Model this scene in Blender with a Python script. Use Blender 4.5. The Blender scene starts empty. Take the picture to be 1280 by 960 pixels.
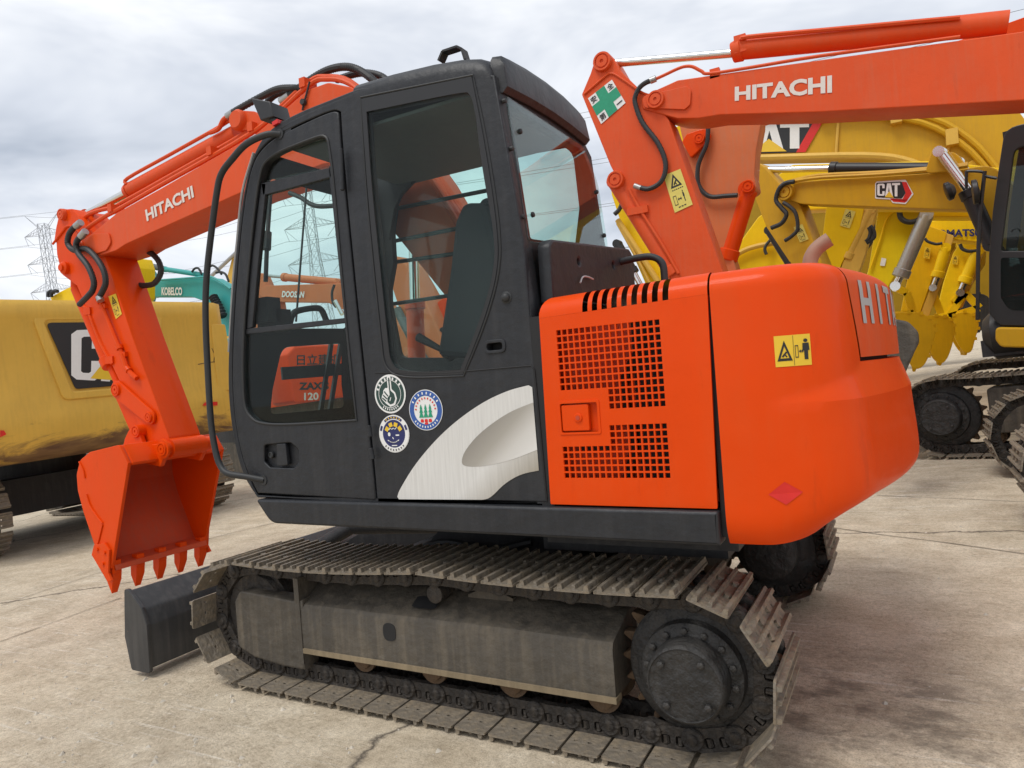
import bpy, bmesh, math, random
from mathutils import Vector, Matrix, noise
R = math.radians
random.seed(7)
scene = bpy.context.scene
COL = scene.collection

# ------------------------------------------------------------ camera, sky, sun, exposure
cam_data = bpy.data.cameras.new('camera')
cam_data.sensor_width = 36.0
cam_data.lens = 25.03
cam_data.clip_start = 0.05
cam_data.clip_end = 3000
cam = bpy.data.objects.new('camera', cam_data)
COL.objects.link(cam)
cam.matrix_world = Matrix([(0.873930, 0.061988, 0.482082, 3.220177), (0.480251, 0.042637, -0.876094, -2.548394), (-0.074862, 0.997166, 0.007491, 1.556878), (0.000000, 0.000000, 0.000000, 1.000000)])
scene.camera = cam

SUN_ELEV, SUN_ROT = R(62), R(200)
world = bpy.data.worlds.new('World')
scene.world = world
world.use_nodes = True
wn, wl = world.node_tree.nodes, world.node_tree.links
wn.clear()
w_out = wn.new('ShaderNodeOutputWorld')
w_bg = wn.new('ShaderNodeBackground')
w_sky = wn.new('ShaderNodeTexSky')
w_sky.sky_type = 'NISHITA'
w_sky.sun_disc = False
w_sky.sun_elevation = SUN_ELEV
w_sky.sun_rotation = SUN_ROT
w_tc = wn.new('ShaderNodeTexCoord')
w_map = wn.new('ShaderNodeMapping')
w_map.inputs['Scale'].default_value = (1.3, 1.3, 3.4)
w_map.inputs['Location'].default_value = (0.9, 0.35, 0.2)
w_n1 = wn.new('ShaderNodeTexNoise')
w_n1.inputs['Scale'].default_value = 1.7
w_n1.inputs['Detail'].default_value = 5
w_n1.inputs['Roughness'].default_value = 0.58
w_n1.inputs['Distortion'].default_value = 0.35
w_ramp = wn.new('ShaderNodeValToRGB')
e = w_ramp.color_ramp.elements
e[0].position, e[0].color = 0.33, (0.42, 0.465, 0.54, 1)
e[1].position, e[1].color = 0.66, (0.90, 0.915, 0.94, 1)
m_ = w_ramp.color_ramp.elements.new(0.48)
m_.color = (0.64, 0.675, 0.74, 1)
w_div = wn.new('ShaderNodeMixRGB')          # bright clouds expressed at the strength of the physical sky
w_div.blend_type = 'MULTIPLY'
w_div.inputs['Fac'].default_value = 1
w_div.inputs['Color2'].default_value = (10, 10, 10, 1)
w_mix = wn.new('ShaderNodeMixRGB')
w_mix.inputs['Fac'].default_value = 0.90
w_bg.inputs['Strength'].default_value = 0.1
wl.new(w_tc.outputs['Generated'], w_map.inputs['Vector'])
wl.new(w_map.outputs['Vector'], w_n1.inputs['Vector'])
wl.new(w_n1.outputs['Fac'], w_ramp.inputs['Fac'])
wl.new(w_ramp.outputs['Color'], w_div.inputs['Color1'])
wl.new(w_sky.outputs['Color'], w_mix.inputs['Color1'])
wl.new(w_div.outputs['Color'], w_mix.inputs['Color2'])
wl.new(w_mix.outputs['Color'], w_bg.inputs['Color'])
wl.new(w_bg.outputs['Background'], w_out.inputs['Surface'])

sun_data = bpy.data.lights.new('sun', 'SUN')
sun_data.energy = 1.5
sun_data.angle = R(25)
sun_data.color = (1.0, 0.965, 0.91)
sun = bpy.data.objects.new('sun', sun_data)
COL.objects.link(sun)
sun.rotation_euler = (R(90) - SUN_ELEV, 0, R(180) - SUN_ROT)

scene.view_settings.view_transform = 'Standard'
scene.view_settings.look = 'None'
scene.view_settings.exposure = 0.30
scene.view_settings.gamma = 1.0
try:
    scene.cycles.max_bounces = 10
    scene.cycles.transparent_max_bounces = 16
    scene.cycles.use_denoising = True
except Exception:
    pass

# ------------------------------------------------------------ materials
MATS = {}
def nodes_of(name):
    m = bpy.data.materials.new(name)
    m.use_nodes = True
    n, l = m.node_tree.nodes, m.node_tree.links
    b = n['Principled BSDF']
    return m, n, l, b

def ramp(n, stops):
    r = n.new('ShaderNodeValToRGB')
    el = r.color_ramp.elements
    el[0].position, el[0].color = stops[0][0], (*stops[0][1], 1)
    el[1].position, el[1].color = stops[-1][0], (*stops[-1][1], 1)
    for p, c in stops[1:-1]:
        x = el.new(p)
        x.color = (*c, 1)
    return r

def noise_node(n, l, scale, detail=4, stretch=(1, 1, 1), rough=0.55, dist=0.0, rot=(0, 0, 0), coord='Object'):
    tc = n.new('ShaderNodeTexCoord')
    mp = n.new('ShaderNodeMapping')
    mp.inputs['Scale'].default_value = stretch
    mp.inputs['Rotation'].default_value = rot
    t = n.new('ShaderNodeTexNoise')
    t.inputs['Scale'].default_value = scale
    t.inputs['Detail'].default_value = detail
    t.inputs['Roughness'].default_value = rough
    t.inputs['Distortion'].default_value = dist
    l.new(tc.outputs[coord], mp.inputs['Vector'])
    l.new(mp.outputs['Vector'], t.inputs['Vector'])
    return t

def mixc(n, l, fac, a, b, blend='MIX'):
    m = n.new('ShaderNodeMixRGB')
    m.blend_type = blend
    for sock, v in ((m.inputs['Fac'], fac), (m.inputs['Color1'], a), (m.inputs['Color2'], b)):
        if hasattr(v, 'links') or hasattr(v, 'is_linked'):
            l.new(v, sock)
        elif isinstance(v, (int, float)):
            sock.default_value = v
        else:
            sock.default_value = (*v, 1)
    return m.outputs['Color']

def fac_ramp(n, l, out, a, b):
    r = ramp(n, [(a, (0, 0, 0)), (b, (1, 1, 1))])
    l.new(out, r.inputs['Fac'])
    return r.outputs['Color']

def paint(name, col, rough=0.38, dust=0.25, dustcol=(0.36, 0.31, 0.25), spec=0.5, streak=0.3, var=0.12, chips=0.0, bump=0.02, metallic=0.0, coat=0.0, scuff=0.0):
    m, n, l, b = nodes_of(name)
    v = noise_node(n, l, 2.2, 4)
    lo = tuple(c * (1 - var) for c in col)
    hi = tuple(min(1, c * (1 + var)) for c in col)
    c1 = mixc(n, l, v.outputs['Fac'], lo, hi)
    d = noise_node(n, l, 3.1, 8, rough=0.68)
    s = noise_node(n, l, 9.0, 5, stretch=(3.0, 3.0, 0.16))
    sf = mixc(n, l, 0.5, d.outputs['Fac'], s.outputs['Fac'])
    f = fac_ramp(n, l, sf, 0.46, 0.72)
    g = n.new('ShaderNodeMath'); g.operation = 'MULTIPLY'; g.inputs[1].default_value = dust
    l.new(f, g.inputs[0])
    c2 = mixc(n, l, g.outputs[0], c1, dustcol)
    if scuff > 0:
        # thin rubbed lines and small worn specks
        sn = noise_node(n, l, 30.0, 10, stretch=(0.25, 0.25, 3.0), rough=0.8, rot=(0.3, 0.5, 0.2))
        sf2 = fac_ramp(n, l, sn.outputs['Fac'], 0.66, 0.72)
        bn_ = noise_node(n, l, 1.3, 3)
        bf_ = fac_ramp(n, l, bn_.outputs['Fac'], 0.48, 0.62)
        mm_ = n.new('ShaderNodeMath'); mm_.operation = 'MULTIPLY'; l.new(sf2, mm_.inputs[0]); l.new(bf_, mm_.inputs[1])
        m2_ = n.new('ShaderNodeMath'); m2_.operation = 'MULTIPLY'; m2_.inputs[1].default_value = scuff * 0.6; l.new(mm_.outputs[0], m2_.inputs[0])
        c2 = mixc(n, l, m2_.outputs[0], c2, tuple(min(1, x * .55 + .12) for x in col))
        gn = noise_node(n, l, 5.0, 8, rough=0.7, stretch=(1.6, 1.6, .35))
        gf = fac_ramp(n, l, gn.outputs['Fac'], 0.60, 0.80)
        g2_ = n.new('ShaderNodeMath'); g2_.operation = 'MULTIPLY'; g2_.inputs[1].default_value = scuff * 0.5; l.new(gf, g2_.inputs[0])
        c2 = mixc(n, l, g2_.outputs[0], c2, tuple(x * .42 + .01 for x in col))
    if chips > 0:
        ch = noise_node(n, l, 15.0, 9, rough=0.75)
        cf = fac_ramp(n, l, ch.outputs['Fac'], 0.70 - chips * 0.1, 0.73 - chips * 0.1)
        c2 = mixc(n, l, cf, c2, (0.16, 0.09, 0.05))
    l.new(c2, b.inputs['Base Color'])
    rr = n.new('ShaderNodeMapRange')
    rr.inputs['To Min'].default_value = rough * 0.8
    rr.inputs['To Max'].default_value = min(1, rough * 1.5)
    l.new(d.outputs['Fac'], rr.inputs['Value'])
    l.new(rr.outputs['Result'], b.inputs['Roughness'])
    b.inputs['Specular IOR Level'].default_value = spec
    b.inputs['Metallic'].default_value = metallic
    if coat:
        b.inputs['Coat Weight'].default_value = coat
        b.inputs['Coat Roughness'].default_value = 0.12
    bp = n.new('ShaderNodeBump')
    bp.inputs['Strength'].default_value = 1.0
    bp.inputs['Distance'].default_value = bump * 0.1
    bn = noise_node(n, l, 14, 5)
    l.new(bn.outputs['Fac'], bp.inputs['Height'])
    l.new(bp.outputs['Normal'], b.inputs['Normal'])
    MATS[name] = m
    return m

def plain(name, col, rough=0.5, metallic=0.0, spec=0.5, grain=0.15, scale=20):
    m, n, l, b = nodes_of(name)
    v = noise_node(n, l, scale, 4)
    c = mixc(n, l, v.outputs['Fac'], tuple(x * (1 - grain) for x in col), tuple(min(1, x * (1 + grain)) for x in col))
    l.new(c, b.inputs['Base Color'])
    b.inputs['Roughness'].default_value = rough
    b.inputs['Metallic'].default_value = metallic
    b.inputs['Specular IOR Level'].default_value = spec
    MATS[name] = m
    return m

paint('orange', (0.75, 0.062, 0.0008), rough=0.42, dust=0.16, dustcol=(0.60, 0.12, 0.03), spec=0.12, var=0.08, coat=0.13, scuff=0.7)
paint('orange_boom', (0.70, 0.080, 0.012), rough=0.42, dust=0.30, dustcol=(0.52, 0.16, 0.085), spec=0.30, var=0.10, scuff=0.8)
paint('bucket_in', (0.62, 0.085, 0.03), rough=0.55, dust=0.45, dustcol=(0.42, 0.14, 0.09), var=0.2, spec=0.3)
paint('orange_in', (0.50, 0.05, 0.012), rough=0.55, dust=0.3, dustcol=(0.35, 0.12, 0.07), var=0.2)
paint('orange_faded', (0.62, 0.16, 0.045), rough=0.5, dust=0.35, dustcol=(0.42, 0.25, 0.16), var=0.15)
paint('black_paint', (0.017, 0.0185, 0.022), rough=0.42, dust=0.16, dustcol=(0.11, 0.105, 0.10), spec=0.42, var=0.15, bump=0.06)
paint('black_frame', (0.020, 0.020, 0.022), rough=0.5, dust=0.3, dustcol=(0.12, 0.11, 0.10), var=0.2, bump=0.06, chips=0.15)
paint('blade_paint', (0.035, 0.036, 0.038), rough=0.42, dust=0.35, dustcol=(0.15, 0.14, 0.13), var=0.25, chips=0.2)
paint('yellow_shaded', (0.36, 0.215, 0.012), rough=0.5, dust=0.35, spec=0.2, dustcol=(0.36, 0.21, 0.02), var=0.2, scuff=0.4)  # darker copy of yellow, shade of the back rank put into the colour
paint('yellow_lime', (0.80, 0.60, 0.008), rough=0.42, dust=0.25, spec=0.22, dustcol=(0.55, 0.38, 0.02), var=0.14, scuff=0.3)  # yellow shifted to stand for light on an arm angled differently
paint('ochre', (0.60, 0.335, 0.012), rough=0.42, dust=0.30, spec=0.28, dustcol=(0.36, 0.21, 0.05), var=0.12, chips=0.0)
paint('yellow_half_shade', (0.74, 0.43, 0.006), rough=0.42, dust=0.30, spec=0.22, dustcol=(0.50, 0.29, 0.015), var=0.16, scuff=0.6)  # deeper copy of yellow, shading of arms and buckets painted in
paint('yellow', (0.86, 0.56, 0.006), rough=0.42, dust=0.25, spec=0.22, dustcol=(0.62, 0.36, 0.015), var=0.14, scuff=0.3)
def worn_ochre():
    """ochre paint scraped to brown along the bottom rim of a counterweight"""
    paint('ochre_worn', (0.70, 0.43, 0.075), rough=0.42, dust=0.35, dustcol=(0.46, 0.28, 0.06), var=0.12, spec=0.3, scuff=0.3)
    m = MATS['ochre_worn'].copy(); m.name = 'ochre_scraped'
    n, l = m.node_tree.nodes, m.node_tree.links
    b = n['Principled BSDF']
    src = b.inputs['Base Color'].links[0].from_socket
    tc = n.new('ShaderNodeTexCoord'); sp = n.new('ShaderNodeSeparateXYZ'); l.new(tc.outputs['Object'], sp.inputs[0])
    nz = noise_node(n, l, 1.6, 9, stretch=(1, .55, 2.2), rough=0.7, dist=0.8)
    ad = n.new('ShaderNodeMath'); ad.operation = 'MULTIPLY_ADD'; ad.inputs[1].default_value = 1.5
    l.new(nz.outputs['Fac'], ad.inputs[0]); l.new(sp.outputs['Z'], ad.inputs[2])
    r = ramp(n, [(0.0, (1, 1, 1)), (1.0, (0, 0, 0))])
    mr = n.new('ShaderNodeMapRange'); mr.label = 'wear'; mr.inputs['From Min'].default_value = 1.68; mr.inputs['From Max'].default_value = 1.84
    l.new(ad.outputs[0], mr.inputs['Value']); l.new(mr.outputs[0], r.inputs['Fac'])
    br = noise_node(n, l, 7, 6, stretch=(1, .3, 1.5))
    brr = ramp(n, [(0.35, (0.13, 0.065, 0.035)), (0.65, (0.26, 0.15, 0.06))]); l.new(br.outputs['Fac'], brr.inputs['Fac'])
    c = mixc(n, l, r.outputs['Color'], src, brr.outputs['Color'])
    l.new(c, b.inputs['Base Color'])
    MATS['ochre_scraped'] = m
worn_ochre()
paint('teal', (0.035, 0.34, 0.32), rough=0.42, dust=0.25, dustcol=(0.10, 0.32, 0.30), var=0.1)
paint('dust_tan', (0.20, 0.155, 0.095), rough=0.75, dust=0.7, dustcol=(0.36, 0.28, 0.175), var=0.3, chips=0.3)
paint('track_frame', (0.070, 0.060, 0.047), rough=0.58, dust=0.7, dustcol=(0.19, 0.155, 0.11), var=0.35, chips=0.1, bump=0.15)
paint('shoe_steel', (0.21, 0.178, 0.138), rough=0.50, dust=0.9, dustcol=(0.40, 0.31, 0.20), var=0.45, chips=0.25, bump=0.25, metallic=0.15)
paint('chain_steel', (0.035, 0.030, 0.026), rough=0.6, dust=0.8, dustcol=(0.12, 0.095, 0.07), var=0.5, chips=0.3, bump=0.4, metallic=0.1)
paint('rust', (0.11, 0.066, 0.034), rough=0.75, dust=0.8, dustcol=(0.07, 0.05, 0.035), var=0.4, bump=0.25)
paint('hub_black', (0.021, 0.020, 0.019), rough=0.55, dust=0.5, dustcol=(0.085, 0.075, 0.065), var=0.3, bump=0.3)
plain('rubber', (0.022, 0.023, 0.024), rough=0.55)
plain('dark', (0.012, 0.012, 0.013), rough=0.7)
plain('seat_cloth', (0.018, 0.024, 0.028), rough=0.85)
plain('trim_grey', (0.10, 0.11, 0.11), rough=0.6)
plain('glint_grey', (0.34, 0.34, 0.33), rough=0.35)  # bright glass-edge reflection put into a plain grey
plain('chrome', (0.75, 0.74, 0.70), rough=0.16, metallic=1.0, grain=0.05)
plain('steel', (0.42, 0.42, 0.41), rough=0.4, metallic=0.8)
plain('white_print', (0.80, 0.80, 0.78), rough=0.45, grain=0.06)
plain('grey_print', (0.42, 0.43, 0.43), rough=0.45, grain=0.08)
plain('cream_print', (0.72, 0.66, 0.60), rough=0.45, grain=0.1)
plain('black_print', (0.016, 0.016, 0.017), rough=0.45)
plain('yellow_print', (0.80, 0.52, 0.03), rough=0.42, grain=0.06)
plain('pale_yellow_print', (0.72, 0.60, 0.13), rough=0.45, grain=0.1)
plain('red_print', (0.66, 0.018, 0.012), rough=0.45)
plain('green_print', (0.015, 0.30, 0.16), rough=0.45)
plain('dark_green_print', (0.018, 0.055, 0.045), rough=0.4)
plain('blue_print', (0.03, 0.10, 0.36), rough=0.4)
plain('navy_print', (0.018, 0.024, 0.12), rough=0.4)
plain('pylon_steel', (0.40, 0.42, 0.45), rough=0.5, metallic=0.4)
plain('wire', (0.16, 0.17, 0.18), rough=0.6)
plain('exhaust', (0.34, 0.20, 0.14), rough=0.6, metallic=0.2, grain=0.35, scale=9)

def glass(name, tint, haze=0.02, refl=0.035):
    m, n, l, b = nodes_of(name)
    n.remove(b)
    out = n['Material Output']
    tr = n.new('ShaderNodeBsdfTransparent'); tr.inputs['Color'].default_value = (*tint, 1)
    gl = n.new('ShaderNodeBsdfGlossy'); gl.inputs['Roughness'].default_value = 0.015
    df = n.new('ShaderNodeBsdfDiffuse'); df.inputs['Color'].default_value = (0.55, 0.55, 0.52, 1)
    lw = n.new('ShaderNodeLayerWeight'); lw.inputs['Blend'].default_value = 0.5
    pw = n.new('ShaderNodeMath'); pw.operation = 'POWER'; pw.inputs[1].default_value = 5.0
    fr = n.new('ShaderNodeMath'); fr.operation = 'MULTIPLY_ADD'; fr.inputs[1].default_value = 0.9; fr.inputs[2].default_value = refl
    l.new(lw.outputs['Facing'], pw.inputs[0]); l.new(pw.outputs[0], fr.inputs[0])
    mx = n.new('ShaderNodeMixShader'); mx2 = n.new('ShaderNodeMixShader')
    dn = noise_node(n, l, 5.0, 6, stretch=(1, 1, 0.5))
    hz = n.new('ShaderNodeMath'); hz.operation = 'MULTIPLY'; hz.inputs[1].default_value = haze * 2
    l.new(dn.outputs['Fac'], hz.inputs[0])
    l.new(hz.outputs[0], mx2.inputs['Fac'])
    l.new(tr.outputs[0], mx2.inputs[1]); l.new(df.outputs[0], mx2.inputs[2])
    l.new(fr.outputs[0], mx.inputs['Fac'])
    l.new(mx2.outputs[0], mx.inputs[1]); l.new(gl.outputs[0], mx.inputs[2])
    l.new(mx.outputs[0], out.inputs['Surface'])
    MATS[name] = m
    return m
glass('glass_green', (0.84, 0.96, 0.93), haze=0.004, refl=0.018)
glass('glass_rear', (0.84, 0.94, 0.92), haze=0.006, refl=0.060)
glass('glass_near', (0.88, 0.945, 0.93), haze=0.004, refl=0.014)
glass('glass_dark', (0.45, 0.55, 0.55))

# a printed silver graphic: brushed streaks
def silver():
    m, n, l, b = nodes_of('silver_graphic')
    s = noise_node(n, l, 40, 3, stretch=(2.5, 1, 0.12))
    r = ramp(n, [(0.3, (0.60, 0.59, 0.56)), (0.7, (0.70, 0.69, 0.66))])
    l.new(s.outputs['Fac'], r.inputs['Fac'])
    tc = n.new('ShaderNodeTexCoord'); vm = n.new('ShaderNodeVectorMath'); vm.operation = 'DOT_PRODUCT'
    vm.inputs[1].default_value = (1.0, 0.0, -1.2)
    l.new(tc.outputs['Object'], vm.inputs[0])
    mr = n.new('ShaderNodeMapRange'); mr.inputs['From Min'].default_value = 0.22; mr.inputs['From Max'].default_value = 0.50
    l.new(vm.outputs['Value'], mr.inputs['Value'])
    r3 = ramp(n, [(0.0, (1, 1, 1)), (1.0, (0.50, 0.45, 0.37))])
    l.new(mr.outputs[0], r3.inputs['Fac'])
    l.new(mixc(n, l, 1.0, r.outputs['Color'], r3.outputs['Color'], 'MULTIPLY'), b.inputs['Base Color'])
    b.inputs['Roughness'].default_value = 0.42
    MATS['silver_graphic'] = m
    # the darker lens of the same print
    m, n, l, b = nodes_of('silver_lens')
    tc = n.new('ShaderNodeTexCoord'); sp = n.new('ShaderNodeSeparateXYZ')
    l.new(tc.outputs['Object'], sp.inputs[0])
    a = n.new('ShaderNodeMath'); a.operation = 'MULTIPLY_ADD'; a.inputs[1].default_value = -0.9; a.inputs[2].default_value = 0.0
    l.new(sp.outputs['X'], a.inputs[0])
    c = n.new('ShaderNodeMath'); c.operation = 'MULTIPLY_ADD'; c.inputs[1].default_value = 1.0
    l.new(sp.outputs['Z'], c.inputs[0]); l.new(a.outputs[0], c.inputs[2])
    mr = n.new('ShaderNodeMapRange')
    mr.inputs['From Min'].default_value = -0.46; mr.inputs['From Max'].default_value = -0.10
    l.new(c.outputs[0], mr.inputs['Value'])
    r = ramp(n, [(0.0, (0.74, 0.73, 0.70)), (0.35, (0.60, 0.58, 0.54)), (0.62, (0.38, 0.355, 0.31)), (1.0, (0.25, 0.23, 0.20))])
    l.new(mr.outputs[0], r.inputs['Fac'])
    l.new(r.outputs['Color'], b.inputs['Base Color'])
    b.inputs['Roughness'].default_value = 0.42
    MATS['silver_lens'] = m
silver()

# concrete yard: long drag streaks, blotches, cracks, damp patches
def concrete():
    m, n, l, b = nodes_of('yard_concrete')
    big = noise_node(n, l, 0.45, 7, rough=0.62, dist=0.4)
    mid = noise_node(n, l, 3.2, 9, rough=0.70)
    st = noise_node(n, l, 2.2, 10, stretch=(0.45, 2.6, 1), rough=0.74, rot=(0, 0, R(-14)), dist=0.5)
    scr = noise_node(n, l, 9.0, 9, stretch=(0.16, 3.4, 1), rough=0.74, rot=(0, 0, R(-30)))
    fine = noise_node(n, l, 38, 8, rough=0.78)
    grit = noise_node(n, l, 150, 3, rough=0.6)
    r1 = ramp(n, [(0.28, (0.32, 0.25, 0.165)), (0.50, (0.55, 0.46, 0.335)), (0.72, (0.74, 0.65, 0.51))])
    sm = mixc(n, l, 0.5, st.outputs['Fac'], mid.outputs['Fac'])
    l.new(sm, r1.inputs['Fac'])
    r2 = ramp(n, [(0.30, (0.38, 0.31, 0.22)), (0.70, (0.64, 0.555, 0.425))])
    l.new(mid.outputs['Fac'], r2.inputs['Fac'])
    c = mixc(n, l, fac_ramp(n, l, big.outputs['Fac'], 0.38, 0.62), r1.outputs['Color'], r2.outputs['Color'])
    # pale scrapes left by tracks
    sf = fac_ramp(n, l, scr.outputs['Fac'], 0.56, 0.64)
    sk = n.new('ShaderNodeMath'); sk.operation = 'MULTIPLY'
    l.new(sf, sk.inputs[0]); l.new(fac_ramp(n, l, big.outputs['Fac'], 0.44, 0.60), sk.inputs[1])
    sk2 = n.new('ShaderNodeMath'); sk2.operation = 'MULTIPLY'; sk2.inputs[1].default_value = 0.75
    l.new(sk.outputs[0], sk2.inputs[0])
    c = mixc(n, l, sk2.outputs[0], c, (0.74, 0.69, 0.60))
    fr = ramp(n, [(0.24, (0.48, 0.45, 0.42)), (0.50, (1.0, 1.0, 1.0)), (0.76, (1.32, 1.32, 1.32))])
    l.new(fine.outputs['Fac'], fr.inputs['Fac'])
    c = mixc(n, l, 0.9, c, fr.outputs['Color'], 'MULTIPLY')
    gr = ramp(n, [(0.30, (0.55, 0.54, 0.52)), (0.46, (1, 1, 1)), (0.66, (1.22, 1.22, 1.22))])
    l.new(grit.outputs['Fac'], gr.inputs['Fac'])
    c = mixc(n, l, 0.7, c, gr.outputs['Color'], 'MULTIPLY')
    # dirt and oil blotches
    wet = noise_node(n, l, 1.1, 9, rough=0.68, dist=0.8, stretch=(1, 1.7, 1))
    wf = fac_ramp(n, l, wet.outputs['Fac'], 0.57, 0.72)
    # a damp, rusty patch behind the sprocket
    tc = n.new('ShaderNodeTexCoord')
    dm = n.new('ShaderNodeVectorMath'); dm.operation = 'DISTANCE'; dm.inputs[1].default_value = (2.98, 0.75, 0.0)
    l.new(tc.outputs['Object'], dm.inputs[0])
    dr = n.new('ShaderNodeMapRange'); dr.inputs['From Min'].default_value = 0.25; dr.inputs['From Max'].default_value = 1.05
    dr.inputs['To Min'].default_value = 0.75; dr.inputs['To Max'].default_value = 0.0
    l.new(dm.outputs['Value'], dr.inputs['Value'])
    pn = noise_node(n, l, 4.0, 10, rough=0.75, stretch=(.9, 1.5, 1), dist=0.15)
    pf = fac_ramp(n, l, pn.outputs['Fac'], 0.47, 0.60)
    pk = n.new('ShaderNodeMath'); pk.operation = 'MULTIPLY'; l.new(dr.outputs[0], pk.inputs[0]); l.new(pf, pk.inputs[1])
    wm0 = n.new('ShaderNodeMath'); wm0.operation = 'MULTIPLY'; wm0.inputs[1].default_value = 0.22
    l.new(wf, wm0.inputs[0])
    wm = n.new('ShaderNodeMath'); wm.operation = 'MAXIMUM'
    l.new(wm0.outputs[0], wm.inputs[0]); l.new(pk.outputs[0], wm.inputs[1])
    c = mixc(n, l, wm.outputs[0], c, (0.14, 0.115, 0.088))
    # hairline cracks
    vo = n.new('ShaderNodeTexVoronoi'); vo.feature = 'DISTANCE_TO_EDGE'; vo.inputs['Scale'].default_value = 0.16
    wob = noise_node(n, l, 1.4, 8, rough=0.65)
    vadd = mixc(n, l, 0.45, tc.outputs['Object'], wob.outputs['Color'], 'ADD')
    l.new(vadd, vo.inputs['Vector'])
    cf = ramp(n, [(0.0, (1, 1, 1)), (0.0030, (0, 0, 0))])
    l.new(vo.outputs['Distance'], cf.inputs['Fac'])
    c = mixc(n, l, cf.outputs['Color'], c, (0.11, 0.09, 0.07))
    l.new(c, b.inputs['Base Color'])
    rr = n.new('ShaderNodeMapRange'); rr.inputs['To Min'].default_value = 0.9; rr.inputs['To Max'].default_value = 0.38
    l.new(wm.outputs[0], rr.inputs['Value']); l.new(rr.outputs[0], b.inputs['Roughness'])
    b.inputs['Specular IOR Level'].default_value = 0.3
    bp = n.new('ShaderNodeBump'); bp.inputs['Distance'].default_value = 0.016
    h = mixc(n, l, 0.5, mid.outputs['Fac'], fine.outputs['Fac'])
    l.new(h, bp.inputs['Height']); l.new(bp.outputs['Normal'], b.inputs['Normal'])
    MATS['yard_concrete'] = m
concrete()
plain('pebble', (0.50, 0.45, 0.37), rough=0.8, grain=0.5, scale=3)
plain('joint_tar', (0.13, 0.105, 0.08), rough=0.9, grain=0.5)

# ------------------------------------------------------------ mesh helpers
def link_mesh(name, me, mat, parent=None):
    o = bpy.data.objects.new(name, me)
    COL.objects.link(o)
    if mat and len(me.materials) == 0:
        me.materials.append(MATS[mat])
    if parent is not None:
        o.parent = parent
    return o

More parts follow.
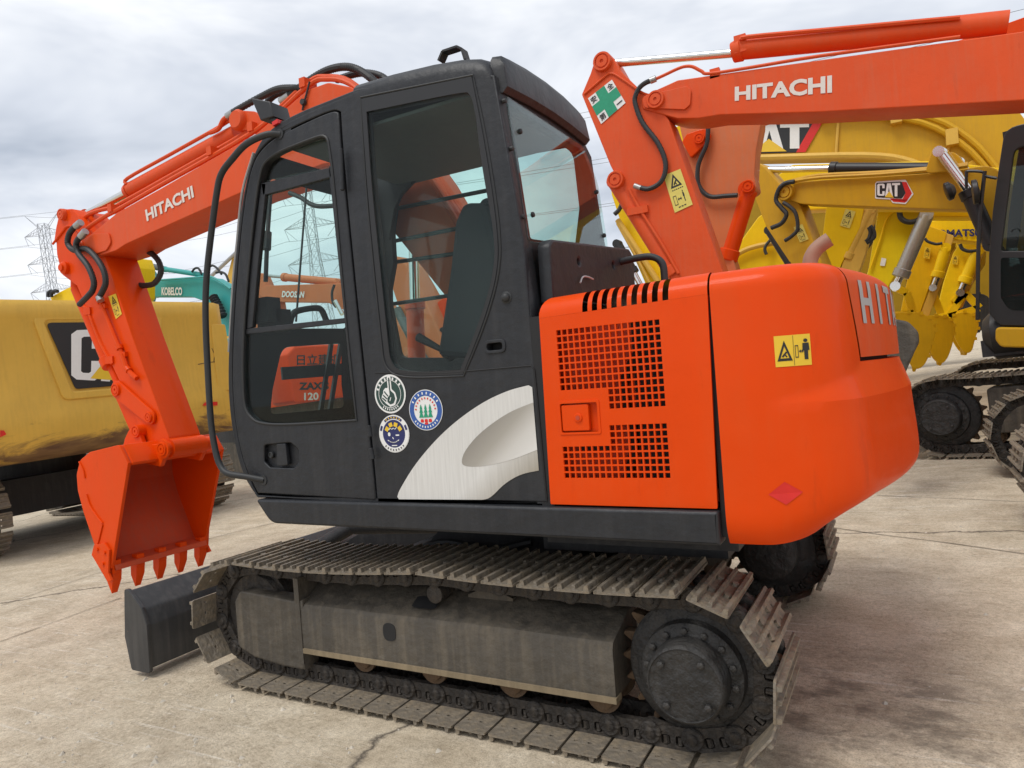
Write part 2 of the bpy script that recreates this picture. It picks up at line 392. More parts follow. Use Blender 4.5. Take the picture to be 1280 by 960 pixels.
class MB:
    def __init__(self):
        self.v, self.f = [], []
    def add(self, verts, faces):
        k = len(self.v)
        self.v += [tuple(p) for p in verts]
        self.f += [tuple(i + k for i in f) for f in faces]
        return self
    def box(self, x0, x1, y0, y1, z0, z1):
        v = [(x, y, z) for z in (z0, z1) for y in (y0, y1) for x in (x0, x1)]
        return self.add(v, [(0, 2, 3, 1), (4, 5, 7, 6), (0, 1, 5, 4), (2, 6, 7, 3), (0, 4, 6, 2), (1, 3, 7, 5)])
    def bar(self, p0, p1, w, h, up=(0, 0, 1)):
        p0, p1 = Vector(p0), Vector(p1)
        d = (p1 - p0).normalized()
        s = d.cross(Vector(up))
        if s.length < 1e-4:
            s = d.cross(Vector((0, 1, 0)))
        s.normalize()
        u = s.cross(d)
        v = [p + s * a * w / 2 + u * c * h / 2 for p in (p0, p1) for a, c in ((-1, -1), (1, -1), (1, 1), (-1, 1))]
        return self.add(v, [(3, 2, 1, 0), (4, 5, 6, 7), (0, 1, 5, 4), (1, 2, 6, 5), (2, 3, 7, 6), (3, 0, 4, 7)])
    def lathe(self, p0, axis, prof, n=24, caps=True):
        """prof: list of (distance along axis, radius)"""
        p0, a = Vector(p0), Vector(axis).normalized()
        s = a.cross(Vector((0, 0, 1)))
        if s.length < 1e-3:
            s = a.cross(Vector((0, 1, 0)))
        s.normalize()
        u = a.cross(s)
        v = []
        for t, r in prof:
            for i in range(n):
                an = 2 * math.pi * i / n
                v.append(p0 + a * t + (s * math.cos(an) + u * math.sin(an)) * r)
        f = []
        for j in range(len(prof) - 1):
            for i in range(n):
                k = (i + 1) % n
                f.append((j * n + i, j * n + k, (j + 1) * n + k, (j + 1) * n + i))
        if caps:
            f.append(tuple(range(n - 1, -1, -1)))
            f.append(tuple((len(prof) - 1) * n + i for i in range(n)))
        return self.add(v, f)
    def cyl(self, p0, p1, r, r1=None, n=20, bev=0.0):
        p0, p1 = Vector(p0), Vector(p1)
        L = (p1 - p0).length
        r1 = r if r1 is None else r1
        prof = [(0, r), (L, r1)]
        if bev:
            prof = [(0, r - bev), (bev, r), (L - bev, r1), (L, r1 - bev)]
        return self.lathe(p0, p1 - p0, prof, n)
    def tube(self, pts, r, n=8, sub=6, smooth=True, rib=0.0):
        pts = [Vector(p) for p in pts]
        if smooth and len(pts) > 2:
            q = []
            ext = [pts[0] * 2 - pts[1]] + pts + [pts[-1] * 2 - pts[-2]]
            for i in range(1, len(ext) - 2):
                a, b, c, d = ext[i - 1:i + 3]
                for k in range(sub):
                    t = k / sub
                    q.append(0.5 * ((2 * b) + (c - a) * t + (2 * a - 5 * b + 4 * c - d) * t * t + (3 * b - a - 3 * c + d) * t ** 3))
            q.append(pts[-1])
            pts = q
        v, f = [], []
        prev = None
        m = len(pts)
        for i, p in enumerate(pts):
            d = (pts[min(i + 1, m - 1)] - pts[max(i - 1, 0)]).normalized()
            if prev is None:
                s = d.cross(Vector((0, 0, 1)))
                if s.length < 0.05:
                    s = d.cross(Vector((0, 1, 0)))
            else:
                s = prev - d * prev.dot(d)
            s.normalize()
            prev = s
            u = d.cross(s)
            rr = r * (1 + (rib if i % 2 else -rib))
            for k in range(n):
                an = 2 * math.pi * k / n
                v.append(p + (s * math.cos(an) + u * math.sin(an)) * rr)
        for i in range(m - 1):
            for k in range(n):
                j = (k + 1) % n
                f.append((i * n + k, i * n + j, (i + 1) * n + j, (i + 1) * n + k))
        f.append(tuple(range(n - 1, -1, -1)))
        f.append(tuple((m - 1) * n + k for k in range(n)))
        return self.add(v, f)
    def loft(self, rings, closed=True, caps=True):
        n = len(rings[0])
        v = [p for r in rings for p in r]
        f = []
        for j in range(len(rings) - 1):
            for i in range(n if closed else n - 1):
                k = (i + 1) % n
                f.append((j * n + i, j * n + k, (j + 1) * n + k, (j + 1) * n + i))
        if caps and closed:
            f.append(tuple(range(n - 1, -1, -1)))
            f.append(tuple((len(rings) - 1) * n + i for i in range(n)))
        return self.add(v, f)
    def build(self, name, mat, parent=None, sharp=38):
        me = bpy.data.meshes.new(name)
        me.from_pydata(self.v, [], self.f)
        me.update()
        bm = bmesh.new()
        bm.from_mesh(me)
        bmesh.ops.recalc_face_normals(bm, faces=bm.faces)
        bm.to_mesh(me)
        bm.free()
        me.polygons.foreach_set('use_smooth', [True] * len(me.polygons))
        me.set_sharp_from_angle(angle=R(sharp))
        return link_mesh(name, me, mat, parent)

def fillet(pts, rad, n=5, only=None):
    """round the corners of a closed polygon"""
    out = []
    m = len(pts)
    for i, p in enumerate(pts):
        r = rad[i] if isinstance(rad, (list, tuple)) else rad
        p = Vector(p[:2])
        a, b = Vector(pts[i - 1][:2]), Vector(pts[(i + 1) % m][:2])
        da, db = a - p, b - p
        la, lb = da.length, db.length
        if r <= 0 or la < 1e-6 or lb < 1e-6:
            out.append((p.x, p.y)); continue
        da /= la; db /= lb
        cosang = max(-1, min(1, da.dot(db)))
        half = math.acos(cosang) / 2
        if half > 1.5:
            out.append((p.x, p.y)); continue
        t = min(r / math.tan(half), la * 0.48, lb * 0.48)
        s, e2 = p + da * t, p + db * t
        for k in range(n + 1):
            q = k / n
            w = s * (1 - q) ** 2 + p * 2 * q * (1 - q) + e2 * q * q
            out.append((w.x, w.y))
    return out

def chaikin(pts, n=3, sharp=()):
    """corner cutting; indices in sharp stay corners"""
    cur = [(p[0], p[1], i in sharp) for i, p in enumerate(pts)]
    for _ in range(n):
        out = []
        m = len(cur)
        for i in range(m):
            a, p, b = cur[i - 1], cur[i], cur[(i + 1) % m]
            if p[2]:
                out.append(p)
            else:
                out.append((p[0] * .75 + a[0] * .25, p[1] * .75 + a[1] * .25, False))
                out.append((p[0] * .75 + b[0] * .25, p[1] * .75 + b[1] * .25, False))
        cur = out
    return [(p[0], p[1]) for p in cur]

def fill2d(pts, holes=(), depth=0.0, bev=0.0, bres=1):
    """2D outline with holes -> verts (u, v, w in [0, depth]) and faces"""
    cu = bpy.data.curves.new('outline', 'CURVE')
    cu.dimensions = '2D'
    cu.fill_mode = 'BOTH'
    cu.extrude = max(0.0, depth / 2 - bev)
    cu.bevel_depth = bev
    cu.bevel_resolution = bres
    cu.offset = -bev
    for ring in [pts] + list(holes):
        s = cu.splines.new('POLY')
        s.points.add(len(ring) - 1)
        for q, p in zip(s.points, ring):
            q.co = (p[0], p[1], 0, 1)
        s.use_cyclic_u = True
    o = bpy.data.objects.new('outline', cu)
    me = o.to_mesh()
    v = [(p.co.x, p.co.y, p.co.z + depth / 2) for p in me.vertices]
    f = [tuple(p.vertices) for p in me.polygons]
    o.to_mesh_clear()
    bpy.data.objects.remove(o)
    bpy.data.curves.remove(cu)
    return v, f

def plate(name, pts, a0, a1, mat, parent=None, holes=(), bev=0.004, axis='y', sharp=38, bres=1):
    v, f = fill2d(pts, holes, abs(a1 - a0), bev, bres)
    lo = min(a0, a1)
    if axis == 'y':
        v = [(p[0], lo + p[2], p[1]) for p in v]
    elif axis == 'x':
        v = [(lo + p[2], p[0], p[1]) for p in v]
    else:
        v = [(p[0], p[1], lo + p[2]) for p in v]
    mb = MB(); mb.add(v, f)
    return mb.build(name, mat, parent, sharp)

def plate_into(mb, pts, a0, a1, holes=(), bev=0.0, axis='y'):
    v, f = fill2d(pts, holes, abs(a1 - a0), bev, 1)
    lo = min(a0, a1)
    if axis == 'y':
        v = [(p[0], lo + p[2], p[1]) for p in v]
    elif axis == 'x':
        v = [(lo + p[2], p[0], p[1]) for p in v]
    else:
        v = [(p[0], p[1], lo + p[2]) for p in v]
    return mb.add(v, f)

def circle(cx, cy, r, n=24, a0=0.0):
    return [(cx + r * math.cos(a0 + 2 * math.pi * i / n), cy + r * math.sin(a0 + 2 * math.pi * i / n)) for i in range(n)]

def oval(cx, cy, w, h, n=6):
    return fillet([(cx - w / 2, cy - h / 2), (cx + w / 2, cy - h / 2), (cx + w / 2, cy + h / 2), (cx - w / 2, cy + h / 2)], min(w, h) * 0.45, n)

def at_y(pts, y):
    return [(p[0], y, p[1]) for p in pts]

FONT_CACHE = {}
def text2d(s, bold=0.02, shear=0.0):
    key = (s, bold, shear)
    if key in FONT_CACHE:
        return FONT_CACHE[key]
    cu = bpy.data.curves.new('lettering', 'FONT')
    cu.body = s
    cu.offset = bold
    cu.shear = shear
    cu.resolution_u = 3
    o = bpy.data.objects.new('lettering', cu)
    me = o.to_mesh()
    v = [(p.co.x, p.co.y) for p in me.vertices]
    f = [tuple(p.vertices) for p in me.polygons]
    o.to_mesh_clear()
    bpy.data.objects.remove(o)
    bpy.data.curves.remove(cu)
    x0, x1 = min(p[0] for p in v), max(p[0] for p in v)
    y0, y1 = min(p[1] for p in v), max(p[1] for p in v)
    v = [((p[0] - x0) / (x1 - x0), (p[1] - y0) / (y1 - y0)) for p in v]
    FONT_CACHE[key] = (v, f)
    return v, f

def quad_map(q):
    """q: four 3D corners bl, br, tr, tl -> function (u, v, lift)"""
    a, b, c, d = [Vector(p) for p in q]
    nrm = (b - a).cross(d - a).normalized()
    def fn(u, v, lift=0.0):
        return a * (1 - u) * (1 - v) + b * u * (1 - v) + c * u * v + d * (1 - u) * v + nrm * lift
    return fn

def print2d(name, fn, v, f, mat, parent, lift=0.002, sub=0):
    mb = MB()
    mb.add([fn(p[0], p[1], lift) for p in v], f)
    me = bpy.data.meshes.new(name)
    me.from_pydata(mb.v, [], mb.f)
    me.update()
    return link_mesh(name, me, mat, parent)

def lettering(s, fn, mat, parent, bold=0.02, lift=0.003, shear=0.0, box=(0, 0, 1, 1), name='lettering'):
    v, f = text2d(s, bold, shear)
    x0, y0, x1, y1 = box
    v = [(x0 + p[0] * (x1 - x0), y0 + p[1] * (y1 - y0)) for p in v]
    return print2d(name, fn, v, f, mat, parent, lift)

def poly_print(pts, fn, mat, parent, lift=0.003, holes=(), name='print'):
    v, f = fill2d(pts, holes, 0.0, 0.0)
    # keep one layer only
    return print2d(name, fn, [(p[0], p[1]) for p in v], f, mat, parent, lift)

def grid_print(name, fn, mat, parent, nu=6, nv=4, lift=0.0015, box=(0, 0, 1, 1)):
    x0, y0, x1, y1 = box
    v = [(x0 + (x1 - x0) * i / nu, y0 + (y1 - y0) * j / nv) for j in range(nv + 1) for i in range(nu + 1)]
    f = [(j * (nu + 1) + i, j * (nu + 1) + i + 1, (j + 1) * (nu + 1) + i + 1, (j + 1) * (nu + 1) + i) for j in range(nv) for i in range(nu)]
    return print2d(name, fn, v, f, mat, parent, lift)

def many(items, fn, mat, parent, lift, name='print'):
    """several flat shapes as one printed mesh"""
    V, F = [], []
    for pts, holes in items:
        v, f = fill2d(pts, holes, 0.0, 0.0)
        k = len(V)
        V += [(p[0], p[1]) for p in v]
        F += [tuple(i + k for i in q) for q in f]
    return print2d(name, fn, V, F, mat, parent, lift)

def stroke(a, b, w):
    a, b = Vector(a), Vector(b)
    d = (b - a).normalized() * w / 2
    n = Vector((-d.y, d.x))
    return [tuple(a - d - n), tuple(b + d - n), tuple(b + d + n), tuple(a - d + n)]

def person_shapes(cx, cy, h):
    return [(circle(cx, cy + h * 0.42, h * 0.09, 10), ()),
            ([(cx - h * .13, cy + h * .30), (cx + h * .13, cy + h * .30), (cx + h * .15, cy - h * .06), (cx + h * .08, cy - h * .06), (cx + h * .08, cy - h * .5), (cx - h * .08, cy - h * .5), (cx - h * .08, cy - h * .06), (cx - h * .15, cy - h * .06)], ())]

def arrow_shapes(x0, x1, y, w):
    return [([(x0, y), (x0 + w, y + w), (x0 + w, y + w * .3), (x1 - w, y + w * .3), (x1 - w, y + w), (x1, y), (x1 - w, y - w), (x1 - w, y - w * .3), (x0 + w, y - w * .3), (x0 + w, y - w)], ())]

def warning_decal(parent, fn, tall=False, mat='yellow_print', asp=1.5):
    """yellow crush warning: triangle with a hand, keep-clear pictogram with arrow and person"""
    d = grid_print('warning_decal', fn, mat, parent)
    if tall:
        tri = [(.18, .60), (.82, .60), (.5, .95)]
        tin = [(.31, .645), (.69, .645), (.5, .855)]
        items = [(tri, (tin,)), (stroke((.42, .68), (.56, .76), .05), ()), (stroke((.55, .67), (.47, .72), .04), ())]
        items += [(stroke((.22 + .11 * i, .54), (.27 + .11 * i, .54), .025), ()) for i in range(6)]
        items += person_shapes(.72, .32, .30) + arrow_shapes(.36, .58, .28, .05)
        bx = [(.14, .15), (.32, .15), (.32, .40), (.14, .40)]
        bi = [(.165, .17), (.295, .17), (.295, .38), (.165, .38)]
        items += [(bx, (bi,))]
        items += [(stroke((.30 + .15 * i, .08), (.38 + .15 * i, .08), .03), ()) for i in range(3)]
    else:
        tri = [(.06, .18), (.48, .18), (.27, .84)]
        tin = [(.145, .265), (.395, .265), (.27, .66)]
        items = [(tri, (tin,)), (stroke((.22, .33), (.31, .45), .05), ()), (stroke((.32, .32), (.26, .40), .04), ())]
        items += person_shapes(.86, .52, .66) + arrow_shapes(.66, .80, .46, .055)
        bx = [(.56, .26), (.65, .26), (.65, .66), (.56, .66)]
        bi = [(.575, .29), (.635, .29), (.635, .63), (.575, .63)]
        items += [(bx, (bi,)), ([(.515, .02), (.525, .02), (.525, .98), (.515, .98)], ())]
    many(items, fn, 'black_print', d, 0.003)
    return d

def thing(name, label, cat, mat4=None, group=None):
    o = bpy.data.objects.new(name, None)
    o.empty_display_size = 0.3
    COL.objects.link(o)
    if mat4 is not None:
        o.matrix_world = Matrix(mat4)
    o['label'] = label
    o['category'] = cat
    if group:
        o['group'] = group
    return o

def struct(o):
    o['kind'] = 'structure'
    return o

# ------------------------------------------------------------ the yard
GS = 0.063
def gz(x, y):
    r = (x - 1.2) * 0.876 + (y - 1.25) * 0.482
    f = lambda t: (t + math.sqrt(t * t + 1.0)) / 2
    return GS * (f(r - 2.8) - f(-r - 2.8)) + 0.016

def warp(n, near, far):
    out = []
    k = math.asinh(far / near)
    for i in range(-n, n + 1):
        out.append(near * math.sinh(k * i / n))
    return out
gx = [1.0 + t for t in warp(60, 3.0, 900)]
gy = [2.0 + t for t in warp(60, 3.0, 900)]
def gzf(x, y):
    d = math.hypot(x - 1, y - 2)
    z = gz(x, y)
    if d > 220:                                  # the slope of the yard levels off far away
        z = gz(1 + (x - 1) * 220 / d, 2 + (y - 2) * 220 / d)
    return z
mb = MB()
mb.add([(x, y, gzf(x, y)) for y in gy for x in gx],
       [(j * 121 + i, j * 121 + i + 1, (j + 1) * 121 + i + 1, (j + 1) * 121 + i) for j in range(120) for i in range(120)])
ground = struct(mb.build('ground', 'yard_concrete'))
def pebbles():
    rnd = random.Random(11)
    mb = MB()
    for _ in range(900):
        x, y = rnd.uniform(-2.2, 3.6), rnd.uniform(-1.9, .0) if rnd.random() < .75 else rnd.uniform(0, 5)
        if -.5 < x < 2.9 and y > -.03:
            continue
        r = .005 + .014 * rnd.random() ** 3
        z = gz(x, y)
        v = []
        for i in range(5):
            a = 2 * math.pi * i / 5 + rnd.random()
            v.append((x + r * math.cos(a) * rnd.uniform(.7, 1.3), y + r * math.sin(a) * rnd.uniform(.7, 1.3), z - .001))
        v.append((x + rnd.uniform(-.3, .3) * r, y, z + r * rnd.uniform(.5, 1.0)))
        mb.add(v, [(i, (i + 1) % 5, 5) for i in range(5)])
    o = mb.build('gravel', 'pebble')
    o['kind'] = 'stuff'
    o['label'] = 'small pale chips and grit scattered on the concrete'
pebbles()
ground['label'] = 'worn pale concrete yard with drag streaks and cracks'

def joint(pts, w):
    mb = MB()
    v, f = [], []
    P = []
    for a, b in zip(pts[:-1], pts[1:]):
        for k in range(24):
            t = k / 24
            P.append((a[0] + (b[0] - a[0]) * t, a[1] + (b[1] - a[1]) * t))
    P.append(pts[-1])
    dx, dy = pts[-1][0] - pts[0][0], pts[-1][1] - pts[0][1]
    L = math.hypot(dx, dy)
    nx, ny = -dy / L, dx / L
    for i, p in enumerate(P):
        j = (noise.noise(Vector((p[0] * 1.3, p[1] * 1.3, 0))) * 0.03)
        ww = w * (0.6 + 0.5 * noise.noise(Vector((p[0] * 4, p[1] * 4, 3))))
        for s in (-1, 1):
            x, y = p[0] + nx * (j + s * ww), p[1] + ny * (j + s * ww)
            v.append((x, y, gz(x, y) + 0.006))
    f = [(2 * i, 2 * i + 1, 2 * i + 3, 2 * i + 2) for i in range(len(P) - 1)]
    mb.add(v, f)
    o = struct(mb.build('slab_joint', 'joint_tar'))
    o['label'] = 'dark joint line between two concrete slabs'
    return o
joint([(-4.333, 2.099), (-3.593, 4.358)], 0.008)
joint([(-3.889, 0.715), (-4.016, 1.647), (-4.018, 2.992)], 0.007)
joint([(-2.593, 0.100), (-2.649, 0.766), (-2.661, 1.042)], 0.008)
joint([(2.9, 5.6), (5.4, 4.6)], 0.008)
joint([(2.4, 4.33), (6.0, 2.2)], 0.008)
joint([(3.0, 9.6), (9.0, 8.6)], 0.02)

# ------------------------------------------------------------ crawler tracks (shared by every machine)
def track_path(xi, xs, zb, ri, rs, sag):
    """closed line of pin centres: bottom run, sprocket, sagging top run, idler"""
    pts = []
    n = 60
    for i in range(n):
        t = i / n
        pts.append((xi + (xs - xi) * t, zb))
    for i in range(30):
        a = -math.pi / 2 + math.pi * i / 30
        pts.append((xs + rs * math.cos(a), zb + rs + rs * math.sin(a)))
    for i in range(n):
        t = i / n
        z = zb + 2 * rs + (2 * ri - 2 * rs) * t
        u = (t * 2) % 1.0
        z -= sag[0 if t < 0.5 else 1] * 4 * u * (1 - u)
        z += sag[2] * math.sin(math.pi * t)
        pts.append((xs + (xi - xs) * t, z))
    for i in range(30):
        a = math.pi / 2 + math.pi * i / 30
        pts.append((xi + ri * math.cos(a), zb + ri + ri * math.sin(a)))
    return pts

def resample(pts, pitch, start):
    P = [Vector(p) for p in pts] + [Vector(pts[0])]
    cum = [0]
    for a, b in zip(P[:-1], P[1:]):
        cum.append(cum[-1] + (b - a).length)
    L = cum[-1]
    n = round(L / pitch)
    out, k = [], 0
    for i in range(n):
        s = (start + L * i / n) % L
        k = 0
        while cum[k + 1] < s:
            k += 1
        t = (s - cum[k]) / (cum[k + 1] - cum[k])
        out.append(P[k].lerp(P[k + 1], t))
    return out

def shoe_mesh(p, w, sc, detail=True):
    """triple-grouser shoe; local x along the chain, y across, z outward"""
    mb = MB()
    z0, z1 = 0.055 * sc, 0.064 * sc
    ov = 0.006 * sc
    outline = fillet([(-p / 2 - .003 * sc, 0), (p / 2 - 0.015 * sc, 0), (p / 2 - 0.015 * sc, w), (-p / 2 - .003 * sc, w)], 0.012 * sc, 2)
    holes = []
    if detail:
        for yy in (0.085 * w / .5, w - 0.085 * w / .5):
            for xx in (-0.022, 0.040):
                holes.append(oval(xx * sc, yy, 0.020 * sc, 0.013 * sc, 2))
    plate_into(mb, outline, z0, z1, holes, 0.0, 'z')
    g = [(-0.060, 0.029, .012), (-0.004, 0.026, .010), (0.054, 0.029, .012)]
    for xx, h, tk in g:
        x = xx * sc * p / (0.1715 * sc)
        a, b = tk * sc, tk * sc * 0.62
        prof = [(x - a, z1 - 0.002 * sc), (x + a, z1 - 0.002 * sc), (x + b, z0 + h * sc), (x - b, z0 + h * sc)]
        v = [(q[0], y, q[1]) for y in ((0.004, w - 0.004) if h > .0265 else (0.016 * sc, w - 0.016 * sc)) for q in prof]
        mb.add(v, [(0, 1, 2, 3), (7, 6, 5, 4), (0, 4, 5, 1), (1, 5, 6, 2), (2, 6, 7, 3), (3, 7, 4, 0)])
    if detail:   # four shoe bolts in the middle, seen between the grousers
        for xx in (-0.036, 0.027):
            for yy in (w / 2 - 0.075 * sc, w / 2 + 0.075 * sc):
                mb.lathe((xx * sc, yy, z1), (0, 0, 1), [(0, 0.016 * sc), (0.012 * sc, 0.015 * sc)], 6)
    me = mb.build('track_shoe', 'shoe_steel')
    return me

def link_mesh_for(p, w, sc):
    mb = MB()
    for s in (-1, 1):
        y0 = w / 2 + s * 0.078 * sc
        pts = []
        h = 0.046 * sc
        r = 0.040 * sc
        out = [(-r, -h * .3), (-r * .3, -h * .95), (p * .22, -h * .80), (p * .70, -h * .80), (p + r * .3, -h * 1.0), (p + r * 1.1, 0), (p + r * .5, h * .85), (p * .88, h * 1.2), (p * .12, h * 1.2), (-r * .6, h * .7)]
        out = fillet(out, 0.02 * sc, 2)
        holes = [fillet([(p * .20, 0), (p * .42, 0), (p * .42, h * .9), (p * .20, h * .9)], .012 * sc, 2),
                 fillet([(p * .54, 0), (p * .76, 0), (p * .76, h * .9), (p * .54, h * .9)], .012 * sc, 2)]
        plate_into(mb, out, y0 - 0.016 * sc, y0 + 0.016 * sc, holes, 0.0)
        mb.cyl((p, y0 - 0.028 * sc, 0), (p, y0 + 0.028 * sc, 0), 0.045 * sc, n=16, bev=.005 * sc)
        for q in (.31, .65):
            mb.cyl((p * q, y0 - 0.008 * sc, h * .12), (p * q, y0 - 0.008 * sc, h * .8), 0.012 * sc, n=6)
    mb.cyl((p, w / 2 - .112 * sc, 0), (p, w / 2 + .112 * sc, 0), 0.024 * sc, n=12, bev=.004 * sc)
    return mb.build('track_link', 'chain_steel')

def crawler(root, y0, w, xi, xs, zb, ri, rs, pitch, sc, sag=(0.03, 0.015, 0.0), start=0.0, links=True, proto=None, hub_out=-1, shoe_mat=None, frame=None, dark=None):
    """one track assembly; frame: the frame mesh object that carries the rest"""
    pins = resample(track_path(xi, xs, zb, ri, rs, sag), pitch, start)
    n = len(pins)
    P = sum((pins[(i + 1) % n] - pins[i]).length for i in range(n)) / n
    if proto is None:
        so = shoe_mesh(P, w, sc)
        lo = link_mesh_for(P, w, sc) if links else None
        if shoe_mat:
            so.data.materials[0] = MATS[shoe_mat]
        proto = [so.data, lo.data if lo else None]
        bpy.data.objects.remove(so)
        if lo:
            bpy.data.objects.remove(lo)
    for i in range(n):
        a, b = pins[i], pins[(i + 1) % n]
        d = (b - a).normalized()
        nrm = Vector((d.y, -d.x))       # outward for this winding
        c = (a + b) / 2
        ex = Vector((d.x, 0, d.y)); ez = Vector((nrm.x, 0, nrm.y)); ey = ez.cross(ex)
        flip = ey.y < 0
        if flip:
            ex = -ex; ey = ez.cross(ex)
        M = Matrix(((ex.x, ey.x, ez.x, c.x), (ex.y, ey.y, ez.y, y0), (ex.z, ey.z, ez.z, c.y), (0, 0, 0, 1)))
        o = link_mesh('track_shoe', proto[0], None, frame)
        o.matrix_local = M
        if proto[1]:
            s = a if not flip else b
            M2 = M.copy()
            M2.col[3] = (s.x, y0, s.y, 1)
            o = link_mesh('track_link', proto[1], None, frame)
            o.matrix_local = M2
    return proto

def sprocket_mesh(mb, cx, cz, y0, y1, r, teeth, depth):
    out = []
    for i in range(teeth):
        a = 2 * math.pi * i / teeth
        st = 2 * math.pi / teeth
        for da, rr in ((0.0, r - depth), (.18, r - depth), (.36, r - depth * .3), (.44, r), (.56, r), (.64, r - depth * .3), (.82, r - depth)):
            out.append((cx + rr * math.cos(a + da * st), cz + rr * math.sin(a + da * st)))
    plate_into(mb, out, y0, y1, (), 0.004)

def running_gear(frame, y0, w, xi, xs, zb, ri, rs, sc, nroll=5, side=-1, detail=True):
    """sprocket, final drive, idler, rollers as sub-parts; side -1: the outer face looks to -y"""
    yc = y0 + w / 2
    out = y0 if side < 0 else y0 + w
    s = side
    cz = zb + rs
    mb = MB()
    sprocket_mesh(mb, xs, cz, yc - 0.03 * sc, yc + 0.03 * sc, rs + 0.045 * sc, 21, 0.05 * sc)
    sp = mb.build('sprocket', 'rust', frame)
    mb = MB()
    q = lambda a: yc + s * a * sc
    prof = [(0, rs * .98), (0.05 * sc, rs * .98), (0.065 * sc, rs * .93), (0.075 * sc, rs * .74), (0.115 * sc, rs * .72), (0.125 * sc, rs * .66)]
    mb.lathe((xs, q(0.02), cz), (0, s, 0), prof, 40)
    mb.build('drive_flange', 'hub_black', frame)
    mb = MB()
    mb.lathe((xs, q(0.14), cz), (0, s, 0), [(0, rs * .56), (0.085 * sc, rs * .545), (0.1 * sc, rs * .52), (0.103 * sc, rs * .50), (0.099 * sc, rs * .49), (0.099 * sc, 0.001)], 40)
    mb.build('drive_cover', 'hub_black', frame)
    if detail:
        bolt = MB()
        bolt.lathe((0, 0, 0), (0, s, 0), [(0, .014 * sc), (.014 * sc, .014 * sc), (.016 * sc, .011 * sc)], 6)
        b0 = bolt.build('bolt', 'hub_black', frame)
        b0.location = (xs + rs * .625 * math.cos(.3), q(.142), cz + rs * .625 * math.sin(.3))
        for i in range(1, 14):
            a = .3 + 2 * math.pi * i / 14
            o = link_mesh('bolt', b0.data, None, frame)
            o.location = (xs + rs * .625 * math.cos(a), q(.142), cz + rs * .625 * math.sin(a))
        for a in (.9, 2.45, 4.0, 5.6):
            o = link_mesh('bolt', b0.data, None, frame)
            o.location = (xs + rs * .40 * math.cos(a), q(.236), cz + rs * .40 * math.sin(a))
    mb = MB()
    cz2 = zb + ri
    mb.lathe((xi, yc - .075 * sc, cz2), (0, 1, 0), [(0, ri * .80), (.03 * sc, ri * .84), (.03 * sc, ri * .92), (.12 * sc, ri * .92), (.12 * sc, ri * .84), (.15 * sc, ri * .80)], 36)
    for d in (-1, 1):
        mb.lathe((xi, yc + d * .075 * sc, cz2), (0, d, 0), [(0, ri * .35), (.05 * sc, ri * .33), (.06 * sc, ri * .28)], 20)
    mb.build('idler_wheel', 'chain_steel', frame)
    # bottom rollers
    first = None
    for i in range(nroll):
        x = xi + (xs - xi) * (0.14 + 0.70 * i / (nroll - 1))
        if first is None:
            mb = MB()
            rr = 0.068 * sc
            mb.lathe((0, -.115 * sc, 0), (0, 1, 0), [(0, .04 * sc), (0.005 * sc, rr * .8), (.02 * sc, rr * .86), (.022 * sc, rr * 1.12), (.045 * sc, rr * 1.12), (.05 * sc, rr * .85), (.18 * sc, rr * .85), (.185 * sc, rr * 1.12), (.208 * sc, rr * 1.12), (.21 * sc, rr * .86), (.225 * sc, rr * .8), (.23 * sc, .04 * sc)], 20)
            first = mb.build('track_roller', 'rust', frame)
            o = first
        else:
            o = link_mesh('track_roller', first.data, None, frame)
        o.location = (x, yc, zb + 0.052 * sc + 0.066 * sc)

# ------------------------------------------------------------ the orange excavator in the middle of the picture
EX = thing('excavator', 'orange and black excavator with three round stickers beside its cab door', 'excavator')
part = lambda name, mb, mat, parent=EX, **k: mb.build(name, mat, parent, **k)

TP = 0.1715
XI, XS, ZB, RI, RS = 0.0, 2.44, 0.107, 0.2625, 0.272

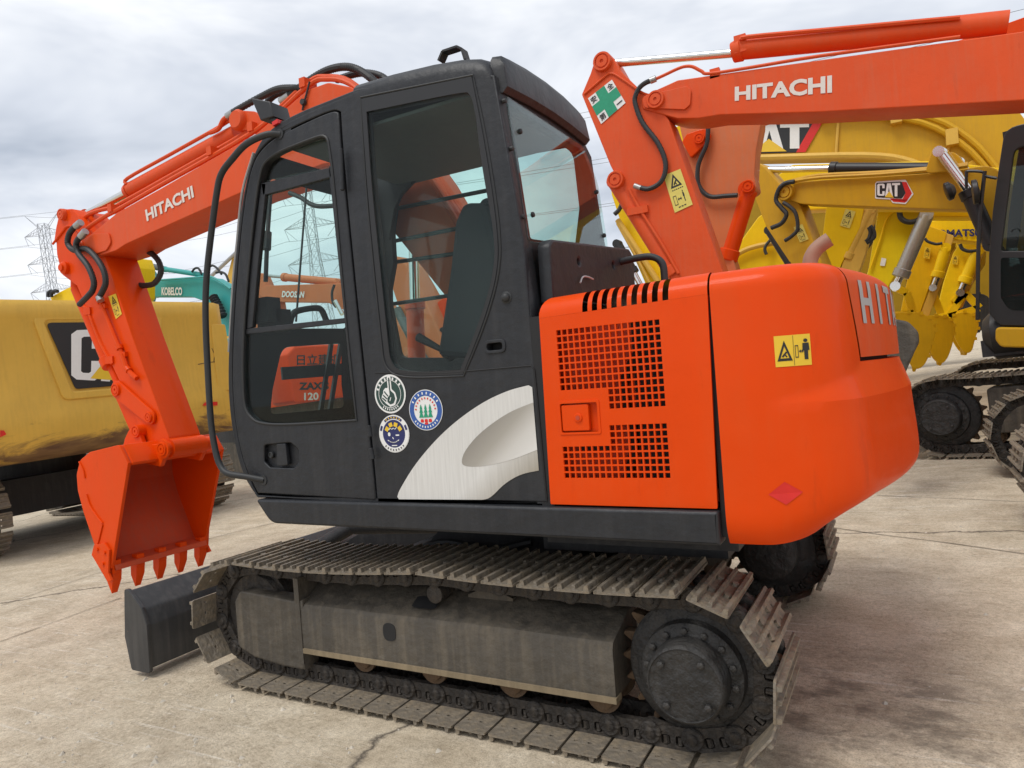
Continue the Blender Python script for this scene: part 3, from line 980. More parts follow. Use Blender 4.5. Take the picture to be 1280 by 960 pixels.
def track_frame_main(y0, outer):
    """outer = -1: outer face looks to -y"""
    s = -1 if outer < 0 else 1
    face = y0 + 0.10 if s < 0 else y0 + 0.40
    inn = y0 + 0.40 if s < 0 else y0 + 0.10
    top_in = face - s * 0.17
    mb = MB()
    # main beam cross-section lofted along x (y, z)
    def ring(x, zt, zm, zl):
        return [(x, face, zl), (x, face, zm - .015), (x, face - s * .012, zm + .012), (x, top_in, zt - .012), (x, top_in - s * .02, zt), (x, inn, zt), (x, inn, zl)]
    xs_ = [0.42, 1.00, 1.60, 2.10]
    rings = [ring(x, .580 - .015 * x, .462, .240) for x in xs_]
    rings[-1] = ring(2.13, .535, .455, .246)
    mb.loft(rings)
    f = mb.build('track_frame', 'track_frame', EX)
    # front fork that holds the idler
    mb = MB()
    pf = fillet([(-0.079, 0.448), (-0.033, 0.513), (0.098, 0.506), (0.363, 0.490), (0.438, 0.500), (0.417, 0.132), (0.249, 0.132), (0.046, 0.153), (-0.081, 0.199)], [.05, .05, .02, .02, 0, 0, .03, .04, .04], 4)
    plate_into(mb, pf, face, face + (-s) * 0.11, (), 0.012)
    plate_into(mb, [(pf[0][0] + .06, .30), (.45, .30), (.45, .47), (pf[0][0] + .1, .44)], inn - s * (-0.0), inn + s * 0.10, (), 0.008)
    mb.build('idler_fork', 'track_frame', f)
    mb = MB()
    mb.box(.385, .418, min(face + s * .004, inn), max(face + s * .004, inn), .165, .61)
    mb.build('frame_collar', 'track_frame', f)
    # flange along the lower edge
    mb = MB()
    mb.box(.425, 2.135, min(face + s * .010, face - s * .05), max(face + s * .010, face - s * .05), .226, .250)
    mb.build('frame_flange', 'dust_tan', f)
    # opening drawn as a flat dark plate for the shade inside
    h1 = oval([(0.996, 0.394)][0][0], [(0.996, 0.394)][0][1], .075, .085, 5)
    mb = MB(); plate_into(mb, h1, face + s * .003, face - s * .02, (), 0.0)
    mb.build('access_opening', 'dark', f)
    # opening on the sloping top, a dark patch for its inner shade
    mb = MB()
    v = []
    for px, py in oval(1.16, .5, .14, .42, 5):
        t = py
        yy = face - s * (.012 + t * .158)
        zz = .476 + t * .085
        v.append((px, yy + s * .003, zz + .004))
    mb.add(v, [tuple(range(len(v)))])
    mb.build('oil_opening', 'dark', f)
    # carrier roller on top
    mb = MB()
    mb.lathe((1.235, y0 + .25 - .10, .577), (0, 1, 0), [(0, .035), (.004, .043), (.06, .045), (.07, .036), (.13, .036), (.14, .045), (.2, .045)], 18)
    mb.build('carrier_roller', 'chain_steel', f)
    # half-round guard under the top run
    g = [(1.380, 0.573), (1.447, 0.586), (1.583, 0.593), (1.711, 0.564)]
    mb = MB()
    mb.loft([[(p[0], face - s * .15, .545), (p[0], face - s * .15, .555 + hh), (p[0], face - s * .19, .555 + hh), (p[0], face - s * .19, .545)] for p, hh in zip([(1.36,), (1.42,), (1.52,), (1.60,)], (.004, .028, .03, .004))])
    mb.build('chain_guard', 'track_frame', f)
    return f

f1 = track_frame_main(0.0, -1)
proto = crawler(EX, 0.0, 0.5, XI, XS, ZB, RI, RS, TP, 1.0, sag=(0.020, 0.028, 0.018), start=0.0, frame=f1)
running_gear(f1, 0.0, 0.5, XI, XS, ZB, RI, RS, 1.0, 5, -1)
f2 = track_frame_main(1.99, 1)
crawler(EX, 1.99, 0.5, XI, XS, ZB, RI, RS, TP, 1.0, sag=(0.020, 0.028, 0.018), start=0.05, frame=f2, proto=proto)
running_gear(f2, 1.99, 0.5, XI, XS, ZB, RI, RS, 1.0, 5, 1)
# travel motor housings inside the tracks
for yy, d in ((.33, 1), (2.16, -1)):
    mb = MB()
    mb.lathe((XS, yy, ZB + RS), (0, d, 0), [(0, .24), (.05, .24), (.08, .16), (.24, .15), (.26, .11)], 24)
    part('travel_motor', mb, 'hub_black')

# car body and slew ring
mb = MB()
mb.box(.55, 1.85, .38, 2.11, .34, .60)
mb.loft([[(.75, .7, .60), (1.65, .7, .60), (1.65, 1.8, .60), (.75, 1.8, .60)], [(.85, .8, .74), (1.55, .8, .74), (1.55, 1.7, .74), (.85, 1.7, .74)]])
part('car_body', mb, 'black_frame')
mb = MB()
mb.lathe((1.2, 1.245, .735), (0, 0, 1), [(0, .50), (.06, .50), (.06, .47), (.12, .47), (.12, .53), (.185, .53)], 40)
part('slew_ring', mb, 'hub_black')

# dozer blade
BL = fillet([(-.80, .05), (-.665, .05), (-.66, .30), (-.69, .39), (-.80, .490), (-.818, .490), (-.825, .40), (-.845, .22)], [.0, .01, .05, .05, .005, .005, .05, .08], 4)
blade = plate('dozer_blade', BL, -0.03, 2.52, 'blade_paint', EX, bev=.006)
EP = fillet([(-.82, .03), (-.65, .03), (-.645, .31), (-.68, .405), (-.795, .503), (-.83, .503), (-.842, .40), (-.862, .22)], .02, 3)
for y0_, y1_ in ((-.05, -.028), (2.518, 2.54)):
    plate('blade_end_plate', EP, y0_, y1_, 'blade_paint', blade, bev=.003)
for yy in (.72, 1.62):
    mb = MB()
    plate_into(mb, [(-.68, .22), (-.68, .38), (-.30, .56), (.45, .56), (.60, .50), (.60, .36), (.35, .36), (-.30, .34)], yy, yy + .16, (), .006)
    mb.build('blade_arm', 'black_frame', blade)
mb = MB(); mb.cyl((-.67, 1.245, .40), (-.2, 1.245, .62), .05, n=14); mb.cyl((-.2, 1.245, .62), (.62, 1.245, .66), .065, n=14)
mb.build('blade_cylinder', 'black_frame', blade)
mb = MB(); mb.tube([(.95, .62, .60), (.85, .60, .66), (1.0, .62, .70), (1.25, .66, .665), (1.45, .75, .69)], .022, 8, 6, rib=.06)
part('travel_hose', mb, 'rubber')

# upper deck
SK = fillet([(.262, 1.036), (.36, .915), (2.612, .906), (2.612, 1.030)], [.012, .10, .01, .01], 6)
deck = plate('deck_skirt', SK, .0, .10, 'black_paint', EX, bev=.012, bres=2)
mb = MB(); mb.box(1.60, 2.50, .60, 2.0, .70, .80); mb.box(1.75, 2.60, .35, 2.14, .80, .925); mb.box(.36, 2.60, .10, 2.44, .925, 1.02); mb.box(.30, .5, .1, 2.44, .95, 1.03)
part('deck', mb, 'black_frame')

# ---------------- engine side door
G0 = [(2.022, 1.751), (2.445, 1.738), (2.427, 1.422), (2.004, 1.148), (2.430, 1.143), (2.443, 1.356)]
door_out = fillet([(1.953, 1.790), (2.626, 1.805), (2.606, 1.036), (1.942, 1.040)], [0, 0, .006, .006], 4)
def grid_holes(x0, x1, z0, z1, nc, nr, skip=None):
    hs = []
    pw, ph = (x1 - x0) / nc, (z1 - z0) / nr
    for r in range(nr):
        for c in range(nc):
            if skip and skip(c, r):
                continue
            a, b = x0 + c * pw, z1 - (r + 1) * ph
            hs.append([(a + pw * .13, b + ph * .13), (a + pw * .87, b + ph * .13), (a + pw * .87, b + ph * .87), (a + pw * .13, b + ph * .87)])
    return hs
gA = [(2.021, 1.748), (2.447, 1.734), (2.432, 1.410), (2.033, 1.457)]
gB = [(2.011, 1.279), (2.446, 1.353), (2.433, 1.143), (2.007, 1.148)]
holes = grid_holes(gA[0][0], gA[1][0], gA[2][1], gA[1][1] + .004, 17, 12, lambda c, r: r >= 9 and c < 8)
holes += grid_holes(gB[0][0], gB[1][0], gB[2][1], gB[1][1], 17, 8, lambda c, r: r < 3 and c < 8)
LT = [(2.017, 1.442), (2.174, 1.441), (2.169, 1.326), (2.018, 1.327)]
lx0, lx1, lz0, lz1 = LT[0][0], LT[1][0], LT[3][1], LT[0][1]
latch_hole = fillet([(lx0, lz0), (lx1, lz0), (lx1, lz1), (lx0, lz1)], .006, 2)
hood = plate('engine_door', door_out, .02, .034, 'orange', EX, holes=holes + [latch_hole], bev=.0015)
mb = MB()
plate_into(mb, fillet([(lx0 - .008, lz0 - .008), (lx1 + .010, lz0 - .008), (lx1 + .010, lz1 + .010), (lx0 - .008, lz1 + .010)], .006, 2), .0165, .022, [latch_hole], .001)
mb.box(lx0, lx1, .045, .05, lz0, lz1)
mb.build('latch_surround', 'orange', hood)
mb = MB(); plate_into(mb, fillet([(lx0 + .004, lz0 + .006), (lx1 - .038, lz0 + .006), (lx1 - .038, lz1 - .006), (lx0 + .004, lz1 - .006)], .006, 2), .020, .042, (), .003)
mb.cyl((lx0 + .075, .0135, (lz0 + lz1) / 2), (lx0 + .075, .022, (lz0 + lz1) / 2), .017, n=18, bev=.002)
latch = mb.build('latch', 'orange', hood)
mb = MB(); mb.cyl((lx0 + .075, .0115, (lz0 + lz1) / 2), (lx0 + .075, .0145, (lz0 + lz1) / 2), .009, n=12)
mb.build('lock', 'orange_in', hood)
# rounded top of the engine cover: a strip with nine slots, then the lid
x0h, x1h = door_out[0][0], 2.632
zt = 1.886
TOPZ = lambda x: 1.872 + (x - 1.95) * .022
sl = [(2.153, 1.800), (2.473, 1.790)]
slots_x = [sl[0][0] + (sl[1][0] - sl[0][0]) * i / 8 for i in range(9)]
def cover_prof(n=7, r=.085):
    return [(.032 + r - r * math.cos(a), r * math.sin(a)) for a in [math.pi / 2 * k / n for k in range(n + 1)]]
edges = [1.953]
sw = .011
for sx in slots_x:
    edges += [sx - sw, sx + sw]
edges += [2.626]
lid = MB()
for i in range(len(edges) - 1):
    xa, xb = edges[i], edges[i + 1]
    prof = cover_prof()
    z_base = 1.790
    if i % 2 == 1:
        prof = [q for q in prof if q[1] >= .0815]           # open slot over the curve
    pr = []
    for xx in (xa, xb):
        zz = z_base + (xx - 1.95) * .022
        sh = (lambda h: .045 * (1 - math.sqrt(max(0, 1 - (h / .087) ** 2)))) if (i == 0 and xx == xa) else (lambda h: 0)
        rowp = [(xx + sh(q[1]), q[0] - .012, zz + q[1]) for q in prof] + [(xx + sh(.085), .55, zz + .088), (xx + sh(.085), 2.44, zz + .088)]
        pr.append(rowp)
    n = len(pr[0])
    lid.add(pr[0] + pr[1], [(k, k + 1, n + k + 1, n + k) for k in range(n - 1)])
cover = part('engine_cover', lid, 'orange')
# the engine bay seen through the mesh
mb = MB(); mb.box(1.98, 2.60, .085, .10, 1.05, 1.80)
part('engine_bay_panel', mb, 'orange_in')
mb = MB()
mb.box(2.32, 2.60, .06, .09, 1.10, 1.78); mb.box(2.06, 2.20, .065, .09, 1.25, 1.32)
mb.tube([(2.25, .07, 1.10), (2.30, .07, 1.3), (2.27, .07, 1.5), (2.4, .07, 1.7)], .02, 8)
mb.box(1.90, 1.955, .03, .12, 1.03, 1.80)
part('radiator_core', mb, 'dark')
mb = MB(); mb.box(1.98, 2.58, .10, 2.40, 1.03, 1.80)
part('engine_block', mb, 'dark')

# ---------------- counterweight: a lofted shell
def bez(a, b, c, d, n):
    return [tuple(a[k] * (1 - t) ** 3 + 3 * b[k] * t * (1 - t) ** 2 + 3 * c[k] * t * t * (1 - t) + d[k] * t ** 3 for k in (0, 1)) for t in [i / n for i in range(1, n + 1)]]
half = [(2.634, .018), (2.70, .018), (2.78, .018)]
half += bez((2.78, .018), (2.95, .018), (3.06, .075), (3.115, .24), 14)
half += bez((3.115, .24), (3.18, .47), (3.262, .85), (3.262, 1.245), 14)
OUT = half + [(x, 2.49 - y) for x, y in reversed(half[:-1])]
LEN = [0]
for a, b in zip(OUT[:-1], OUT[1:]):
    LEN.append(LEN[-1] + math.dist(a, b))
TT = [q / LEN[-1] for q in LEN]
def out_at(t):
    t = max(0, min(1, t))
    i = 0
    while i < len(TT) - 2 and TT[i + 1] < t:
        i += 1
    k = (t - TT[i]) / (TT[i + 1] - TT[i])
    a, b = Vector(OUT[i]), Vector(OUT[i + 1])
    j0, j1 = max(i - 1, 0), min(i + 2, len(OUT) - 1)
    ta = (Vector(OUT[i + 1]) - Vector(OUT[j0])).normalized()
    tb = (Vector(OUT[j1]) - Vector(OUT[i])).normalized()
    d = ta.lerp(tb, k).normalized()
    return a.lerp(b, k), Vector((d.y, -d.x))
def sstep(a, b, x):
    t = max(0, min(1, (x - a) / (b - a)))
    return t * t * (3 - 2 * t)
T_C = 0.085
def cw_point(t, z, lift=0.0):
    p, n = out_at(t)
    tm = min(t, 1 - t)
    side = sstep(0.035, 0.21, tm)
    lin = max(0.0, min(1.0, (tm - 0.055) / 0.16))
    band = max(0.0, min(1.0, (z - 1.400) / (0.006 + .115 * lin)))
    ins = 0.016 * side * sstep(1.12, 1.40, z) + 0.040 * lin * band + 0.014 * side * sstep(1.55, 1.90, z)
    lowz = 0.905
    if z < 1.03:
        u = (1.03 - z) / (1.03 - lowz)
        ins += 0.004 * u + 0.035 * u ** 3
    if z < 1.12:
        u = (1.12 - z) / .215
        ins += 0.13 * u ** 2.3 * side
    top = 1.885
    r = .075
    zz = z
    if z > top - r:
        u = min(1, (z - (top - r)) / r)
        ins += r * (1 - math.sqrt(max(0, 1 - u * u)))
    q = p - n * ins + n * lift
    rise = 0.13 * side * max(0, (1.12 - z) / .215) ** 1.8          # the lower edge climbs towards the back
    return Vector((q.x, q.y, zz + rise))
ZL = [.905, .91, .917, .925, .937, .95, .965, .98, .992, 1.005, 1.017, 1.03, 1.045, 1.06, 1.09, 1.12, 1.16, 1.22, 1.30, 1.36, 1.3995, 1.407, 1.42, 1.435, 1.45, 1.465, 1.48, 1.495, 1.51, 1.525]
ZU = [1.53, 1.58, 1.65, 1.72, 1.78] + [1.81 + .075 * math.sin(math.radians(a)) for a in range(0, 90, 8)] + [1.885]
TS = sorted(set([round(q, 4) for q in TT] + [i / 60 for i in range(61)]))
def tc(z):                      # where the rear hood is cut out of the counterweight
    return 0.178 + (1.885 - z) * 0.082
mb = MB()
rows = [[cw_point(t, z) for t in TS] for z in ZL]
mb.loft(rows, closed=False, caps=False)
nl = 22
rows = [[cw_point(tc(z) * i / nl, z) for i in range(nl + 1)] for z in [1.525] + ZU]
mb.loft(rows, closed=False, caps=False)
rows = [[cw_point(1 - tc(z) * i / nl, z) for i in range(nl + 1)] for z in [1.525] + ZU]
mb.loft(rows, closed=False, caps=False)
# sill under the rear hood, top, belly and the front faces
sill = [cw_point(tc(1.525) + (1 - 2 * tc(1.525)) * i / 30, 1.525) for i in range(31)]
mb.loft([sill, [Vector((p.x - .10, p.y, 1.525)) for p in sill]], closed=False, caps=False)
topr = [cw_point(t, 1.885) for t in TS]
belly = [cw_point(t, .905) for t in TS]
mb.loft([belly, [Vector((2.64, p.y, .905)) for p in belly]], closed=False, caps=False)
mb.loft([[cw_point(0, z) for z in ZL + ZU], [cw_point(0, z) + Vector((0, .12, 0)) for z in ZL + ZU]], closed=False, caps=False)
tl = [cw_point(tc(1.885) * i / nl, 1.885) for i in range(nl + 1)]
mb.loft([tl, [Vector((p.x, max(p.y, .30), 1.886)) for p in tl]], closed=False, caps=False)
tr = [cw_point(1 - tc(1.885) * i / nl, 1.885) for i in range(nl + 1)]
mb.loft([tr, [Vector((p.x, min(p.y, 2.2), 1.886)) for p in tr]], closed=False, caps=False)
cw = part('counterweight', mb, 'orange', sharp=15)
# rear hood
g_ = .006
mb = MB()
rows = [[cw_point(tc(z) + g_ + (1 - 2 * tc(z) - 2 * g_) * i / 60, z) for i in range(61)] for z in [1.540] + ZU[1:]]
mb.loft(rows, closed=False, caps=False)
low = rows[0]
mb.loft([low, [Vector((p.x - .06, p.y, p.z + .004)) for p in low]], closed=False, caps=False)
for side in (0, 60):
    mb.loft([[r[side] for r in rows], [r[side] + Vector((-.02, .05 if side == 0 else -.05, 0)) for r in rows]], closed=False, caps=False)
hi = rows[-1]
mb.loft([hi, [Vector((2.64, p.y, 1.889)) for p in hi]], closed=False, caps=False)
rhood = part('rear_hood', mb, 'orange_boom', sharp=30)
mb = MB()
rows = [[cw_point(t, z, -.05) - Vector((0, 0, .02)) for t in TS if .05 < t < .95] for z in ZU]
mb.loft(rows, closed=False, caps=False)
part('hood_liner', mb, 'dark')
mb = MB(); mb.box(2.612, 2.638, .045, 2.445, .93, 1.80)
part('bulkhead', mb, 'dark')
# lettering on the rear hood, printed along the curve
def cw_map(t0, t1, z0, z1):
    return lambda u, v, lift=0.0: cw_point(t0 + (t1 - t0) * u, z0 + (z1 - z0) * v, lift)
hood_fn = cw_map(.226, .66, 1.665, 1.828)
def hood_text(s):
    cells = []
    n = len(s)
    for i, ch in enumerate(s):
        w = .30 if ch == 'I' else .78
        x0 = (i + .5) / n - w / n / 2; x1 = (i + .5) / n + w / n / 2
        st = .22 / n
        sub = lambda a, b, c, d: [(a + (c - a) * p / 6, b) for p in range(7)] + [(c - (c - a) * p / 6, d) for p in range(7)]
        if ch == 'H':
            cells += [[(x0, 0), (x0 + st, 0), (x0 + st, 1), (x0, 1)], [(x1 - st, 0), (x1, 0), (x1, 1), (x1 - st, 1)], [(x0 + st, .42), (x1 - st, .42), (x1 - st, .60), (x0 + st, .60)]]
        elif ch == 'I':
            c = (x0 + x1) / 2
            cells += [[(c - st / 2, 0), (c + st / 2, 0), (c + st / 2, 1), (c - st / 2, 1)]]
        elif ch == 'T':
            c = (x0 + x1) / 2
            cells += [[(x0, .82), (x1, .82), (x1, 1), (x0, 1)], [(c - st / 2, 0), (c + st / 2, 0), (c + st / 2, .82), (c - st / 2, .82)]]
        elif ch == 'A':
            c = (x0 + x1) / 2
            cells += [[(x0, 0), (x0 + st, 0), (c + st * .1, .9), (c + st / 2, 1), (c - st / 2, 1)], [(x1 - st, 0), (x1, 0), (c + st / 2, 1), (c - st * .1, .9)], [(x0 + st * 1.1, .22), (x1 - st * 1.1, .22), (x1 - st * 1.3, .38), (x0 + st * 1.3, .38)]]
        elif ch == 'C':
            cells += [[(x0, .15), (x0 + st, .15), (x0 + st, .85), (x0, .85)], [(x0, .82), (x1, .82), (x1, 1), (x0 + st * .6, 1)], [(x0 + st * .6, 0), (x1, 0), (x1, .18), (x0, .18)], [(x1 - st, .64), (x1, .64), (x1, .82), (x1 - st, .82)], [(x1 - st, .18), (x1, .18), (x1, .36), (x1 - st, .36)]]
    return cells
cells = hood_text('HITACHI')
V, F = [], []
for c in cells:            # thin strips so that the print follows the curve
    k = len(V)
    if len(c) == 4:
        m_ = 5
        for i in range(m_ + 1):
            t = i / m_
            V += [(c[0][0] + (c[1][0] - c[0][0]) * t, c[0][1] + (c[1][1] - c[0][1]) * t), (c[3][0] + (c[2][0] - c[3][0]) * t, c[3][1] + (c[2][1] - c[3][1]) * t)]
        for i in range(m_):
            F.append((k + 2 * i, k + 2 * i + 2, k + 2 * i + 3, k + 2 * i + 1))
    else:
        V += c; F.append(tuple(range(k, k + len(c))))
V2, F2 = [], []
for f in F:                # split upright too
    a = [V[i] for i in f]
    if len(a) == 4:
        for s in range(5):
            k = len(V2)
            lo = lambda q: (a[0][0] + (a[3][0] - a[0][0]) * q, a[0][1] + (a[3][1] - a[0][1]) * q)
            hi_ = lambda q: (a[1][0] + (a[2][0] - a[1][0]) * q, a[1][1] + (a[2][1] - a[1][1]) * q)
            V2 += [lo(s / 5), hi_(s / 5), hi_((s + 1) / 5), lo((s + 1) / 5)]
            F2.append((k, k + 1, k + 2, k + 3))
    else:
        k = len(V2); V2 += a; F2.append(tuple(range(k, k + len(a))))
print2d('lettering', hood_fn, V2, F2, 'grey_print', rhood, .003)
# warning decal and red diamond on the counterweight flank
def cw_xmap(x0, x1, z0, z1):
    def tx(x):
        i = 0
        while i < len(OUT) - 2 and OUT[i + 1][0] < x:
            i += 1
        return TT[i] + (TT[i + 1] - TT[i]) * (x - OUT[i][0]) / max(1e-6, OUT[i + 1][0] - OUT[i][0])
    return lambda u, v, lift=0.0: cw_point(tx(x0 + (x1 - x0) * u), z0 + (z1 - z0) * v, lift)
warning_decal(cw, cw_xmap(2.838, 2.955, 1.528, 1.634))
dfn = cw_xmap(2.785, 2.895, 1.055, 1.135)
grid = [(.5, 0), (1, .55), (.5, 1), (0, .45)]
poly_print(grid, dfn, 'red_print', cw, .003, name='red_diamond')

# ---------------- cab
CY = .028
side_o = chaikin([(0.248, 1.040), (0.147, 1.157), (0.097, 1.365), (0.087, 1.599), (0.121, 1.851), (0.211, 2.260), (0.317, 2.614), (0.420, 2.805), (0.543, 2.889), (0.732, 2.919), (0.979, 2.929), (1.111, 2.935), (1.723, 2.845), (1.827, 2.804), (1.903, 2.115), (1.910, 1.593), (1.923, 1.046)], 3, (0, 11, 12, 13, 14, 15, 16))
door_hole = chaikin([(0.249, 1.053), (0.155, 1.224), (0.114, 1.513), (0.146, 1.848), (0.260, 2.377), (0.377, 2.733), (0.503, 2.831), (0.715, 2.861), (0.964, 2.880), (1.001, 2.856), (0.997, 2.670), (1.008, 2.145), (1.039, 1.284), (1.043, 1.033)], 3, (0, 9, 13))
win = chaikin([(1.156, 2.818), (1.657, 2.776), (1.723, 2.759), (1.736, 2.459), (1.777, 2.135), (1.753, 1.989), (1.670, 1.807), (1.556, 1.612), (1.252, 1.620), (1.183, 1.665), (1.177, 1.793), (1.166, 2.105), (1.152, 2.483)], 3, (0, 7))
slot = oval(*[(1.735, 1.696)][0], .075, .030, 4)
side = plate('cab_side', side_o, CY, CY + .045, 'black_paint', EX, holes=[door_hole, win, slot], bev=.006, bres=2)
# black ceramic border, glass, seam lines and little fittings on the side
gl = chaikin([(1.130, 2.883), (1.721, 2.826), (1.762, 2.536), (1.793, 2.149), (1.772, 1.986), (1.685, 1.792), (1.567, 1.591), (1.241, 1.602), (1.160, 1.655), (1.148, 1.777), (1.137, 2.090), (1.127, 2.477)], 3, (0, 1, 6))
plate('window_border', gl, CY - .003, CY + .002, 'black_print', side, holes=[win], bev=.0)
plate('side_window', win, CY + .004, CY + .009, 'glass_near', side, bev=.0)
ws = [(1.126, 2.891), (1.729, 2.830), (1.773, 2.534), (1.805, 2.147), (1.779, 1.978), (1.692, 1.785), (1.570, 1.584), (1.236, 1.595), (1.145, 1.649), (1.139, 1.774), (1.127, 2.092), (1.118, 2.479)]
mb = MB(); wsr = chaikin(ws, 3, (0, 1, 6))
mb.tube(at_y(wsr + [wsr[0]], CY - .001), .0045, 6, smooth=False)
mb.build('window_seal', 'rubber', side)
sm = [(1.092, 1.631), (1.489, 1.603), (1.897, 1.604), (1.910, 1.587), (1.914, 1.463), (1.923, 1.052)]
mb = MB(); mb.tube(at_y(sm, CY - .0005), .0035, 6, smooth=False)
mb.build('panel_seam', 'dark', side)
sm2 = [(1.111, 2.932), (1.131, 2.605), (1.140, 2.127), (1.136, 1.797), (1.120, 1.629)]
kn = [(1.806, 1.892)][0]
mb = MB(); mb.lathe((kn[0], CY + .002, kn[1]), (0, -1, 0), [(0, .026), (.004, .026), (.006, .020), (.012, .019), (.020, .012), (.022, .002)], 20)
mb.build('latch_knob', 'rubber', side)
sc_ = [(1.735, 1.696)][0]
mb = MB(); plate_into(mb, oval(sc_[0], sc_[1], .105, .058, 5), CY - .006, CY + .004, [slot], .003); 
mb.build('slot_rim', 'black_paint', side)
mb = MB(); mb.box(sc_[0] - .06, sc_[0] + .06, CY + .05, CY + .055, sc_[1] - .04, sc_[1] + .04)
mb.build('slot_back', 'dark', side)
# corner post that wraps round to the rear wall
RP = [(1.721, 2.826), (1.827, 2.804), (1.903, 2.115), (1.910, 1.593)]
def post_ring(z):
    # left edge follows the window, right edge rounds into the rear wall
    t = (z - 1.6) / (2.84 - 1.6)
    xl = 1.905 + (1.72 - 1.905) * max(0, t) ** 1.0
    xr = 1.915 + (1.835 - 1.915) * max(0, t)
    return xl, xr
# rear wall (x about 1.84..1.93) leaning forward at the top
def rear_x(z):
    return 1.928 - max(0, (z - 1.75)) * .088
mb = MB()
ys = [.028, .034, .05, .075, .11]
rings = []
for z in [1.04, 1.4, 1.75, 2.0, 2.2, 2.4, 2.6, 2.80]:
    xr = rear_x(z)
    rings.append([Vector((xr - .05, .030, z)), Vector((xr - .028, .031, z)), Vector((xr - .012, .036, z)), Vector((xr - .003, .050, z)), Vector((xr, .07, z)), Vector((xr, .115, z)), Vector((xr - .03, .115, z)), Vector((xr - .05, .07, z))])
mb.loft(rings)
mb.build('corner_post', 'black_paint', side)
# rear wall as a plate in its own sloping plane
rw = thing  # (name kept short below)
def rear_pt(y, z, d=0.0):
    return Vector((rear_x(z) + d, y, z))
def rear_plate(name, outline, hole, mat, d0, d1, parent):
    v, f = fill2d(outline, [hole] if hole else [], abs(d1 - d0), .003)
    mb = MB(); mb.add([rear_pt(p[0], p[1], min(d0, d1) + p[2]) for p in v], f)
    return mb.build(name, mat, parent)
r_out = [(.10, 1.04), (1.02, 1.04), (1.02, 2.70), (.90, 2.80), (.10, 2.80)]
r_win = fillet([(.115, 2.135), (1.01, 2.20), (1.01, 2.55), (.90, 2.70), (.115, 2.705)], [.03, .05, .15, .10, .02], 5)
rear = rear_plate('cab_rear', r_out, r_win, 'black_paint', -.05, -.004, EX)
rg = fillet([(.085, 2.115), (1.03, 2.20), (1.03, 2.56), (.905, 2.725), (.085, 2.735)], [.02, .05, .16, .10, .02], 5)
rear_plate('rear_window', rg, None, 'glass_rear', .0, .006, rear)
mb = MB()
for y, z in ((.16, 2.60), (.155, 2.24), (.98, 2.50), (.99, 2.27)):
    mb.lathe(rear_pt(y, z, .004), (1, 0, 0), [(0, .012), (.010, .011), (.014, .004)], 10)
for y, z in ((.055, 2.70), (.055, 2.50), (.06, 2.215)):
    mb.lathe(rear_pt(y, z, 0), (1, 0, 0), [(0, .010), (.014, .010), (.016, .004)], 8)
mb.build('rear_fastener', 'rubber', rear)
# lower cover behind the cab, with two round holes
lc = fillet([(.10, 1.86), (1.16, 1.86), (1.16, 2.17), (1.10, 2.20), (.13, 2.12), (.10, 2.09)], [0, 0, .06, .04, .06, .03], 4)
mb = MB()
v, f = fill2d(lc, [circle(.40, 2.055, .015, 12), circle(.84, 2.085, .015, 12)], .06, .012)
mb.add([(1.925 + p[2], p[0], p[1]) for p in v], f)
mb.build('rear_cover', 'black_paint', rear)
mb = MB(); mb.box(1.93, 1.945, .2, 1.1, 1.9, 2.10); mb.build('cover_recess', 'dark', rear)
mb = MB()
mb.tube([(2.00, .36, 1.955), (1.998, .40, 1.985), (1.998, .46, 1.99), (1.998, .52, 1.985)], .004, 5)
mb.build('scratch', 'grey_print', rear)
# roof
def roof_ring(x, zs, dz=0.0):
    """cross-section of the roof at x: side edge height zs"""
    h = .085 + dz
    return [Vector((x, y, z)) for y, z in ((.030, zs), (.026, zs + h * .35), (.034, zs + h * .62), (.056, zs + h * .84), (.095, zs + h * .96), (.20, zs + h * 1.02), (.52, zs + h * 1.12), (.84, zs + h * 1.02), (.95, zs + h * .96), (.99, zs + h * .84), (1.012, zs + h * .62), (1.02, zs + h * .35), (1.016, zs), (.95, zs - .03), (.10, zs - .03))]
mb = MB()
prof = [(.56, 2.835, -.08), (.60, 2.855, -.055), (.70, 2.872, -.04), (.90, 2.886, -.03), (1.08, 2.892, -.025), (1.085, 2.885, .012), (1.30, 2.862, .030), (1.52, 2.836, .040), (1.66, 2.812, .046), (1.735, 2.797, .042), (1.78, 2.79, .025), (1.806, 2.787, -.01), (1.816, 2.785, -.06)]
mb.loft([roof_ring(*p) for p in prof])
roof = part('cab_roof', mb, 'black_paint', sharp=45)
# rear visor of the roof, over the rear window
mb = MB()
def visor(y, s):
    z = 2.765 + .025 * math.sin(max(0, min(1, (y - .05) / .95)) * math.pi)
    return [Vector((1.80, y, z + .135 * s)), Vector((1.842, y, z + .128 * s)), Vector((1.862, y, z + .10 * s)), Vector((1.872, y, z - .01)), Vector((1.850, y, z - .03)), Vector((1.80, y, z - .03))]
mb.loft([visor(y, s) for y, s in ((.052, .55), (.056, .85), (.075, 1.0), (.15, 1.03), (.3, 1.06), (.5, 1.07), (.7, 1.06), (.85, 1.0), (.915, .85), (.935, .45))])
mb.build('roof_visor', 'black_paint', roof)
# lifting handle on the roof
hp = [(1.368, 3.098), (1.395, 3.136), (1.477, 3.135), (1.502, 3.117), (1.515, 3.064)]
mb = MB()
for a, b in zip(hp[:-1], hp[1:]):
    mb.bar((a[0], .35, a[1]), (b[0], .35, b[1]), .05, .010)
mb.build('roof_handle', 'black_frame', roof)
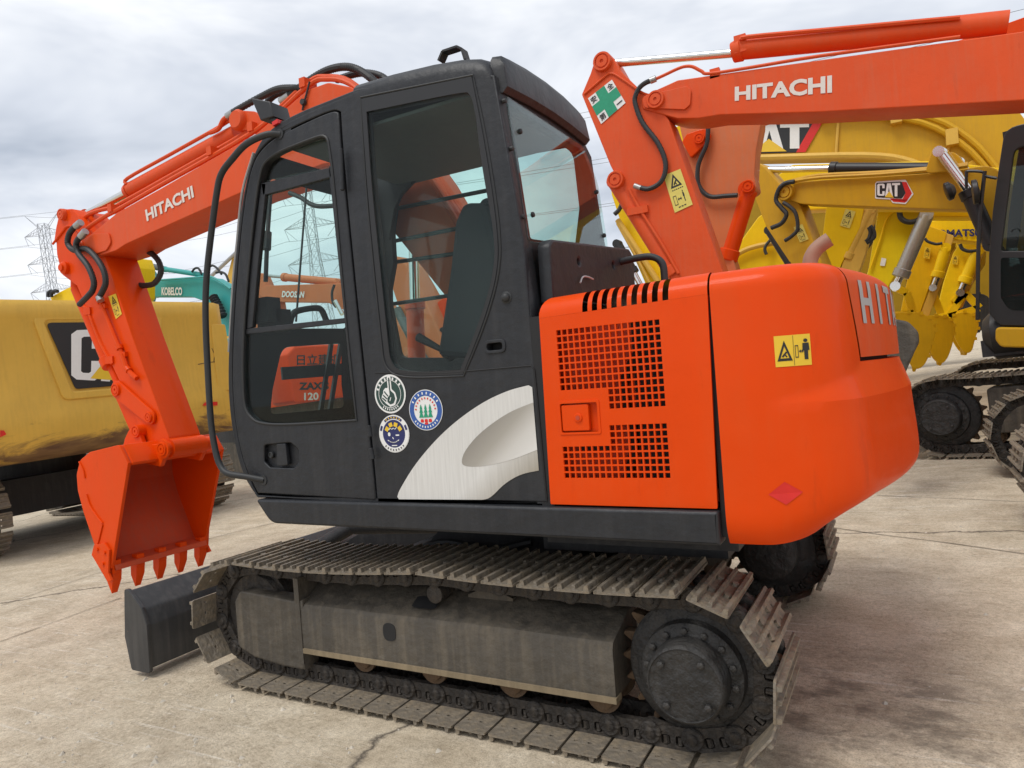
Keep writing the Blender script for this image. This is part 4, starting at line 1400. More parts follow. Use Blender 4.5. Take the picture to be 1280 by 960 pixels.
# front frame, floor and far wall of the cab
FR_ = [(0.248, 1.040), (0.147, 1.157), (0.097, 1.365), (0.087, 1.599), (0.121, 1.851), (0.211, 2.260), (0.317, 2.614), (0.420, 2.805), (0.543, 2.889)]
mb = MB()
for y0_, y1_ in ((.073, .12), (.96, 1.02)):
    pts = FR_
    ins = [(p[0] + .05, p[1]) for p in pts]
    k = len(pts)
    ring = [(p[0] + .004, y0_, p[1]) for p in pts] + [(p[0], y0_, p[1]) for p in reversed(ins)]
    v = ring + [(p[0], y1_, p[2]) for p in ring]
    n = len(ring)
    fs = [(i, (i + 1) % n, n + (i + 1) % n, n + i) for i in range(n)]
    fs += [(i, i + 1, n - 2 - i, n - 1 - i) for i in range(k - 1)] + [(n + i, n + i + 1, n + n - 2 - i, n + n - 1 - i) for i in range(k - 1)]
    mb.add(v, fs)
mb.box(.60, .68, .03, 1.02, 2.80, 2.87)
mb.box(.16, .24, .03, 1.02, 1.30, 1.36)
ff = part('front_frame', mb, 'black_paint')
FZ = sorted([(p[1], p[0]) for p in FR_])
def front_x(z):
    for a, b in zip(FZ[:-1], FZ[1:]):
        if a[0] <= z <= b[0]:
            return a[1] + (b[1] - a[1]) * (z - a[0]) / (b[0] - a[0])
    return FZ[0][1] if z < FZ[0][0] else FZ[-1][1]
lowf = fillet([(0.371, 1.832), (0.875, 1.859), (0.889, 1.454), (0.269, 1.458)], [.08, .03, .04, .03], 5)
uppf = fillet([(.115, 1.93), (.905, 1.95), (.905, 2.60), (.86, 2.70), (.16, 2.70), (.115, 2.60)], .04, 3)
def front_panel(name, outline, holes, mat, d0, d1, parent):
    # dense columns so that the panel follows the bowed front of the cab
    v, f = fill2d(outline, holes, 0, 0)
    bm = bmesh.new()
    vs = [bm.verts.new((p[0], p[1], 0)) for p in v]
    for q in f:
        try:
            bm.faces.new([vs[i] for i in q])
        except ValueError:
            pass
    for z in [1.2 + .1 * i for i in range(17)]:
        bmesh.ops.bisect_plane(bm, geom=bm.verts[:] + bm.edges[:] + bm.faces[:], plane_co=(0, z, 0), plane_no=(0, 1, 0))
    bm.verts.ensure_lookup_table()
    bm.verts.index_update()
    vv = [(p.co.x, p.co.y) for p in bm.verts]
    ff_ = [tuple(q.index for q in fc.verts) for fc in bm.faces]
    bm.free()
    mb = MB()
    mb.add([(front_x(p[1]) + d0, p[0], p[1]) for p in vv], ff_)
    if d1 is not None:
        mb.add([(front_x(p[1]) + d1, p[0], p[1]) for p in vv], ff_)
    return mb.build(name, mat, parent)
front_panel('front_panel', [(.075, 1.10), (.975, 1.10), (.975, 2.80), (.075, 2.80)], [lowf, uppf], 'dark', .014, .03, ff)
front_panel('front_window', [(p[0], p[1]) for p in uppf], [], 'glass_green', .018, None, ff)
front_panel('front_window', [(p[0], p[1]) for p in lowf], [], 'glass_green', .018, None, ff)
mb = MB(); mb.box(.30, 1.90, .075, 1.0, 1.03, 1.10)
part('cab_floor', mb, 'dark')
mb = MB(); mb.box(.62, 1.80, .09, .98, 2.775, 2.79)
part('headliner', mb, 'trim_grey')
# far wall with its window openings
rw_o = [(-1.072, 0.971), (-0.988, 2.014), (-0.758, 3.020), (-0.604, 3.257), (-0.413, 3.362), (0.318, 3.454), (1.210, 3.289), (1.388, 2.328), (1.374, 1.565), (1.378, 0.888)]
rw_o = [(.33, 1.10), (.17, 1.40), (.19, 1.75), (.34, 2.35), (.45, 2.62), (.58, 2.80), (1.0, 2.86), (1.78, 2.78), (1.90, 2.1), (1.905, 1.10)]
op_side = fillet([(0.567, 2.744), (0.681, 2.791), (0.833, 2.827), (0.927, 2.851), (1.235, 2.854), (1.628, 2.829), (1.744, 2.742), (1.757, 2.440), (1.696, 2.149), (1.537, 1.731), (1.133, 1.688), (0.496, 1.739), (0.447, 2.078), (0.468, 2.365)], [.02, .05, .05, .02, .05, .1, .1, .05, .03, .03, .05, .05, .03, .03], 4)
far = plate('cab_far_wall', rw_o, 1.0, 1.03, 'black_frame', EX, holes=[op_side], bev=.002)
for o_ in (op_side,):
    plate('far_window', o_, 1.012, 1.016, 'glass_green', far, bev=0)
# guard bars outside the far window
for a, b in ([(0.431, 1.060, 2.676), (1.331, 1.060, 2.656)], [(0.412, 1.060, 2.476), (1.316, 1.060, 2.475)], [(0.399, 1.060, 2.346), (1.302, 1.060, 2.317)], [(0.374, 1.060, 2.085), (1.283, 1.060, 2.085)]):
    mb = MB(); mb.cyl(a, b, .0125, n=10)
    mb.build('guard_bar', 'rubber', far)
# the dark inner trim of the far front pillar and its bits
mb = MB()
tr_ = [(0.358, 2.917), (0.470, 2.893), (0.546, 2.653), (0.538, 2.311), (0.397, 1.882), (0.346, 1.887), (0.354, 2.487)]
plate_into(mb, tr_, .94, .985, (), .004)
part('pillar_trim', mb, 'dark')

# ---------------- cab door
d_o = chaikin([(0.257, 1.065), (0.161, 1.228), (0.120, 1.512), (0.155, 1.848), (0.269, 2.376), (0.382, 2.724), (0.508, 2.822), (0.719, 2.852), (0.959, 2.874), (0.991, 2.855), (0.988, 2.672), (1.001, 2.146), (1.029, 1.284), (1.037, 1.041)], 3, (0, 9, 13))
dw_all = chaikin([(0.439, 2.664), (0.511, 2.753), (0.811, 2.773), (0.913, 2.772), (0.922, 2.687), (0.932, 2.564), (0.939, 1.891), (0.960, 1.417), (0.341, 1.408), (0.219, 1.475), (0.208, 1.592), (0.238, 1.861), (0.323, 2.244)], 3, (7,))
hr = fillet([(0.331, 1.313), (0.519, 1.321), (0.570, 1.284), (0.563, 1.221), (0.527, 1.193), (0.359, 1.198), (0.321, 1.227)], .02, 3)
door = plate('cab_door', d_o, CY - .004, CY + .040, 'black_paint', EX, holes=[dw_all, hr], bev=.007, bres=2)
mb = MB(); sl_ = dw_all + [dw_all[0]]
mb.tube(at_y(sl_, CY - .004), .007, 6, smooth=False)
mb.build('door_window_seal', 'rubber', door)
upper = fillet([(0.454, 2.644), (0.914, 2.632), (0.935, 1.903), (0.268, 1.916), (0.344, 2.282)], [.02, .01, .01, .01, .1], 3)
cap = chaikin([(0.442, 2.639), (0.516, 2.748), (0.811, 2.769), (0.912, 2.765), (0.920, 2.687), (0.921, 2.604)], 2, (0, 5))
lower = chaikin([(0.236, 1.899), (0.943, 1.883), (0.965, 1.413), (0.347, 1.403), (0.224, 1.470), (0.202, 1.592)], 3, (0, 1, 2))
plate('upper_glass', upper, CY + .016, CY + .021, 'glass_near', door, bev=0)
plate('top_glass', cap, CY + .022, CY + .027, 'glass_near', door, bev=0)
plate('lower_glass', lower, CY + .010, CY + .015, 'glass_near', door, bev=0)
# sliding window frame: rails and stiles
frm = [([(0.447, 2.634), (0.908, 2.618), (0.913, 2.572), (0.452, 2.572)], 'window_rail'), ([(0.251, 1.918), (0.940, 1.902), (0.942, 1.879), (0.247, 1.889)], 'window_rail'),
       ([(0.447, 2.634), (0.481, 2.627), (0.380, 2.236), (0.304, 1.921), (0.262, 1.917), (0.328, 2.243)], 'window_stile'), ([(0.898, 2.624), (0.933, 2.624), (0.954, 1.897), (0.924, 1.893)], 'window_stile')]
for pts, nm in frm:
    plate(nm, pts, CY + .004, CY + .030, 'black_paint', door, bev=.003)
mb = MB(); cl = [(0.928, 0.030, 2.176), (0.962, 0.030, 2.175), (0.963, 0.030, 2.080), (0.928, 0.030, 2.081)]
plate_into(mb, [(p[0], p[2]) for p in cl], CY - .002, CY + .012, (), .003)
mb.build('window_catch', 'rubber', door)
# lower window dark film border around the far opening is the cab interior; handle in its dish
mb = MB(); hb = hr
mb.loft([[(p[0], CY + .000, p[1]) for p in hb], [(p[0], CY + .022, p[1]) for p in hb]], caps=False)
mb.add([(p[0], CY + .024, p[1]) for p in hb], [tuple(range(len(hb)))])
hd = mb.build('handle_dish', 'black_paint', door)
hh = [(0.423, 1.316), (0.485, 1.318), (0.490, 1.209), (0.417, 1.206)]
plate('door_handle', fillet(hh, .006, 2), CY - .006, CY + .018, 'black_paint', door, bev=.003)
lk = [(0.360, 1.259)][0]
mb = MB(); mb.lathe((lk[0], CY + .02, lk[1]), (0, -1, 0), [(0, .017), (.012, .016), (.014, .012), (.010, .010)], 16)
mb.build('door_lock', 'rubber', door)
for a, b in ([(1.010, 0.000, 2.675), (1.001, 0.000, 2.485)], [(1.051, 0.000, 1.391), (1.055, 0.000, 1.339)], [(1.052, 0.000, 1.287), (1.059, 0.000, 1.235)]):
    mb = MB(); mb.cyl(a, b, .011, n=10, bev=.002)
    mb.build('hinge', 'black_paint', door)
# roof lamp / camera on its bracket at the front corner of the roof
lm = [(0.432, 0.060, 3.066), (0.563, 0.060, 3.013), (0.583, 0.060, 2.936), (0.487, 0.060, 2.939)]
mb = MB()
plate_into(mb, [(p[0], p[2]) for p in lm], .02, .14, (), .006)
mb.bar([(0.534, 0.060, 2.948), (0.613, 0.060, 2.913)][0], [(0.534, 0.060, 2.948), (0.612, 0.060, 2.897)][1], .05, .02)
wl_ = part('work_lamp', mb, 'black_print')
mb = MB(); a, b = [(0.572, 0.030, 2.898), (0.611, 0.030, 2.905)]; mb.bar(a, b, .03, .02)
mb.build('lamp_bracket', 'red_print', wl_)
# long grab rail in front of the door
rail = [(0.609, -0.045, 2.842), (0.554, -0.045, 2.843), (0.450, -0.045, 2.812), (0.340, -0.045, 2.760), (0.256, -0.045, 2.705), (0.211, -0.045, 2.620), (0.135, -0.045, 2.387), (0.080, -0.045, 2.187), (0.050, -0.045, 1.982), (0.035, -0.045, 1.690), (0.030, -0.045, 1.438), (0.050, -0.045, 1.286), (0.079, -0.045, 1.215), (0.130, -0.045, 1.177), (0.217, -0.045, 1.156), (0.308, -0.045, 1.132)]
rail = [(p[0], -.045 + (.075 if i in (0, 15) else (.035 if i in (1, 14) else 0)), p[2]) for i, p in enumerate(rail)]
mb = MB(); mb.tube(rail, .0165, 12, 5)
part('grab_rail', mb, 'rubber')
mb = MB()
for p in (rail[0], rail[-1]):
    mb.lathe((p[0], p[1] - .01, p[2]), (0, 1, 0), [(0, .026), (.03, .028)], 12)
part('rail_foot', mb, 'rubber')
# grab rail on the engine cover, behind the cab
hr2 = [(1.985, 0.950, 2.114), (2.088, 0.950, 2.120), (2.146, 0.950, 2.115), (2.186, 0.950, 2.093), (2.204, 0.950, 2.059), (2.206, 0.950, 1.982)]
mb = MB(); mb.tube(hr2, .018, 10, 5)
part('cover_rail', mb, 'rubber')
# ---------------- inside the cab
mb = MB()
plate_into(mb, fillet([(1.435, 2.412), (1.380, 2.329), (1.332, 2.113), (1.217, 1.694), (1.525, 1.649), (1.610, 2.114), (1.562, 2.389)], [.05, .05, .05, .03, .03, .1, .06], 4), .34, .74, (), .03)
seat = part('seat', mb, 'seat_cloth')
mb = MB(); plate_into(mb, fillet([(1.02, 1.40), (1.62, 1.38), (1.66, 1.52), (1.02, 1.54)], .04, 4), .30, .78, (), .03)
mb.build('seat_cushion', 'seat_cloth', seat)
mb = MB(); plate_into(mb, fillet([(1.454, 2.400), (1.495, 2.440), (1.575, 2.425), (1.576, 2.230), (1.474, 2.207)], .03, 4), .42, .66, (), .03)
mb.build('headrest', 'seat_cloth', seat)
mb = MB(); mb.box(1.0, 1.62, .36, .72, 1.08, 1.40)
mb.build('seat_base', 'dark', seat)
mb = MB()
mb.box(.95, 1.60, .80, .97, 1.08, 1.62); mb.box(1.0, 1.6, .12, .24, 1.08, 1.50)
mb.box(.42, .62, .86, .98, 1.08, 1.60)
part('console', mb, 'trim_grey')
a, b = [(0.839, 0.720, 1.832), (0.995, 0.720, 1.746)]
mb = MB(); mb.cyl(b, a, .016, .026, 12, bev=.006); mb.lathe(b, Vector(b) - Vector(a), [(0, .02), (.03, .034), (.08, .036)], 12)
part('joystick', mb, 'rubber')
a, b = [(0.912, 0.850, 1.873), (0.968, 0.850, 1.826)]
mb = MB(); mb.cyl(a, b, .014, n=10, bev=.004)
part('lever', mb, 'rubber')
hb_ = [(0.300, 0.294, 1.950), (0.300, 0.322, 2.000), (0.300, 0.372, 2.024), (0.300, 0.498, 2.044), (0.300, 0.548, 2.033), (0.300, 0.580, 1.974)]
mb = MB(); mb.tube(hb_, .018, 10, 5)
part('inner_rail', mb, 'rubber')
wp = [(0.604, 0.300, 2.679), (0.330, 0.300, 1.956)]
mb = MB(); mb.cyl([(0.220, 0.598, 2.828), (0.220, 0.421, 1.972)][0], [(0.220, 0.598, 2.828), (0.220, 0.421, 1.972)][1], .006, n=8)
part('wiper_arm', mb, 'rubber')
mb = MB(); plate_into(mb, [(0.461, 2.908), (0.651, 2.897), (0.854, 2.864), (0.912, 2.814), (0.747, 2.777), (0.639, 2.711), (0.583, 2.634), (0.529, 2.458), (0.497, 2.512), (0.485, 2.711)], .93, .96, (), .004)
mb.box(.45, .47, .90, .93, 2.0, 2.65)
part('sun_visor', mb, 'dark')
for a, b in ([(0.060, 0.864, 1.862), (0.060, 0.719, 1.426)], [(0.060, 0.954, 1.872), (0.060, 0.803, 1.429)]):
    mb = MB(); mb.bar(a, b, .016, .03)
    part('front_guard_bar', mb, 'rubber')
mb = MB(); a, b = [(0.050, 0.445, 1.687), (0.050, 1.021, 1.701)]; mb.bar(a, b, .012, .075)
part('reflection_band', mb, 'rubber')  # dark bar drawn in place of a reflection in the door glass
mb = MB(); mb.tube([(0.397, 0.045, 2.802), (0.294, 0.045, 2.622), (0.228, 0.045, 2.384), (0.175, 0.045, 2.182), (0.133, 0.045, 1.977), (0.099, 0.045, 1.810)], .007, 6, 4)
part('glass_edge_glint', mb, 'glint_grey')  # pale tube painted as the bright reflection along the windscreen edge
mb = MB(); mb.box(.25, .55, .10, .97, 1.08, 1.34); mb.box(.22, .40, .86, .97, 1.34, 1.95); mb.box(.20, .34, .11, .20, 1.95, 2.08); mb.box(.20, .34, .16, .27, 1.90, 2.02)
part('dash', mb, 'dark')
mb = MB(); mb.tube([(0.240, 0.286, 2.679), (0.240, 0.237, 2.408), (0.240, 0.203, 2.179)], .012, 8); mb.tube([(0.240, 0.241, 2.452), (0.240, 0.226, 2.354)], .024, 8)
part('wiper_stay', mb, 'rubber')
# mirror beyond the far corner
mb = MB(); mb.tube([(-0.413, 1.080, 2.952), (-0.312, 1.080, 2.900), (-0.229, 1.080, 2.841), (-0.145, 1.080, 2.810), (-0.004, 1.080, 2.789)], .016, 8, 5)
part('mirror_arm', mb, 'rubber')

# ---------------- graphics on the side panel
gfn = lambda u, v, lift=0.0: Vector((u, CY - .0005 - lift, v))
sw = [(1.164, 1.058), (1.176, 1.087), (1.287, 1.218), (1.455, 1.357), (1.637, 1.460), (1.781, 1.510), (1.880, 1.525), (1.896, 1.516), (1.898, 1.176), (1.816, 1.163), (1.733, 1.123), (1.657, 1.058), (1.617, 1.052), (1.172, 1.047)]
sw = chaikin(sw, 3, (0, 6, 7, 8, 12, 13))
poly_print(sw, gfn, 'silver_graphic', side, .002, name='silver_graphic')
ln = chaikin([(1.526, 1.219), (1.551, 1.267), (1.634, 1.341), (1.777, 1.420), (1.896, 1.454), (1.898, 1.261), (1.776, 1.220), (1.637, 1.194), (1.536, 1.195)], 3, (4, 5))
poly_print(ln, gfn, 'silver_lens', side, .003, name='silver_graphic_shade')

def sticker(c, d, kind, label):
    cx, cz = c
    r = d / 2
    fn = lambda u, v, lift=0.0: Vector((cx + u * r, CY - .0005 - lift, cz + v * r))
    base = poly_print(circle(0, 0, 1, 40), fn, 'white_print', side, .002, name='round_sticker')
    base['label'] = label
    ring = lambda a, b: (circle(0, 0, a, 40), (circle(0, 0, b, 40),))
    disc = lambda a: (circle(0, 0, a, 40), ())
    def marks(n, rad, a0, a1, w, h):
        out = []
        for i in range(n):
            a = math.radians(a0 + (a1 - a0) * i / (n - 1))
            ca, sa = math.cos(a), math.sin(a)
            q = []
            for du, dv in ((-w, -h), (w, -h), (w, h), (-w, h)):
                rr = rad + dv
                q.append((rr * ca + du * sa, rr * sa - du * ca))
            out.append((q, ()))
        return out
    if kind == 'finger':
        many([disc(.90)], fn, 'dark_green_print', base, .003)
        w = [ring(.72, .69)]
        # pointing hand: outline in white, palm dark again
        hand = fillet([(-.10, .30), (-.12, .86), (.0, .98), (.13, .88), (.14, .25), (.36, .05), (.44, -.25), (.30, -.58), (-.02, -.66), (-.28, -.48), (-.55, -.22), (-.50, -.05), (-.42, .05), (-.40, .20), (-.25, .33)], .08, 3)
        w += [(hand, ())]
        w += marks(4, .80, 160, 108, .05, .07) + marks(3, .80, 72, 35, .05, .07) + marks(8, .80, 235, 305, .03, .05)
        many(w, fn, 'white_print', base, .004)
        inner = fillet([(-.02, .28), (-.03, .84), (.05, .84), (.06, .18), (.28, .0), (.34, -.26), (.22, -.48), (.0, -.54), (-.18, -.40), (-.16, -.2), (.0, -.05)], .05, 3)
        it = [(inner, ())]
        for q in ((-.32, .12, -.14, -.08), (-.40, -.06, -.22, -.22), (-.46, -.2, -.28, -.34)):
            it.append((stroke((q[0], q[1]), (q[2], q[3]), .07), ()))
        many(it, fn, 'dark_green_print', base, .005)
        many([(stroke((.0, -.34), (.06, -.2), .05), ())], fn, 'white_print', base, .006)
    elif kind == 'trees':
        many([ring(.96, .70)], fn, 'blue_print', base, .003)
        many(marks(8, .83, 150, 30, .035, .06) + marks(10, .83, 220, 320, .03, .05), fn, 'white_print', base, .004)
        many([(q[0], ()) for q in marks(11, .58, 175, 5, .035, .045)], fn, 'red_print', base, .004)
        tr = []
        for x in (-.27, .0, .27):
            tr.append(([(x - .14, -.36), (x + .14, -.36), (x + .05, -.12), (x + .11, -.12), (x + .04, .06), (x + .08, .06), (x, .30), (x - .08, .06), (x - .04, .06), (x - .11, -.12), (x - .05, -.12)], ()))
        many(tr, fn, 'green_print', base, .004)
        many([(fillet([(x - .09, -.60), (x + .09, -.60), (x + .09, -.44), (x - .09, -.44)], .04, 2), ()) for x in (-.24, .0, .24)] + [(oval(0, -.66, .2, .1), ())], fn, 'red_print', base, .004)
    else:
        many([ring(.96, .74)], fn, 'white_print', base, .003)
        many([ring(.93, .76)] if False else [], fn, 'black_print', base, .003) if False else None
        many([disc(.74)], fn, 'navy_print', base, .003)
        arc = lambda a0, a1, r0, r1: [(r0 * math.cos(math.radians(a0 + (a1 - a0) * i / 10)), r0 * math.sin(math.radians(a0 + (a1 - a0) * i / 10))) for i in range(11)] + [(r1 * math.cos(math.radians(a1 - (a1 - a0) * i / 10)), r1 * math.sin(math.radians(a1 - (a1 - a0) * i / 10))) for i in range(11)]
        many([(arc(50, 130, .93, .80), ()), (arc(150, 168, .93, .80), ()), (arc(12, 30, .93, .80), ())], fn, 'navy_print', base, .004)
        many(marks(6, .865, 120, 60, .04, .035), fn, 'yellow_print', base, .005)
        many(marks(8, .86, 228, 312, .03, .05), fn, 'black_print', base, .005)
        many(marks(4, .50, 148, 32, .12, .11), fn, 'yellow_print', base, .005)
        face = [(stroke((-.30 + .1 * i, .22 + .1 * (i % 2)), (-.2 + .1 * i, .22 + .1 * ((i + 1) % 2)), .04), ()) for i in range(5)]
        face += [(oval(-.30, -.02, .16, .2), ()), (oval(.24, -.08, .24, .07), ()), (stroke((-.08, -.2), (-.04, -.26), .05), ())]
        face += [(stroke((-.40 + .1 * i, -.34 - .12 * math.sin(i / 7 * math.pi)), (-.30 + .1 * i, -.34 - .12 * math.sin((i + 1) / 7 * math.pi)), .05), ()) for i in range(7)]
        face += [(stroke((-.15, -.62), (.15, -.62), .05), ())]
        many(face, fn, 'white_print', base, .005)
sd = .178
sticker([(1.167, 1.529)][0], sd, 'finger', 'dark green round sticker with a white pointing finger')
sticker([(1.359, 1.447)][0], sd * 1.02, 'trees', 'white and blue round sticker with three green trees')
sticker([(1.173, 1.347)][0], sd * .97, 'face', 'navy round sticker with yellow squares and a drawn smile')

# ---------------- boom, arm and bucket of the orange excavator
def link_plate(mb, p, q, r0, r1, y0, y1):
    p, q = Vector(p), Vector(q)
    d = (q - p).normalized(); n = Vector((-d.y, d.x))
    pts = []
    for k in range(9):
        an = math.pi / 2 + math.pi * k / 8
        pts.append(tuple(p + (d * math.cos(an) + n * math.sin(an)) * r0))
    for k in range(9):
        an = -math.pi / 2 + math.pi * k / 8
        pts.append(tuple(q + (d * math.cos(an) + n * math.sin(an)) * r1))
    plate_into(mb, pts, y0, y1, (), .004)
def pin(mb, c, y0, y1, r):
    g = r * .14
    mb.lathe((c[0], y0, c[1]), (0, 1, 0), [(g, .001), (g, r * .2), (0, r * .2), (0, r * .60), (g, r * .62), (g, r * .74), (0, r * .76), (0, r * .94), (g, r), (y1 - y0 - .006, r), (y1 - y0, r * .8)], 22)
BY0, BY1 = 1.065, 1.425
boom_o = fillet([(-2.906, 3.001), (-2.727, 3.034), (-2.538, 3.090), (-2.332, 3.153), (-1.764, 3.240), (-0.675, 3.418), (-0.158, 3.594), (0.021, 3.595), (0.220, 3.511), (0.515, 3.188), (0.746, 2.835), (1.061, 2.247), (1.259, 1.839), (1.381, 1.562), (1.224, 1.433), (1.032, 1.729), (0.871, 2.018), (0.464, 2.534), (0.101, 3.003), (-0.031, 3.078), (-0.882, 3.039), (-1.232, 2.999), (-2.249, 2.884), (-2.382, 2.853), (-2.661, 2.841), (-2.819, 2.865), (-2.917, 2.921)], [.06, .0, .05, .05, 0, .1, .1, .1, .1, .2, .2, .1, 0, .1, .1, 0, 0, .1, .1, .15, 0, 0, .1, .1, .02, .04, .05], 4)
boom = plate('boom', boom_o, BY0, BY1, 'orange_boom', EX, bev=.006)
# cheek plates and pins
ck = fillet([(-2.878, 2.996), (-2.641, 3.032), (-2.444, 3.006), (-2.422, 2.924), (-2.495, 2.869), (-2.733, 2.858), (-2.868, 2.891)], [.06, .02, .04, .04, .04, .02, .06], 4)
plate('boom_cheek', ck, BY0 - .014, BY0 - .001, 'orange_boom', boom, bev=.003)
plate('boom_cheek', ck, BY1 + .001, BY1 + .014, 'orange_boom', boom, bev=.003)
pv = [(-2.839, 2.958)][0]
mb = MB(); mb.cyl((pv[0], BY0 - .03, pv[1]), (pv[0], BY1 + .03, pv[1]), .048, n=20, bev=.006); mb.cyl((pv[0], BY0 - .036, pv[1]), (pv[0], BY0 - .02, pv[1]), .028, n=14)
mb.build('pivot_pin', 'orange_boom', boom)
fn = quad_map([(-1.949, 1.063, 3.015), (-1.371, 1.063, 3.100), (-1.383, 1.063, 3.192), (-1.962, 1.063, 3.109)])
lettering('HITACHI', fn, 'cream_print', boom, bold=.035, lift=.003)
# pipes along the top edge, with clamps
def offset_line(px3, dy):
    return [(p[0], p[1] + dy, p[2]) for p in px3]
pl1 = [(-2.886, 1.100, 3.075), (-2.799, 1.100, 3.112), (-2.668, 1.100, 3.145), (-2.517, 1.100, 3.172), (-2.405, 1.100, 3.186), (-1.810, 1.100, 3.281), (-0.711, 1.100, 3.459), (-0.188, 1.100, 3.637), (-0.021, 1.100, 3.639), (0.179, 1.100, 3.554), (0.404, 1.100, 3.326)]
pl2 = [(-3.045, 1.160, 3.198), (-2.957, 1.160, 3.225), (-2.847, 1.160, 3.254), (-2.672, 1.160, 3.257), (-2.493, 1.160, 3.245), (-2.425, 1.160, 3.260), (-1.888, 1.160, 3.340), (-0.772, 1.160, 3.518), (-0.249, 1.160, 3.692), (-0.073, 1.160, 3.689), (0.131, 1.160, 3.602), (0.359, 1.160, 3.370)]
for pl in (pl1, pl2):
    mb = MB(); mb.tube(pl, .018, 8, 4)
    mb.build('boom_pipe', 'orange_boom', boom)
for pl in ([(0.662, 1.090, 2.977), (0.919, 1.090, 2.535), (1.063, 1.090, 2.249), (1.248, 1.090, 1.873)], [(0.560, 1.160, 3.112), (0.920, 1.160, 2.546), (1.077, 1.160, 2.254), (1.263, 1.160, 1.874)], [(0.449, 1.240, 3.267), (0.938, 1.240, 2.531), (1.085, 1.240, 2.237), (1.273, 1.240, 1.852)]):
    mb = MB(); mb.tube(pl, .022, 8, 3)
    mb.build('boom_pipe', 'orange_boom', boom)
cl_ = [(-2.438, 1.130, 3.217), (-1.186, 1.130, 3.416), (-0.741, 1.130, 3.491), (-0.215, 1.130, 3.665)]
for p in cl_:
    mb = MB(); mb.box(p[0] - .025, p[0] + .025, 1.07, 1.19, p[2] - .035, p[2] + .028)
    mb.build('pipe_clamp', 'orange_boom', boom)
wr = [(-0.129, 1.055, 3.637), (-0.166, 1.055, 3.561), (-0.193, 1.055, 3.514), (-0.213, 1.055, 3.465)]
mb = MB(); mb.tube(wr, .007, 6, 4); mb.lathe(wr[2], (0, -1, 0), [(0, .025), (.02, .02)], 8)
mb.build('wire_tie', 'rubber', boom)
# arm cylinder on top of the boom
yc = 1.245
c0 = [(p[0], 1.245, p[2]) for p in [(-3.135, 1.080, 3.285)] + [(-2.367, 1.245, 3.460)] + [(-2.301, 1.245, 3.467)] + [(-1.114, 1.245, 3.647)] + [(-0.895, 1.110, 3.580)]]
for i_, t_ in ((1, .315), (2, .335), (3, .93)):
    c0[i_] = tuple(Vector(c0[0]).lerp(Vector(c0[4]), t_))
mb = MB(); mb.cyl(c0[0], c0[2], .034, n=18)
part('arm_cylinder_rod', mb, 'chrome')
mb = MB(); mb.cyl(c0[1], c0[2], .062, .072, n=20); mb.cyl(c0[2], c0[3], .066, n=20, bev=.004); mb.lathe(c0[4], (0, 1, 0), [(-.11, .055), (.11, .055)], 20)
acyl = part('arm_cylinder', mb, 'orange_boom')
pq = [Vector(c0[0]).lerp(Vector(c0[4]), t) + Vector((0, -.055, dz)) for t, dz in ((.345, .03), (.355, .075), (.6, .078), (.85, .08), (.92, .085), (.95, .06))]
mb = MB(); mb.tube(pq, .014, 8, 4)
mb.build('cylinder_pipe', 'orange_boom', acyl)
mb = MB(); mb.lathe((c0[4][0], 1.10, c0[4][2]), (0, 1, 0), [(-.02, .06), (0, .075), (.05, .075)], 20)
for q in ((308, 144), (316, 142)):
    pass
mb.build('cylinder_pin', 'orange_boom', acyl)
bk = fillet([(-0.960, 3.522), (-0.966, 3.623), (-0.878, 3.649), (-0.733, 3.607), (-0.631, 3.508), (-0.652, 3.456)], [.02, .05, .05, .05, .03, .02], 4)
plate('cylinder_bracket', bk, 1.12, 1.15, 'orange_boom', boom, bev=.004)
plate('cylinder_bracket', bk, 1.34, 1.37, 'orange_boom', boom, bev=.004)
mb = MB(); pin(mb, (c0[0][0], c0[0][2]), 1.065, 1.43, .05); mb.lathe((c0[0][0], 1.09, c0[0][2]), (0, 1, 0), [(0, .052), (.33, .052)], 18); mb.lathe((c0[0][0], 1.07, c0[0][2]), (0, 1, 0), [(0, .034), (.35, .034)], 14)
mb.cyl(c0[0], Vector(c0[0]).lerp(Vector(c0[2]), .12), .05, n=14)
part('rod_end', mb, 'orange_boom')
for yy in (.985, 1.50):
    bp_, bq_, br_ = Vector((.22, yy, 1.12)), Vector((.27, yy, 2.15)), Vector((.30, yy, 2.62))
    mb = MB(); mb.cyl(bp_, bq_, .062, n=16, bev=.004); mb.cyl(bq_ - Vector((0, 0, .06)), bq_, .072, n=16, bev=.004)
    bc_ = part('boom_cylinder', mb, 'orange_boom')
    mb = MB(); mb.cyl(bq_, br_, .035, n=12); mb.build('cylinder_rod', 'chrome', bc_)
    mb = MB(); mb.lathe(br_, (0, 1, 0), [(-.05, .055), (.05, .055)], 16); mb.build('cylinder_eye', 'orange_boom', bc_)
